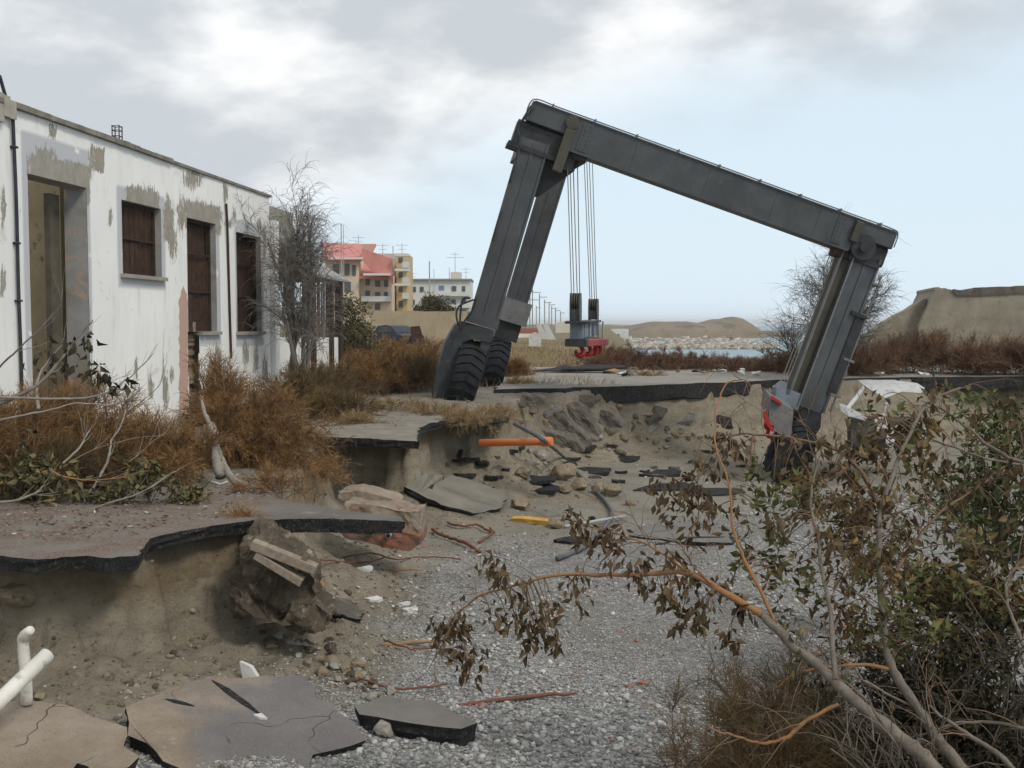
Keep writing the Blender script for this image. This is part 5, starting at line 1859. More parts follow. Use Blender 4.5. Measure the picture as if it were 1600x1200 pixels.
def boulder(px, py, r, mat, label, cat='boulder', group=None, name='boulder', seed=0, flat=.8, sink=.25):
    import bmesh
    p = zt(px, py)
    rr = r / FPX * p[1]
    g = np.random.default_rng(seed)
    bm = bmesh.new()
    bmesh.ops.create_icosphere(bm, subdivisions=3, radius=1.0)
    co = np.array([v.co for v in bm.verts])
    # a few flat knocks
    for _ in range(15):
        d_ = norm(g.normal(size=3))
        h_ = g.uniform(.50, .82)
        dd = co @ d_
        co = co - np.maximum(dd - h_, 0)[:, None] * d_ * .9
    co = co * (1 + .12 * fbm(co[:, 0] * 2 + co[:, 2], co[:, 1] * 2 - co[:, 2], seed, 4) + .05 * fbm(co[:, 0] * 7 + 3 * co[:, 2], co[:, 1] * 7 - 3 * co[:, 2], seed + 9, 3))[:, None]
    sc = np.array([g.uniform(.9, 1.3), g.uniform(.8, 1.1), flat * g.uniform(.8, 1.1)])
    a_ = g.uniform(0, 6.28)
    co = co * sc * rr
    co = np.stack([co[:, 0] * math.cos(a_) - co[:, 1] * math.sin(a_), co[:, 0] * math.sin(a_) + co[:, 1] * math.cos(a_), co[:, 2]], -1)
    for v, c_ in zip(bm.verts, co):
        v.co = c_
    me = bpy.data.meshes.new(name)
    bm.to_mesh(me)
    bm.free()
    me.materials.append(mat)
    o = bpy.data.objects.new(name, me)
    COL.objects.link(o)
    o.location = (p[0], p[1] + rr * .4, p[2] + rr * (flat - sink))
    return tag(o, label, cat, group)


tan = MT['rock_tan']
for i, (x, y, r, lab) in enumerate([(818, 748, 17, 'tan boulder uppermost under the orange pipe'), (876, 752, 26, 'broad sandy boulder half buried beside the black hose'), (908, 768, 17, 'tan boulder in the middle of the boulder row'), (935, 772, 14, 'small tan boulder wedged in the row under the hose'),
                                (958, 778, 19, 'squarish tan boulder at the right end of the boulder row'), (884, 772, 12, 'small ochre boulder at the left of the boulder row'), (815, 798, 18, 'round tan boulder above the yellow board'), (868, 826, 14, 'grey-tan boulder at the right tip of the yellow board'),
                                (955, 680, 17, 'ochre pointed boulder among the far rubble'), (846, 720, 15, 'grey boulder just below the orange pipe tip'), (985, 790, 9, 'little tan stone right of the boulder row')]):
    boulder(x, y, r, tan if i != 9 else MT['rock_grey'], lab, seed=100 + i)
g = np.random.default_rng(5)
for i in range(60):
    t_ = g.uniform(0, 1)
    x, y = 430 + 165 * t_ + g.normal(0, 18), 1000 + 85 * t_ + g.normal(0, 13)
    boulder(x, y, g.uniform(4, 9) + 8 * g.random() ** 3, (MT['rock_grey'], MT['lump'], tan, MT['rock_grey'])[i % 4], 'rounded dusty cobble in the heap beside the fallen slabs', 'cobble', 'cobbles heaped beside the fallen slabs', 'cobble', 200 + i)
boulder(602, 1150, 24, MT['rock_grey'], 'pale stone between the cracked slab and the small grey slab', 'stone', None, 'stone', 260)
boulder(60, 1096, 12, tan, 'pinkish clay piece at the foot of the upright white pipe', 'clay piece', None, 'clay_piece', 262)
boulder(28, 955, 40, MT['rock_tan'], 'pale lump of mortar stuck in the near cut under the road', 'lump', None, 'mortar_lump', 263)
for i, (x, y, r) in enumerate([(960, 660, 12), (985, 672, 14), (1000, 665, 10), (1015, 680, 12), (975, 690, 10), (1040, 676, 9), (1055, 684, 8), (930, 690, 11), (1000, 690, 8), (1075, 690, 7), (905, 668, 12), (870, 656, 12), (850, 668, 12), (830, 650, 13), (895, 688, 9), (945, 655, 10), (965, 640, 9), (925, 660, 9), (1010, 652, 11), (1028, 664, 10), (950, 700, 7), (990, 655, 8), (860, 640, 9), (1062, 672, 7), (880, 700, 7), (1045, 690, 6), (812, 664, 9), (840, 690, 10), (1025, 695, 7), (780, 640, 9)]):
    boulder(x, y, r, (tan, MT['rock_dark'], tan, MT['rock_grey'])[i % 4], 'rough stone in the rubble slope under the far road', 'stone', 'rubble stones under the far road', 'rubble_stone', 300 + i)
for i, (pts, Yc, lab) in enumerate([(((852, 652), (880, 640), (905, 672), (935, 690), (915, 695), (870, 676)), 18.6, 'dark slab leaning steeply at the left of the far rubble'), (((880, 640), (905, 628), (920, 650), (936, 682), (905, 668)), 19.4, 'upright dark grey slab at the crown of the far rubble'),
                                 (((845, 672), (880, 682), (922, 700), (900, 706), (860, 692)), 17.2, 'flat dark slab at the foot of the far rubble'), (((938, 640), (958, 645), (972, 668), (950, 672), (935, 660)), 20.2, 'dark triangular slab right of the crown of the rubble'),
                                 (((812, 618), (852, 622), (858, 634), (815, 636)), 21.6, 'thin dark slab lying level beside the crane wheel')]):
    o = chunk('rubble_slab', [at(x, y, Yc) for x, y in pts], np.array([.06, .14, .06]), MT['rock_dark'], None, 9, .05, 40 + i)
    tag(o, lab, 'slab')
for i, (x, y, l, a_, lab) in enumerate([(838, 752, .5, .1, 'flat black asphalt flake left of the boulder row'), (850, 766, .5, .9, 'long dark asphalt splinter below the flat flake'), (925, 738, .5, .5, 'thin black flake beside the upper hose'), (1035, 742, .45, .1, 'small black flake on the bare sand'), (1045, 764, .7, .0, 'broad black flake on the sand right of the boulders'),
                                 (1115, 772, .8, .1, 'dark sheet of asphalt on the sand under the branches'), (1095, 850, .9, .05, 'long dark strip along the edge of the grey slab patch'), (905, 702, .4, .4, 'small dark flake below the far rubble'), (975, 720, .35, .2, 'tiny dark flake in the open sand'), (905, 578, .9, .1, 'black curled sheet of asphalt on the far road'), (935, 575, .7, -.1, 'second black sheet on the far road beside the brush')]):
    p = zt(x, y) if y > 600 else at(x, y, 33)
    d1 = np.array([math.cos(a_), -math.sin(a_) * .7, 0]) * l * p[1] / 14 * .55
    d2 = np.array([.1, .16, .02]) * p[1] / 14
    o = chunk('asphalt_flake', [p + v + [0, 0, .05] for v in (-d1 - d2, -d1 * .6 + d2, d1 * .7 + d2 * .9, d1 - d2 * .4, d1 * .2 - d2)], np.array([0, 0, -.05]), MT['bitumen'], None, 2, .03, 60 + i)
    tag(o, lab, 'flake')
g = np.random.default_rng(44)
for i, (x, y, w_, h_, lab) in enumerate([(1010, 640, 30, 16, 'asphalt plate leaning against the far cut right of the rubble'), (1060, 648, 26, 12, 'smaller asphalt plate slumped below the far cut'), (1115, 655, 34, 14, 'tilted asphalt plate under the far road near the crane foot'), (900, 622, 36, 10, 'broken plate sagging from the far road edge over the rubble'), (850, 635, 34, 12, 'plate of asphalt sliding off beside the crane wheel'),
                              (700, 700, 26, 16, 'plate leaning on the middle cut left of the orange pipe'), (770, 735, 30, 12, 'sandy plate slumped under the orange pipe'), (600, 748, 26, 10, 'plate fallen into the hollow under the middle ledge'), (740, 780, 24, 9, 'small plate beside the sliding sandy slab'), (1150, 700, 28, 9, 'flat plate on the sand left of the sunken foot')]):
    p = zt(x, y + h_ * .6)
    sc_ = p[1] / FPX
    pl_ = [p + np.array([g.uniform(.85, 1.15) * q0 * w_ * sc_, q1 * h_ * sc_ * .9 + .1, q2 * h_ * sc_ + .03]) for q0, q1, q2 in ((-1, -.6, -.5), (-.4, .2, .5), (.3, .5, .9), (1, .2, .6), (.8, -.5, -.2), (0, -.9, -.6))]
    o = chunk('asphalt_plate', pl_, np.array([.02, .03, -.09]), (MT['rock_dark'], MT['asphalt'], MT['bitumen'])[i % 3], None, 5, .03, 850 + i)
    tag(o, lab, 'plate')
# patch of thin flat asphalt sheet on the gravel
tilt_slab('asphalt_sheet', [zt(1000, 826) + [0, 0, .04], zt(1090, 818) + [0, 0, .04], zt(1140, 834) + [0, 0, .04], zt(1144, 852) + [0, 0, .03], zt(1060, 850) + [0, 0, .03], zt(985, 840) + [0, 0, .03]], 'thin grey sheet of asphalt lying flat on the gravel before the branches', .05, (MT['asphalt'], MT['bitumen']), 37)

# orange plastic scraps, sticks, tangled red cable
for i, (x, y, l, a_, mat, lab, nm, cat) in enumerate([(497, 917, .13, .1, 'orange', 'orange scrap of plastic beside the brown lump', 'plastic_scrap', 'scrap'), (808, 1098, .42, .25, 'red_cable', 'reddish stick lying alone on the gravel', 'stick', 'stick'), (650, 1010, .25, .15, 'wood_tan', 'short pale stick on the gravel left of the drooping leaves', 'stick', 'stick'),
                                      (1003, 1070, .09, .2, 'brick', 'single red brick piece in the middle of the gravel', 'brick_piece', 'brick piece'), (640, 955, .16, .1, 'white_scrap', 'flat white scrap on the gravel below the masonry', 'plaster_scrap', 'scrap'), (582, 938, .14, .1, 'white_scrap', 'white scrap on the gravel right of the dark flake', 'plaster_scrap', 'scrap'),
                                      (737, 860, .13, .4, 'white_scrap', 'white plastic scrap by the red cable', 'plaster_scrap', 'scrap'), (630, 946, .12, .1, 'white_scrap', 'small white chip beside the flat white scrap', 'plaster_scrap', 'scrap'), (565, 742, .10, 1.0, 'grey_pipe', 'short grey pipe end in the hollow under the middle ledge', 'pipe_end', 'pipe'),
                                      (530, 768, .12, .2, 'white_scrap', 'white plaster bit beside the top masonry', 'plaster_scrap', 'scrap'), (615, 895, .3, .1, 'wood_tan', 'tan lath on the sand below the brick block', 'stick', 'stick'), (570, 890, .16, .1, 'white_scrap', 'pale chip left of the tan lath', 'plaster_scrap', 'scrap')]):
    p = zt(x, y)
    d1 = np.array([math.cos(a_), math.sin(a_), .02]) * l
    d2 = np.array([-math.sin(a_), math.cos(a_), 0]) * l * (.10 if 'stick' in nm else .45)
    if nm == 'stick':
        mm = MB()
        mm.tube(wobble(smooth_path([p - d1 + [0, 0, .02], p + [0, 0, .035], p + d1 + [0, 0, .02]], 10), .008, np.random.default_rng(i)), [.012, .017, .009], 7)
        o = mm.build(nm, MT[mat], None, True)
    else:
        gi = np.random.default_rng(900 + i)
        pg = [p + d1 * math.cos(q) * .62 * gi.uniform(.6, 1.1) + d2 * math.sin(q) * 1.2 * gi.uniform(.6, 1.1) + [0, 0, .025 + .01 * math.sin(q * 2)] for q in np.arange(7) * .897]
        o = chunk(nm, pg, np.array([0, 0, -.03]), MT[mat], None, 2, .012, 80 + i)
    tag(o, lab, cat)
g = np.random.default_rng(8)
cabs = [([(676, 832), (684, 840), (700, 844), (715, 850), (732, 858), (750, 868)], 'thick red cable snaking across the sand'), ([(700, 822), (720, 828), (745, 826), (760, 832), (772, 836)], 'red cable loop above the thick red one'), ([(748, 852), (762, 846), (770, 836), (766, 830)], 'short red cable bending back to the loop'),
        ([(540, 876), (580, 872), (620, 880), (660, 874), (720, 878)], 'thin red cable trailing along the gravel edge'), ([(470, 878), (520, 884), (560, 886), (600, 880)], 'thin red cable beside the brown lump'), ([(600, 1010), (640, 1022), (680, 1020), (720, 1030)], 'brown root straggling over the gravel near the cobbles'), ([(560, 1070), (620, 1085), (700, 1082)], 'reddish root lying above the small grey slab')]
for i, (pl_, lab) in enumerate(cabs):
    m = MB()
    pts = smooth_path([zt(x, y) + [0, 0, .03 + .03 * g.random()] for x, y in pl_], 24)
    m.tube(pts + g.normal(0, .004, pts.shape), (.022, .016, .016, .009, .009, .008, .008)[i], 6)
    tag(m.build('cable' if i < 5 else 'root', MT['red_cable'], None, True), lab, 'cable' if i < 5 else 'root')
# wreck of a white van half buried behind the branches
va = thing('van_wreck', zt(1385, 690), 'crushed white van body half buried under the far road edge', 'wrecked van')
YV = 22.5


def plate(root, name, pts, d, mat=None):
    o = chunk(name, [at(x, y, Y) for x, y, Y in pts], np.array(d), mat or MT['van_white'], root, 3, .014, len(name) + int(pts[0][0]))
    return o


plate(va, 'roof_panel', [(1350, 602, YV), (1402, 601, YV + .4), (1445, 606, YV + .8), (1440, 614, YV + .3), (1408, 612, YV), (1384, 622, YV - .3), (1366, 612, YV - .2)], (.2, 1.0, .05))
plate(va, 'windscreen_pillar', [(1349, 602, YV), (1353, 605, YV), (1326, 640, YV - .5), (1321, 637, YV - .5)], (.05, .08, 0))
plate(va, 'windscreen_pillar', [(1384, 620, YV), (1389, 622, YV), (1382, 640, YV - .2), (1378, 652, YV - .2)], (.05, .08, 0))
plate(va, 'scuttle_panel', [(1312, 632, YV - .5), (1320, 634, YV - .5), (1356, 654, YV - .4), (1352, 658, YV - .4), (1326, 650, YV - .5), (1314, 642, YV - .5)], (.1, .35, 0))
plate(va, 'door_panel', [(1366, 656, YV - .3), (1380, 646, YV - .2), (1386, 668, YV - .2), (1370, 676, YV - .3)], (.06, .1, 0))
plate(va, 'side_panel', [(1386, 668, YV - .2), (1408, 664, YV - .1), (1412, 690, YV - .1), (1400, 704, YV - .2), (1384, 694, YV - .3)], (.06, .2, 0))
plate(va, 'rear_panel', [(1434, 668, YV), (1454, 672, YV), (1452, 700, YV), (1432, 706, YV)], (.06, .3, 0))
plate(va, 'cab_interior', [(1330, 655, YV + .3), (1430, 655, YV + .5), (1430, 700, YV + .3), (1330, 700, YV + .1)], (.1, .6, 0), MT['rock_dark'])
# bricks, litter
g = np.random.default_rng(15)
for i in range(60):
    x = g.uniform(660, 1180)
    y = 655 + (x - 660) * .02 + g.gamma(1.6, 26)
    if y > 840:
        continue
    boulder(x, y, g.uniform(3, 8), (tan, MT['rock_grey'], MT['rock_dark'])[int(g.integers(0, 3))], 'small broken stone strewn over the washed-out sand', 'stone', 'small stones strewn over the sand', 'small_stone', 700 + i)
for i in range(34):
    x, y = g.uniform(690, 1190), 690 + g.gamma(1.8, 26)
    p = zt(x, y)
    l = g.uniform(.06, .28)
    a_ = g.uniform(0, 6.28)
    pg = [p + np.array([math.cos(q + a_) * l * g.uniform(.5, 1.1), math.sin(q + a_) * l * .7 * g.uniform(.5, 1.1), .03 + .04 * g.random()]) for q in np.arange(6) * 1.047]
    o = chunk('asphalt_crumb', pg, np.array([.01, .01, -.05]), MT['bitumen'] if g.random() < .6 else MT['rock_dark'], None, 2, .02, 800 + i)
    tag(o, 'small dark asphalt piece strewn over the washed-out sand', 'asphalt piece', 'asphalt pieces strewn over the sand')
g = np.random.default_rng(11)
for i in range(110):
    for _ in range(30):
        x, y = g.uniform(470, 1350), 700 + 480 * g.random() ** 1.3
        if y > 1000 and x < 620:
            continue
        p = zt(x, y)
        if terrain(np.array([p[0]]), np.array([p[1]]), True)[2][0] > .8:
            break
    red = g.random() < .5
    s_ = g.uniform(.010, .028)
    V = IV * g.uniform(.6, 1.3, (12, 1)) * np.array([s_ * g.uniform(.8, 2), s_, s_ * .6])
    a_ = g.uniform(0, 6.28)
    V = np.stack([V[:, 0] * math.cos(a_) - V[:, 1] * math.sin(a_), V[:, 0] * math.sin(a_) + V[:, 1] * math.cos(a_), V[:, 2]], -1)
    o = bpy.data.objects.new('brick_bit' if red else 'plaster_bit', newmesh('bit', V, IF, MT['brick'] if red else MT['white_scrap']))
    COL.objects.link(o)
    o.location = tuple(p + [0, 0, s_ * .3])
    tag(o, 'small worn red brick bit lying on the gravel' if red else 'small white plaster bit lying on the gravel', 'brick bit' if red else 'plaster bit', 'brick bits on the gravel' if red else 'plaster bits on the gravel')

# loose gravel: real stones over the shingle
g = np.random.default_rng(12)
N = 150000
yy = 4.2 * (24 / 4.2) ** (g.random(N) ** .8)
xx = g.uniform(-.34, .55, N) * (yy + .5)
zz_, dd_, tt_ = terrain(xx, yy, True)
gl = np.interp(xx / yy, [-0.6, -0.22, -0.16, -0.06, 0.06, 0.18, 0.3, 0.6], [5.0, 7.6, 9.6, 12.6, 13.2, 16.5, 18.0, 20.0])
msk = sstep(1.2, -.5, yy - gl + 1.6 * fbm(xx * .7, yy * .7, 51, 4)) * sstep(.5, 1.3, tt_)
patch = sstep(-.25, .25, fbm(xx * .55 + 3, yy * .4, 57, 4))
kp = g.random(N) < np.maximum(msk * (.35 + .65 * patch), .04 * (tt_ > .3))
C = np.stack([xx, yy, zz_], -1)[kp]
s_ = (.0052 + .012 * g.random(len(C)) ** 4 * (.4 + 1.0 * sstep(-.2, .4, fbm(C[:, 0] * .8, C[:, 1] * .6, 58, 3)))) * (1 + .035 * C[:, 1])
C[:, 2] += s_ * .15
S = s_[:, None] * g.uniform(.75, 1.4, (len(C), 3))
t = NT('gravel_stone')
c = t.ramp(t.attr('rnd'), [(0, (.14, .137, .13)), (.3, (.235, .23, .22)), (.7, (.34, .333, .315)), (.93, (.44, .43, .405)), (.985, (.52, .51, .48)), (1, (.36, .2, .13))])
MT['gravel_stone'] = t.done(c, .85, 0, .3)
tag(scatter_rocks('gravel', C, S, MT['gravel_stone'], g, .55), kind='stuff')
# crumbs and small stones on the talus and the upper ground
N = 26000
yy = 5.5 * (40 / 5.5) ** g.random(N)
xx = g.uniform(-.52, .55, N) * (yy + .5)
zz_, dd_, tt_ = terrain(xx, yy, True)
kp = g.random(N) < np.where(tt_ > 0, .9 * np.exp(-((tt_ - 1.0) / .8) ** 2) + .10, .16)
kp &= ~((xx < WA + WB * yy + .2))
C = np.stack([xx, yy, zz_], -1)[kp]
s_ = (.008 + .035 * g.random(len(C)) ** 6 * np.exp(-tt_[kp] / 1.5)) * (1 + .02 * C[:, 1])
S = s_[:, None] * g.uniform(.7, 1.4, (len(C), 3))
t = NT('crumb_stone')
c = t.ramp(t.attr('rnd'), [(0, (.075, .06, .042)), (.5, (.17, .14, .10)), (.9, (.26, .225, .17)), (1, (.42, .39, .34))])
MT['crumb'] = t.done(c, .95, 0, .2)
tag(scatter_rocks('rubble_crumbs', C, S, MT['crumb'], g, .7), kind='stuff')

# ------------------------------------------------------------------ vegetation
def feather_bush(name, label, base, size, nstem, mats, seed, cat='bush', group=None, twigs=26, fine=5, tl=.45, fl=.16, r0=.010, rf=.0022, droop=.25, lean=(0, 0), cluster=.35, elev=(12, 88), rnd=(.5, .22)):
    """a bush of many fine feathery shoots: stems, twigs, fine sprays"""
    rng = np.random.default_rng(seed)
    base = np.asarray(base, float)
    root = thing(name, base, label, cat, group)
    rx, ry, h = size
    az = rng.uniform(0, 2 * np.pi, nstem)
    e = np.radians(rng.uniform(elev[0], elev[1], nstem))
    D = np.stack([np.cos(az) * np.cos(e), np.sin(az) * np.cos(e), np.sin(e)], 1)
    tgt = D * np.array([rx, ry, h]) * rng.uniform(.55, 1.05, (nstem, 1)) + np.array([lean[0], lean[1], 0]) * np.sin(e)[:, None]
    st = base + np.stack([rng.normal(0, rx * cluster * .4, nstem), rng.normal(0, ry * cluster * .4, nstem), np.zeros(nstem) - .05], 1)
    K = 7
    tt = np.linspace(0, 1, K)
    P = st[:, None] + tgt[:, None] * tt[None, :, None]
    P[:, :, 2] += (h * .18 * np.sin(tt * np.pi))[None] - droop * h * .25 * tt[None] ** 2
    P += np.cumsum(rng.normal(0, .02 * h, P.shape), 1) * tt[None, :, None]
    P[:, :, 2] = np.maximum(P[:, :, 2], terrain(P[:, :, 0], P[:, :, 1]) + .01)
    R = r0 * rng.uniform(.6, 1.2, (nstem, 1)) * np.linspace(1, .35, K)[None]
    P2, R2 = grow(P, R, twigs, (.2, 1.0), tl, .42, droop * .35, 5, .5, rng, .18, .16, rf * 1.2)
    strand_part('stem', [(P, R), (P2, R2)], mats[0], root, 3)
    P3, R3 = grow(P2, R2, fine, (.15, 1.0), fl, .45, droop * .3, 4, .6, rng, .15, .18, rf)
    hue = np.repeat(np.clip(rng.normal(0, .16, nstem), -.3, .3), twigs * fine)
    V, F_ = strands(P3, np.maximum(R3, rf * .6), 3)
    rn = np.clip(rng.normal(rnd[0], rnd[1], len(P3)) + hue, 0, 1)
    obj('foliage', V, F_, mats[1], root, attrs={'rnd': np.repeat(rn, P3.shape[1] * 3)})
    return root


def leafy_bush(name, label, base, size, nstem, mats, seed, nleaf=5000, ls=.06, cat='bush', group=None, rnd=(.5, .25), clumps=16, shell=.55, width=.5, droop=.3):
    """a bush of real leaves on stems, gathered in clumps through its volume"""
    rng = np.random.default_rng(seed)
    base = np.asarray(base, float)
    root = thing(name, base, label, cat, group)
    size = np.asarray(size, float)
    az = rng.uniform(0, 2 * np.pi, clumps)
    e = np.radians(rng.uniform(5, 88, clumps))
    cc = np.stack([np.cos(az) * np.cos(e), np.sin(az) * np.cos(e), np.sin(e)], 1) * size * rng.uniform(shell, 1.0, (clumps, 1))
    ns = max(nstem, clumps)
    tgt = cc[np.arange(ns) % clumps] * rng.uniform(.8, 1.05, (ns, 1))
    K = 6
    tt = np.linspace(0, 1, K)
    P = base + tgt[:, None] * tt[None, :, None] ** np.array([1.1, 1.1, .85])[None, None]
    P = P + np.cumsum(rng.normal(0, .025 * size[2], P.shape), 1) * tt[None, :, None]
    R = .012 * size[2] ** .5 * np.linspace(1, .3, K)[None] * np.ones((ns, 1))
    P2, R2 = grow(P, R, 7, (.35, 1), size[2] * .4, .5, .05, 4, .6, rng, .1)
    strand_part('stem', [(P, R), (P2, R2)], mats[0], root, 4)
    ci = rng.integers(0, clumps, nleaf)
    cr = size.mean() * rng.uniform(.22, .42, clumps)
    C = base + cc[ci] + norm(rng.normal(size=(nleaf, 3))) * (cr[ci] * rng.random(nleaf) ** .45)[:, None] * np.array([1, 1, .8])
    q = rng.random(nleaf) < .25
    pi = rng.integers(0, len(P2), nleaf)
    C = np.where(q[:, None], P2[pi, rng.integers(1, 4, nleaf)], C)
    C[:, 2] = np.maximum(C[:, 2], terrain(C[:, 0], C[:, 1]) + .02)
    D = norm(rng.normal(size=(nleaf, 3)) + np.array([0, 0, -droop]))
    rn = np.clip(rng.normal(rnd[0], rnd[1], nleaf) + rng.normal(0, .12, clumps)[ci], 0, 1)
    leaf_part('leaves', C, D, ls * rng.uniform(.6, 1.3, nleaf), rn, mats[1], root, rng, width=width)
    return root


def gpt(px, py, z=None):
    return zt(px, py)


TW, BK = MT['twig_dark'], MT['bark_brown']
# left: dry tamarisks along the white wall
b = np.array([-3.55, 11.7, 0.0])
feather_bush('dry_tamarisk', 'big feathery rust-brown bush leaning over the gap between white wall and middle ledge', at(375, 690, 12.2) * [1, 1, 0] + [0, 0, -.02], (.98, .75, .98), 120, (BK, MT['dry_feather']), 1, twigs=26, fine=8, tl=.34, fl=.15, r0=.009, rf=.0026, droop=.7, elev=(2, 85), cluster=.6, rnd=(.42, .24))
feather_bush('dry_tamarisk', 'upright rust-brown shoots growing against the crumbled wall under the second window', at(345, 668, 13.6) * [1, 1, 0], (.5, .4, 1.1), 36, (BK, MT['dry_feather']), 2, twigs=20, fine=7, tl=.34, fl=.14, rf=.0026, droop=.2, elev=(50, 89))
feather_bush('dry_tamarisk', 'broad brown tamarisk in front of the doorway at far left', at(60, 735, 10.8) * [1, 1, 0], (1.5, .9, 1.02), 100, (BK, MT['dry_feather']), 3, twigs=24, fine=7, tl=.36, fl=.14, rf=.0024, droop=.35, cluster=.9, rnd=(.56, .24))
feather_bush('dry_tamarisk', 'lower brown tamarisk under the white wall between doorway and window', at(190, 745, 10.6) * [1, 1, 0], (.75, .6, .58), 70, (BK, MT['dry_feather']), 4, twigs=22, fine=7, tl=.30, fl=.12, rf=.0024, droop=.4, cluster=.9)
feather_bush('olive_tamarisk', 'dark olive-brown bush between the bare fig branches and the white wall', at(165, 735, 10.9) * [1, 1, 0], (.55, .5, .62), 50, (BK, MT['dry_olive']), 8, twigs=22, fine=7, tl=.3, fl=.12, rf=.0024, droop=.4, cluster=.9, rnd=(.45, .25))
feather_bush('olive_tamarisk', 'dark green-brown bush low under the doorway behind the fig leaves', at(60, 770, 9.9) * [1, 1, 0], (.7, .5, .5), 50, (BK, MT['dry_olive']), 9, twigs=22, fine=7, tl=.3, fl=.12, rf=.0024, droop=.4, cluster=.9, rnd=(.45, .25))
feather_bush('dry_tamarisk', 'darkish brown bush at the left picture edge', at(-90, 760, 10.0) * [1, 1, 0], (1.0, .8, .9), 60, (BK, MT['dry_feather']), 5, twigs=20, fine=6, tl=.36, fl=.14, rf=.0024, droop=.4, cluster=.9, rnd=(.4, .2))
leafy_bush('fig_shrub', 'yellow-green leafy shoots at the front edge of the left bushes', at(235, 800, 9.3) * [1, 1, 0], (.55, .3, .38), 20, (MT['bark_grey'], MT['leaf_olive']), 6, 900, .07, clumps=12, rnd=(.5, .22))
leafy_bush('fig_shrub', 'olive and yellowed leafy shoots at the far left front', at(60, 800, 9.3) * [1, 1, 0], (.75, .35, .42), 24, (MT['bark_grey'], MT['leaf_olive']), 7, 900, .08, clumps=14, rnd=(.55, .25))

# left: bare fig branches
def branch_tree(name, label, cat, root_loc, limbs, mat_default, seed, group=None, thin=1.0):
    """limbs: list of (pixel path [(x, y, Y)], radii, material); each limb a tube part; returns (root, limb paths)"""
    root = thing(name, root_loc, label, cat, group)
    rng = np.random.default_rng(seed)
    out = []
    for pts, rad, mt in limbs:
        W_ = [at(x, y, Y) for x, y, Y in pts]
        n = max(12, len(W_) * 7)
        S_ = smooth_path(W_, n)
        S_ = S_ + np.stack([fbm(np.arange(n) * .35, np.full(n, k_ * 7.0), seed + len(out), 2) for k_ in range(3)], -1) * .012 * np.linspace(.2, 1, n)[:, None]
        R_ = np.interp(np.linspace(0, 1, n), np.linspace(0, 1, len(rad)), rad) * thin * (1 + .22 * fbm(np.arange(n) * .9, np.full(n, 3.0), seed + 50 + len(out), 2))
        m = MB()
        m.tube(S_, list(R_), 9)
        m.build('trunk' if len(out) < 1 else 'branch', mt or mat_default, root, True)
        out.append((S_, R_))
    return root, out


def limb_strands(S_, R_, K):
    i = np.linspace(0, len(S_) - 1, K).astype(int)
    return S_[i][None], R_[i][None]


BG_ = MT['bark_pale']
fig, limbs = branch_tree('bare_fig_tree', 'sprawling fig tree with bare pale branches before the doorway', 'tree', at(130, 800, 9.4) * [1, 1, 0], [
    ([(128, 790, 9.2), (152, 752, 9.4), (170, 716, 9.6), (174, 690, 9.8), (186, 668, 10.0), (196, 640, 10.2)], [.018, .016, .014, .012, .009, .006], BG_),
    ([(-30, 640, 9.2), (20, 622, 9.3), (60, 600, 9.4), (85, 575, 9.6), (108, 545, 9.8), (128, 520, 10.0), (146, 500, 10.0)], [.03, .027, .02, .016, .012, .008, .005], MT['bark_grey']),
    ([(-30, 610, 9.6), (0, 573, 9.6), (28, 546, 9.7), (60, 515, 9.8), (92, 480, 10.0), (98, 470, 10)], [.014, .012, .010, .008, .006, .004], TW),
    ([(-20, 620, 9.2), (50, 622, 9.3), (105, 623, 9.4), (160, 616, 9.5), (196, 594, 9.6), (220, 574, 9.7), (239, 552, 9.7)], [.014, .013, .012, .011, .009, .007, .004], BG_),
    ([(-20, 660, 9.2), (30, 650, 9.2), (80, 640, 9.3), (120, 630, 9.4), (170, 632, 9.5), (212, 616, 9.6), (217, 600, 9.6)], [.012, .011, .010, .009, .007, .006, .004], BG_),
    ([(60, 640, 9.4), (58, 600, 9.6), (70, 570, 9.7), (92, 545, 9.8), (100, 530, 9.8)], [.022, .016, .012, .008, .005], BG_),
    ([(98, 724, 9.2), (124, 700, 9.3), (132, 685, 9.4), (141, 672, 9.5)], [.013, .012, .009, .006], BG_),
    ([(80, 735, 9.1), (100, 745, 9.1), (140, 750, 9.1), (180, 748, 9.1), (230, 735, 9.1)], [.010, .010, .009, .008, .005], MT['bark_orange']),
    ([(98, 730, 9.2), (140, 706, 9.3), (190, 690, 9.4), (235, 682, 9.5)], [.008, .008, .007, .004], MT['bark_brown']),
    ([(130, 800, 8.9), (170, 786, 8.9), (220, 770, 8.9), (250, 752, 9.0), (274, 735, 9.1)], [.012, .011, .009, .008, .005], BG_),
    ([(-20, 785, 8.8), (20, 783, 8.8), (60, 768, 8.9), (66, 762, 8.9)], [.014, .013, .011, .008], BG_),
    ([(200, 722, 9.1), (215, 712, 9.2), (240, 690, 9.3), (255, 680, 9.4)], [.006, .006, .005, .003], MT['bark_brown']),
    ([(205, 640, 9.6), (250, 600, 9.8), (256, 560, 9.9)], [.004, .004, .003], TW)], BG_, 21, None, .78)
g = np.random.default_rng(31)
PR = []
for S_, R_ in limbs:
    P, R = limb_strands(S_, R_, 8)
    P2, R2 = grow(P, R, 5, (.3, 1), .34, .4, -.1, 5, .45, g, .15, .12, .0025)
    PR += [(P2, R2)]
strand_part('twigs', PR, BG_, fig, 4)
C, D, S_l = [], [], []
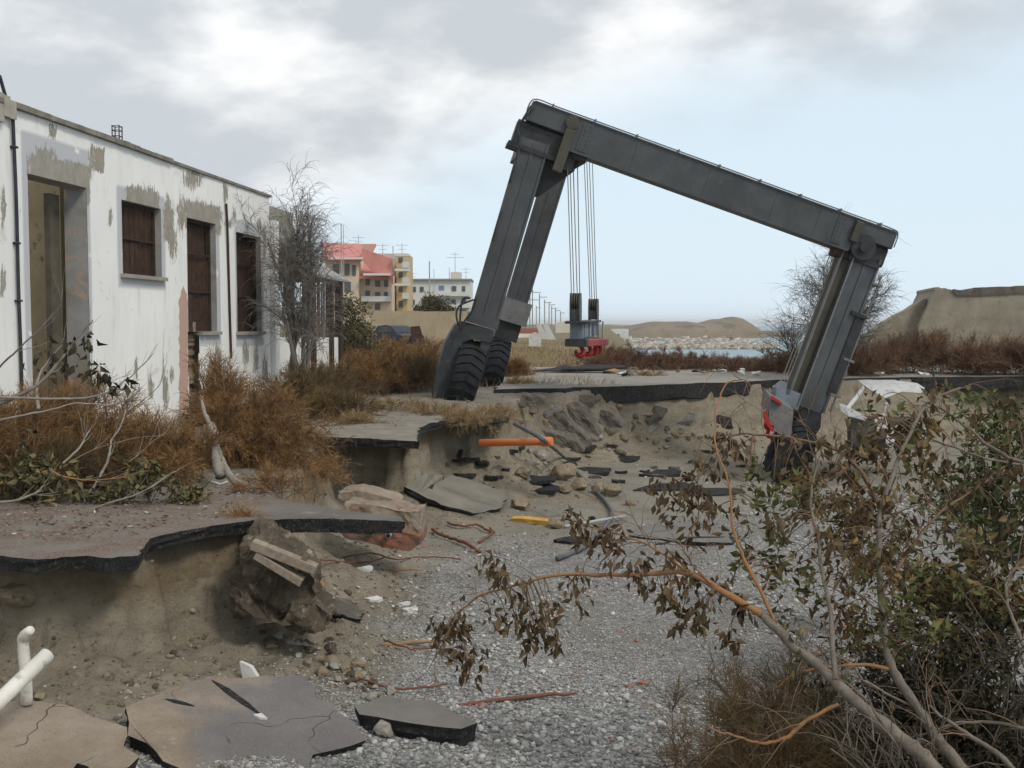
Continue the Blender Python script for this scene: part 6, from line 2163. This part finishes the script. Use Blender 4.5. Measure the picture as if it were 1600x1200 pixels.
for (x, y, Y, n, sp_) in ((120, 535, 9.8, 12, .10), (105, 550, 9.7, 10, .10), (140, 530, 9.8, 8, .07), (140, 575, 9.6, 12, .07), (155, 582, 9.6, 9, .07), (168, 592, 9.5, 8, .05), (172, 606, 9.5, 6, .04), (198, 600, 9.6, 6, .035), (60, 570, 9.7, 8, .08), (90, 560, 9.7, 8, .07), (40, 680, 9.2, 8, .1)):
    c_ = at(x, y, Y)
    C.append(c_ + g.normal(0, sp_ * .7, (n, 3)))
C = np.concatenate(C)
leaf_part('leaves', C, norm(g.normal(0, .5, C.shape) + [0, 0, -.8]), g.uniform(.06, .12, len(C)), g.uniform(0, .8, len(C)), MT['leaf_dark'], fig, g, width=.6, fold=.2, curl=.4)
# the pale leaning trunk under the big brown bush
lt, _ = branch_tree('dead_trunk', 'pale dead trunk leaning against the big brown bush above the road ledge', 'dead tree', at(350, 755, 10.4) * [1, 1, 0], [
    ([(374, 758, 10.3), (358, 742, 10.4), (345, 715, 10.6), (335, 680, 10.8), (322, 650, 11.0), (314, 625, 11.3)], [.045, .036, .030, .028, .022, .012], BG_),
    ([(345, 745, 10.4), (338, 720, 10.5), (334, 700, 10.6)], [.05, .045, .03], BG_)], BG_, 41)
m = MB()
m.tube([at(328, 752, 10.2), at(345, 757, 10.1), at(357, 752, 10.1)], [.01, .012, .01], 6)
tag(m.build('stick', MT['white_scrap'], None, True), 'bent white stick on the road ledge at the foot of the dead trunk', 'stick')
rk = chunk('rubble_stone', [at(x, y, 10.9) for x, y in ((304, 668), (318, 664), (328, 682), (322, 694), (306, 694))], np.array([.05, .15, .02]), MT['rock_tan'], None, 3, .03, 91)
tag(rk, 'pale tan stone in the brown bushes beside the dead trunk', 'stone')

# bare weeping tree at the end of the white building
def bare_tree(name, label, base, h, spread, seed, levels, mat_, r0=.06, ntr=3, cat='tree', droop=.1, group=None, lean=(0, 0)):
    g = np.random.default_rng(seed)
    base = np.asarray(base, float)
    root = thing(name, base, label, cat, group)
    K = 9
    tt = np.linspace(0, 1, K)
    D = np.stack([g.normal(lean[0], spread, ntr), g.normal(lean[1], spread, ntr), np.ones(ntr)], 1)
    P = base + D[:, None] * (h * .7 * tt)[None, :, None] * g.uniform(.8, 1.1, (ntr, 1, 1)) + np.cumsum(g.normal(0, .012 * h, (ntr, K, 3)), 1)
    P[:, 0] = base + g.normal(0, .05, (ntr, 3)) * [1, 1, 0] - [0, 0, .1]
    R = r0 * np.linspace(1, .35, K)[None] * np.ones((ntr, 1))
    strand_part('trunk', [(P, R)], mat_, root, 7)
    PR, cur = [], (P, R)
    for (m_, L_, sp_, dr_, K_) in levels:
        cur = grow(cur[0], cur[1], m_, (.25, 1.0), L_, sp_, dr_, K_, .5, g, .22, .14, .0045)
        PR.append(cur)
    strand_part('branches', PR[:1], mat_, root, 5)
    strand_part('twigs', PR[1:], mat_, root, 3)
    return root


bare_tree('bare_tree', 'leafless grey tree with drooping twigs at the end of the white building', at(462, 590, 21.2) * [1, 1, 0], 4.6, .05, 13, [(12, 1.05, .26, .15, 8), (9, .75, .40, .35, 7), (4, .45, .45, .6, 6)], MT['twig_grey'], .05, 7, droop=.3, lean=(.0, 0))
bare_tree('bare_tree', 'round leafless tree behind the right leg of the crane', at(1318, 600, 30.5) * [1, 1, 0], 3.7, .16, 5, [(11, 1.7, .45, .05, 8), (11, 1.0, .48, .18, 7), (8, .6, .5, .3, 6)], TW, .07, 5)
bare_tree('bare_shrub', 'leafless curling shrub left of the crane leg on the far road', at(1245, 590, 30.0) * [1, 1, 0], 1.7, .28, 7, [(9, 1.1, .5, .2, 7), (8, .6, .5, .4, 6)], TW, .03, 6)
bare_tree('bare_shrub', 'thin leafless shrub right of the crane leg before the ruin', at(1365, 600, 32.0) * [1, 1, 0], 1.6, .3, 8, [(8, .9, .5, .2, 7), (6, .5, .5, .3, 6)], TW, .03, 5)

# middle distance: scrub between the veranda, the crane and the far road
mid = [((470, 600, 20.0), (.75, .7, .75), 'olive', 'dark olive scrub under the bare tree'), ((505, 590, 23.0), (1.0, .8, .65), 'olive', 'dark scrub before the low white veranda wall'), ((560, 605, 24.5), (1.2, .9, .75), 'feather', 'brown scrub right of the veranda'), ((610, 600, 25.5), (1.1, .9, .85), 'feather', 'bright brown scrub below the dark car'),
       ((655, 600, 25.0), (.9, .8, .80), 'olive', 'olive scrub left of the leaning crane wheel'), ((545, 580, 30.0), (1.4, 1.0, .9), 'feather', 'far brown scrub behind the veranda corner'), ((600, 570, 32.0), (1.5, 1.0, .85), 'feather', 'rust brown scrub in front of the dark car'), ((660, 565, 33.0), (1.5, 1.0, .95), 'feather', 'rust brown scrub between dark car and crane'),
       ((520, 628, 17.8), (.55, .5, .35), 'olive', 'low scrub on the edge of the middle pavement'), ((700, 575, 30.0), (1.2, .9, .9), 'feather', 'brown scrub right behind the crane wheels'), ((800, 575, 31.0), (.55, .6, .5), 'feather', 'small brown scrub right of the crane wheels'), ((640, 545, 45), (2.6, 1.4, 1.0), 'feather', 'long brown scrub at the foot of the beige wall'), ((560, 545, 45), (2.4, 1.4, 1.1), 'feather', 'brown scrub beyond the veranda roof')]
for i, ((x, y, Y), sz, kd, lab) in enumerate(mid):
    p = at(x, y, Y) * [1, 1, 0]
    feather_bush('scrub_bush', lab, p, sz, 46, (BK, MT['dry_' + kd]), 400 + i, 'bush', None, twigs=20, fine=5, tl=.34, fl=.20, r0=.008, rf=.0042 * max(1, Y / 26), droop=.25, cluster=.9, elev=(8, 88))
# green shrubs and a rounded bush by the beige wall
leafy_bush('green_shrub', 'tall green-olive shrub right behind the veranda post', at(548, 540, 38) * [1, 1, 0], (1.0, .9, 2.2), 24, (BK, MT['leaf_olive']), 450, 5000, .14, rnd=(.4, .2), clumps=20, width=.35)
leafy_bush('green_shrub', 'second olive shrub left of the dark car', at(572, 540, 42) * [1, 1, 0], (.7, .7, 1.5), 18, (BK, MT['leaf_olive']), 451, 2600, .14, rnd=(.5, .2), clumps=14, width=.35)
leafy_bush('round_bush', 'rounded grey-green bush above the beige wall', at(672, 535, 86) * [1, 1, 0] + [0, 0, 1.2], (1.9, 1.6, 2.6), 24, (BK, MT['leaf_olive']), 452, 6000, .22, rnd=(.42, .2), clumps=26, width=.4)
# scrub along the far road
fr = [((985, 572), 35, (1.5, .8, .85)), ((1040, 575), 35.5, (1.3, .8, .62)), ((1090, 577), 36, (1.3, .8, .30)), ((1140, 578), 35, (1.2, .8, .28)), ((1190, 578), 34, (1.1, .8, .36)), ((1235, 580), 33, (1.0, .8, .8)), ((960, 570), 38, (.8, .7, .7)), ((1050, 560), 41, (1.6, 1.0, .4)), ((1160, 560), 41, (2.0, 1.0, .22))]
nm_ = ['brown scrub at the left end of the far road strip', 'brown scrub right of the strip end', 'low brown scrub in the middle of the far road strip', 'low scrub under the headland tip', 'low scrub left of the curling bare shrub', 'dense brown scrub at the crane leg on the far road', 'small scrub behind the strip end beside the hooks', 'farther scrub behind the middle of the strip', 'farther scrub behind the strip near the crane leg']
for i, ((x, y), Y, sz) in enumerate(fr):
    feather_bush('scrub_bush', nm_[i], at(x, y, Y) * [1, 1, 0] + [0, 0, .02], sz, 44, (BK, MT['dry_red']), 500 + i, 'bush', None, twigs=18, fine=5, tl=.26, fl=.18, r0=.009, rf=.0055, droop=.1, cluster=1.2, elev=(15, 89))
rt = [((1400, 590), 33, (1.2, .8, 1.0), 'reddish dry scrub leaning on the sloping ruin slab'), ((1460, 592), 33, (1.2, .8, 1.25), 'tall reddish dry scrub in front of the ruin seam'), ((1520, 592), 32, (1.2, .8, .85), 'reddish scrub under the ruin wall'), ((1585, 592), 32, (1.3, .8, .95), 'reddish scrub at the right edge under the ruin'), ((1350, 590), 31.5, (.8, .7, .6), 'low reddish scrub right of the crane leg'), ((1650, 592), 31, (1.3, .8, 1.1), 'tall reddish scrub cut off by the right picture edge')]
for i, ((x, y), Y, sz, lab) in enumerate(rt):
    feather_bush('dry_scrub', lab, at(x, y, Y) * [1, 1, 0] + [0, 0, .02], sz, 50, (BK, MT['dry_red']), 520 + i, 'bush', None, twigs=20, fine=6, tl=.5, fl=.25, r0=.009, rf=.005, droop=.15, cluster=.9, elev=(20, 89), rnd=(.6, .2))
for i, (x, y, Y, sz, lab) in enumerate([(735, 652, 17.3, (.5, .4, .22), 'straw tuft on the edge of the middle ledge below the crane wheel'), (770, 640, 18.2, (.45, .4, .2), 'straw tuft at the tip of the middle ledge'), (560, 650, 16.8, (.3, .3, .15), 'thin straw tuft on the middle pavement'), (680, 640, 18.6, (.45, .4, .22), 'straw tuft left of the crane wheel'), (620, 630, 19.5, (.5, .4, .25), 'straw tuft among the olive scrub'), (1010, 585, 31, (.5, .4, .25), 'straw tuft on the far road before the scrub'), (815, 600, 27, (.5, .4, .25), 'straw tuft on the far road beside the crane wheels')]):
    feather_bush('straw_tuft', lab, at(x, y, Y) * [1, 1, 0] + [0, 0, .01], sz, 30, (MT['straw'], MT['straw']), 540 + i, 'grass tuft', None, twigs=10, fine=4, tl=.2, fl=.14, r0=.004, rf=.003, droop=.4, cluster=1.0, elev=(5, 80))
for i, (x, y, Y, sz, lab) in enumerate([(430, 770, 11.4, (.4, .35, .28), 'brown tuft in the gap behind the slab tip'), (500, 745, 13.2, (.3, .3, .25), 'brown tuft under the middle ledge'), (400, 860, 8.6, (.25, .2, .12), 'brown tuft beside the planks on the lump')]):
    p = zt(x, y)
    feather_bush('dry_tuft', lab, p, sz, 30, (BK, MT['dry_feather']), 560 + i, 'grass tuft', None, twigs=10, fine=5, tl=.16, fl=.09, r0=.004, rf=.002, droop=.3, cluster=.9, elev=(5, 85))

# ------------------------------------------------------------------ foreground tree at the right
BO, BB, BGY = MT['bark_orange'], MT['bark_brown'], MT['bark_grey']
ft, fl_ = branch_tree('broken_tree', 'half uprooted foreground tree with orange stripped bark and withered hanging leaves', 'tree', np.array([1.95, 4.6, TZ(1.95, 4.6)]), [
    ([(1520, 1300, 4.4), (1450, 1190, 4.5), (1400, 1150, 4.6), (1330, 1090, 4.7), (1290, 1050, 4.8), (1240, 1010, 4.9), (1190, 960, 5.0)], [.048, .046, .043, .038, .034, .030, .025], BGY),
    ([(1190, 960, 5.0), (1130, 925, 5.05), (1075, 895, 5.1), (1000, 897, 5.15), (940, 899, 5.2), (870, 900, 5.25), (800, 915, 5.3), (745, 935, 5.35), (712, 958, 5.4), (700, 985, 5.4), (690, 1020, 5.4)], [.025, .022, .020, .015, .013, .010, .008, .007, .006, .004, .003], BO),
    ([(1560, 1300, 4.5), (1500, 1200, 4.6), (1470, 1160, 4.7), (1430, 1100, 4.8), (1395, 1045, 4.9), (1384, 1000, 5.0), (1376, 930, 5.1), (1374, 850, 5.2), (1378, 790, 5.3), (1396, 735, 5.4), (1420, 682, 5.5), (1442, 640, 5.6), (1470, 615, 5.7), (1512, 606, 5.8)], [.042, .038, .033, .029, .027, .024, .022, .019, .017, .015, .013, .011, .008, .004], BGY),
    ([(1305, 1062, 4.75), (1300, 1000, 4.9), (1297, 950, 5.0), (1284, 890, 5.1), (1276, 830, 5.2), (1268, 770, 5.3), (1280, 720, 5.4)], [.018, .016, .014, .013, .012, .008, .005], BGY),
    ([(1380, 810, 5.3), (1352, 745, 5.4), (1312, 706, 5.5), (1260, 690, 5.6), (1200, 680, 5.7), (1150, 680, 5.75), (1118, 700, 5.8), (1096, 735, 5.8), (1088, 770, 5.8)], [.013, .012, .011, .010, .009, .007, .006, .004, .003], BB),
    ([(1217, 988, 4.95), (1192, 930, 5.1), (1162, 872, 5.2), (1145, 820, 5.3), (1138, 750, 5.4), (1120, 700, 5.5), (1118, 645, 5.6), (1134, 602, 5.7), (1156, 592, 5.7), (1172, 604, 5.7)], [.012, .012, .011, .009, .007, .006, .006, .006, .004, .003], BO),
    ([(1078, 897, 5.1), (1040, 868, 5.15), (1000, 846, 5.2), (950, 832, 5.25), (905, 818, 5.3)], [.010, .008, .006, .005, .003], BO),
    ([(1110, 912, 5.05), (1080, 880, 5.1), (1062, 850, 5.15), (1040, 838, 5.2)], [.007, .006, .005, .003], BB),
    ([(1760, 760, 5.6), (1600, 722, 5.7), (1560, 706, 5.7), (1510, 668, 5.8), (1472, 640, 5.8), (1440, 628, 5.8)], [.020, .015, .013, .010, .008, .004], BGY),
    ([(1620, 730, 5.7), (1540, 716, 5.7), (1490, 700, 5.75), (1450, 684, 5.8)], [.010, .009, .007, .004], BGY),
    ([(1392, 1046, 4.9), (1345, 1038, 4.9), (1300, 1042, 4.9), (1255, 1048, 4.9), (1228, 1062, 4.9), (1215, 1075, 4.9)], [.012, .011, .009, .007, .005, .003], BO),
    ([(1310, 1100, 4.7), (1262, 1125, 4.7), (1235, 1148, 4.7), (1200, 1160, 4.7), (1150, 1152, 4.7), (1110, 1135, 4.7)], [.012, .013, .013, .010, .007, .004], BO),
    ([(1700, 1160, 4.6), (1600, 1138, 4.7), (1520, 1128, 4.8), (1460, 1140, 4.8), (1420, 1155, 4.8)], [.014, .012, .010, .007, .004], BGY),
    ([(1620, 1240, 4.5), (1560, 1180, 4.6), (1500, 1140, 4.7), (1450, 1105, 4.8)], [.02, .017, .013, .008], BGY),
    ([(1440, 1110, 4.8), (1360, 1070, 4.85), (1330, 1040, 4.9), (1290, 1010, 4.95)], [.008, .007, .005, .003], BGY),
    ([(1600, 1010, 5.0), (1580, 960, 5.1), (1572, 920, 5.2), (1590, 880, 5.3)], [.014, .012, .009, .006], BGY),
    ([(1376, 930, 5.1), (1420, 860, 5.3), (1470, 800, 5.5), (1530, 760, 5.6), (1600, 700, 5.8)], [.012, .011, .009, .007, .005], BB),
    ([(1297, 1000, 4.9), (1320, 940, 5.1), (1345, 880, 5.2), (1352, 820, 5.3)], [.009, .008, .007, .004], BGY)], BGY, 61, None, .72)
g = np.random.default_rng(62)
PR1, PR2 = [], []
for i, (S_, R_) in enumerate(fl_):
    P, R = limb_strands(S_, R_, 12)
    if i < 1:
        continue
    a_ = (.40, 1.0) if i in (1, 2) else (.2, 1.0)
    P2, R2 = grow(P, R, 11 if i in (1, 2, 4) else 7, a_, .42, .5, .25, 6, .35, g, .05, .15, .0026)
    P3, R3 = grow(P2, R2, 3, (.3, 1), .22, .5, .3, 5, .6, g, 0, .15, .0018)
    PR1.append((P2, R2))
    PR2.append((P3, R3))
strand_part('twigs', PR1 + PR2, MT['bark_brown'], ft, 4)


def leaf_cluster(C, D, S, RN, g, x, y, Y, n, spread, rn, size=.066, down=.9):
    c_ = at(x, y, Y)
    sp_ = np.array([spread, spread * .8, spread * 1.15])
    # sprigs: leaves gathered round a few points, hanging
    k_ = max(1, n // 7)
    cen = c_ + g.normal(0, 1, (k_, 3)) * sp_ * .8
    j = g.integers(0, k_, n)
    SPRIG.extend(cen)
    C.append(cen[j] + g.normal(0, .030, (n, 3)))
    D.append(norm(g.normal(0, .55, (n, 3)) + [0, 0, -down]))
    S.append(size * g.uniform(.55, 1.15, n))
    RN.append(np.clip(g.normal(rn, .17, n), 0, 1))


SPRIG = []
C, D, S, RN = [], [], [], []
brown = [(700, 985, 5.4, 14, .05), (718, 1010, 5.4, 20, .06), (735, 1035, 5.4, 14, .04), (745, 985, 5.38, 14, .05), (722, 950, 5.38, 8, .04), (760, 870, 5.3, 8, .02), (772, 895, 5.3, 12, .035), (775, 960, 5.35, 10, .04), (820, 935, 5.3, 12, .05), (815, 965, 5.3, 16, .06), (835, 990, 5.3, 14, .05), (850, 950, 5.28, 16, .06), (860, 1000, 5.3, 10, .04), (885, 1000, 5.3, 5, .02),
         (895, 815, 5.3, 12, .04), (915, 830, 5.3, 10, .03), (955, 835, 5.25, 18, .05), (975, 850, 5.22, 10, .04), (900, 915, 5.2, 10, .04), (905, 945, 5.2, 4, .02), (1000, 880, 5.15, 14, .04), (1050, 872, 5.1, 14, .05), (1010, 905, 5.15, 8, .03), (1040, 920, 5.1, 14, .05), (1075, 930, 5.1, 16, .05), (1060, 960, 5.1, 10, .03), (1090, 975, 5.08, 10, .03), (1110, 935, 5.05, 14, .05), (1150, 965, 5.05, 18, .05), (1148, 990, 5.05, 6, .02), (1110, 890, 5.1, 10, .05),
         (1100, 735, 5.8, 22, .08), (1085, 770, 5.8, 18, .07), (1120, 700, 5.8, 12, .06), (1060, 780, 5.8, 22, .09), (1045, 760, 5.8, 14, .07), (1170, 700, 5.7, 14, .07), (1110, 790, 5.7, 16, .08), (1130, 815, 5.5, 10, .05), (1275, 715, 5.5, 30, .12), (1310, 745, 5.5, 28, .12), (1340, 720, 5.5, 26, .12), (1370, 700, 5.5, 26, .12), (1430, 690, 5.5, 26, .11), (1410, 650, 5.6, 26, .11), (1460, 640, 5.7, 24, .11), (1330, 800, 5.3, 30, .12), (1300, 860, 5.2, 26, .11), (1345, 880, 5.2, 26, .11), (1250, 830, 5.3, 20, .1), (1400, 780, 5.4, 24, .1), (1480, 730, 5.6, 24, .12), (1560, 660, 5.8, 24, .12), (1540, 760, 5.6, 24, .14), (1590, 800, 5.5, 26, .14), (1300, 960, 5.0, 16, .1), (1350, 930, 5.1, 16, .1), (1450, 850, 5.3, 18, .12)]
for x, y, Y, n, sp_ in brown:
    leaf_cluster(C, D, S, RN, g, x, y, Y, int(n * 1.9), sp_, .36 if x < 1200 else .46)
leaf_part('dry_leaves', np.concatenate(C), np.concatenate(D), np.concatenate(S), np.concatenate(RN), MT['leaf_brown'], ft, g, width=.5, fold=.2, curl=.3)
C, D, S, RN = [], [], [], []
for x, y, Y, n, sp_, rn in [(1178, 745, 5.6, 40, .05, .85), (1190, 775, 5.6, 44, .06, .85), (1205, 800, 5.5, 30, .06, .8), (1195, 850, 5.4, 50, .07, .75), (1170, 870, 5.4, 30, .05, .7), (1225, 860, 5.4, 34, .08, .7), (1240, 900, 5.2, 40, .08, .65), (1250, 770, 5.5, 30, .08, .6), (1340, 660, 5.6, 26, .07, .7), (1300, 790, 5.4, 40, .12, .6), (1320, 840, 5.3, 44, .12, .6), (1395, 660, 5.6, 30, .07, .7), (1420, 720, 5.5, 40, .1, .6), (1350, 770, 5.4, 40, .1, .55), (1270, 850, 5.3, 36, .1, .65), (1420, 960, 5.0, 50, .10, .75), (1440, 985, 5.0, 50, .10, .75), (1400, 920, 5.1, 30, .09, .6), (1330, 1000, 5.0, 26, .1, .6), (1480, 930, 5.1, 40, .12, .65), (1220, 930, 5.2, 26, .06, .6), (1380, 880, 5.2, 30, .1, .55), (1510, 640, 5.8, 30, .1, .7), (1470, 700, 5.6, 30, .1, .55), (1240, 1010, 4.9, 20, .06, .65), (1340, 1000, 4.95, 30, .1, .7)]:
    leaf_cluster(C, D, S, RN, g, x, y, Y, n, sp_, rn, .062, .1)
leaf_part('green_leaves', np.concatenate(C), np.concatenate(D), np.concatenate(S), np.concatenate(RN), MT['leaf_mixed'], ft, g, width=.5)

allp = np.concatenate([s_ for s_, _ in fl_])
SPRIG = np.array(SPRIG)
ni = np.array([np.argmin(np.linalg.norm(allp - c_, axis=1) + .0 * allp[:, 2]) for c_ in SPRIG])
st_ = allp[ni]
tt = np.linspace(0, 1, 7)[None, :, None]
mid_ = (st_ + SPRIG) / 2 + g.normal(0, .03, SPRIG.shape) + [0, 0, .05]
Ps = st_[:, None] * (1 - tt) ** 2 + 2 * mid_[:, None] * tt * (1 - tt) + (SPRIG + [0, 0, -.02])[:, None] * tt ** 2
strand_part('sprigs', [(Ps, .0032 * np.linspace(1, .45, 7)[None] * np.ones((len(Ps), 1)))], MT['bark_brown'], ft, 4)

# leafy and dry bushes round the tree
leafy_bush('oleander_bush', 'dark green leafy bush with brown tips at the right edge below the ruin', at(1560, 760, 7.2) - [0, 0, .5], (.55, .6, 1.05), 24, (BGY, MT['leaf_green']), 601, 2600, .07, rnd=(.56, .28), clumps=30, width=.42)
leafy_bush('oleander_bush', 'green and rust leafy bush in the middle of the right edge', at(1560, 930, 6.0) - [0, 0, .35], (.42, .5, .62), 24, (BGY, MT['leaf_mixed']), 602, 1500, .065, rnd=(.4, .28), clumps=18, width=.42)
leafy_bush('oleander_bush', 'small green bush showing through the branches beside the gravel', at(1465, 905, 6.4) - [0, 0, .3], (.28, .3, .42), 16, (BGY, MT['leaf_mixed']), 603, 900, .06, rnd=(.62, .22), clumps=14, width=.42)
leafy_bush('oleander_bush', 'sparse brown-green bush hiding the sunken crane wheel', at(1340, 790, 9.0) - [0, 0, .55], (.55, .4, .62), 18, (BB, MT['leaf_mixed']), 604, 1100, .06, rnd=(.42, .26), clumps=22, width=.42)
dk = at(1480, 1200, 5.2)
leafy_bush('oleander_bush', 'brown withered bush right in front of the sunken crane foot', at(1262, 760, 9.6) - [0, 0, .30], (.34, .3, .42), 16, (BB, MT['leaf_mixed']), 608, 700, .055, rnd=(.40, .24), clumps=16, width=.4)
leafy_bush('dark_bush', 'dark leafy bush filling the bottom right corner', np.array([2.25, 5.5, TZ(2.25, 5.5)]), (1.05, .7, .95), 40, (TW, MT['leaf_dark']), 605, 13000, .05, rnd=(.42, .25), clumps=60, width=.4, shell=.35)
feather_bush('dry_bush', 'fine brown dry bush at the bottom beside the gravel', np.array([1.12, 5.0, TZ(1.12, 5.0)]), (.40, .4, .82), 80, (BB, MT['dry_olive']), 606, twigs=22, fine=7, tl=.22, fl=.10, r0=.005, rf=.0013, droop=.4, cluster=.9, elev=(8, 85), rnd=(.6, .22))
feather_bush('dry_bush', 'second dry brown bush under the stripped branch', np.array([1.50, 5.4, TZ(1.50, 5.4)]), (.42, .4, .95), 70, (BB, MT['dry_olive']), 607, twigs=22, fine=7, tl=.22, fl=.10, r0=.005, rf=.0013, droop=.4, cluster=.9, elev=(8, 85), rnd=(.4, .22))
bare_tree('bare_shrub', 'tangle of thin grey twigs over the dark bush at lower right', np.array([2.55, 5.3, TZ(2.55, 5.3)]), .9, .5, 9, [(6, .8, .5, .12, 8), (3, .5, .5, .2, 6)], TW, .011, 7, lean=(-.35, 0))
bare_tree('bare_shrub', 'grey bare twigs reaching left along the bottom edge', np.array([2.0, 4.7, TZ(2.0, 4.7)]), .7, .5, 10, [(5, .6, .5, .1, 8), (3, .4, .5, .2, 6)], MT['bark_grey'], .010, 5, lean=(-.6, 0))

# fallen needles and small leaf litter on the pavements
g = np.random.default_rng(90)
N = 9000
yy = 7.3 * (20 / 7.3) ** g.random(N)
xx = g.uniform(-.5, -.02, N) * yy
zz_, dd_, tt_ = terrain(xx, yy, True)
kp = (dd_ > .02) & (xx > WA + WB * yy + .2) & (g.random(N) < np.where(yy < 10, .9, .5))
C = np.stack([xx, yy, np.where((yy < 10.2), .055, zz_ + .05)], -1)[kp]
D = norm(g.normal(size=C.shape) * [1, 1, .12])
leaf_ = leaf_mesh(C, D, g.uniform(.02, .06, len(C)), g, width=.3, fold=.05, curl=.15)
t = NT('litter')
MT['litter'] = t.done(t.ramp(t.attr('rnd'), [(0, (.07, .045, .03)), (.5, (.17, .115, .08)), (.9, (.30, .24, .18)), (1, (.5, .47, .42))]), .95, 0, .2)
tag(obj('leaf_litter', leaf_[0], leaf_[1], MT['litter'], attrs={'rnd': np.repeat(g.random(len(C)), 5)}), kind='stuff')

# litter along the far road and dry grass over the flat beyond
g = np.random.default_rng(91)
for i in range(26):
    p = at(g.uniform(940, 1215), 584, 1) * 0
    x, y_ = g.uniform(930, 1540), g.uniform(30.6, 33.5)
    c_ = at(x, 560, y_)
    s_ = g.uniform(.06, .22)
    pg = [np.array([c_[0] + s_ * math.cos(q) * g.uniform(.6, 1.3), c_[1] + s_ * .7 * math.sin(q), .12 + .12 * g.random()]) for q in np.arange(5) * 1.257]
    o = chunk('litter_scrap', pg, np.array([.02, .02, -.05]), MT[('white_scrap', 'wood_tan', 'white_scrap', 'bitumen')[i % 4]], None, 2, .02, 950 + i)
    tag(o, 'scrap of washed-up litter on the far road before the brush', 'scrap', 'litter scraps on the far road')
N = 9000
yy = 26 * (95 / 26) ** g.random(N)
xx = g.uniform(-.16, .10, N) * yy
kp = fbm(xx * .25, yy * .12, 92, 3) > -.05
base_ = np.stack([xx, yy, np.zeros(N)], -1)[kp]
n_ = len(base_)
d_ = norm(g.normal(0, .45, (n_, 3)) + [0, 0, 1.0])
hh = (g.uniform(.10, .32, n_) * (1 + yy[kp] / 90))[:, None]
tt = np.linspace(0, 1, 4)[None, :, None]
Pg = base_[:, None] + d_[:, None] * hh[:, None] * tt + np.array([0, 0, -.25]) * hh[:, None] * tt ** 2
Rg = (.0035 * yy[kp] / 20)[:, None] * np.array([1.2, 1, .7, .3])[None]
V_, F_ = strands(Pg, Rg, 3)
tag(obj('dry_grass', V_, F_, MT['straw'], attrs={'rnd': np.repeat(g.uniform(0, 1, n_), 12)}), kind='stuff')

# thin sea haze
m = MB()
m.box(-9600, 9600, -60, 9600, -7.6, 22.0)
t = NT('haze')
t.n.remove(t.b)
pv = t.n.new('ShaderNodeVolumePrincipled')
pv.inputs['Color'].default_value = (0.97, 0.985, 1.0, 1)
pv.inputs['Density'].default_value = 0.00022
t.l.new(pv.outputs[0], t.n['Material Output'].inputs['Volume'])
tag(m.build('haze', t.m), kind='stuff')
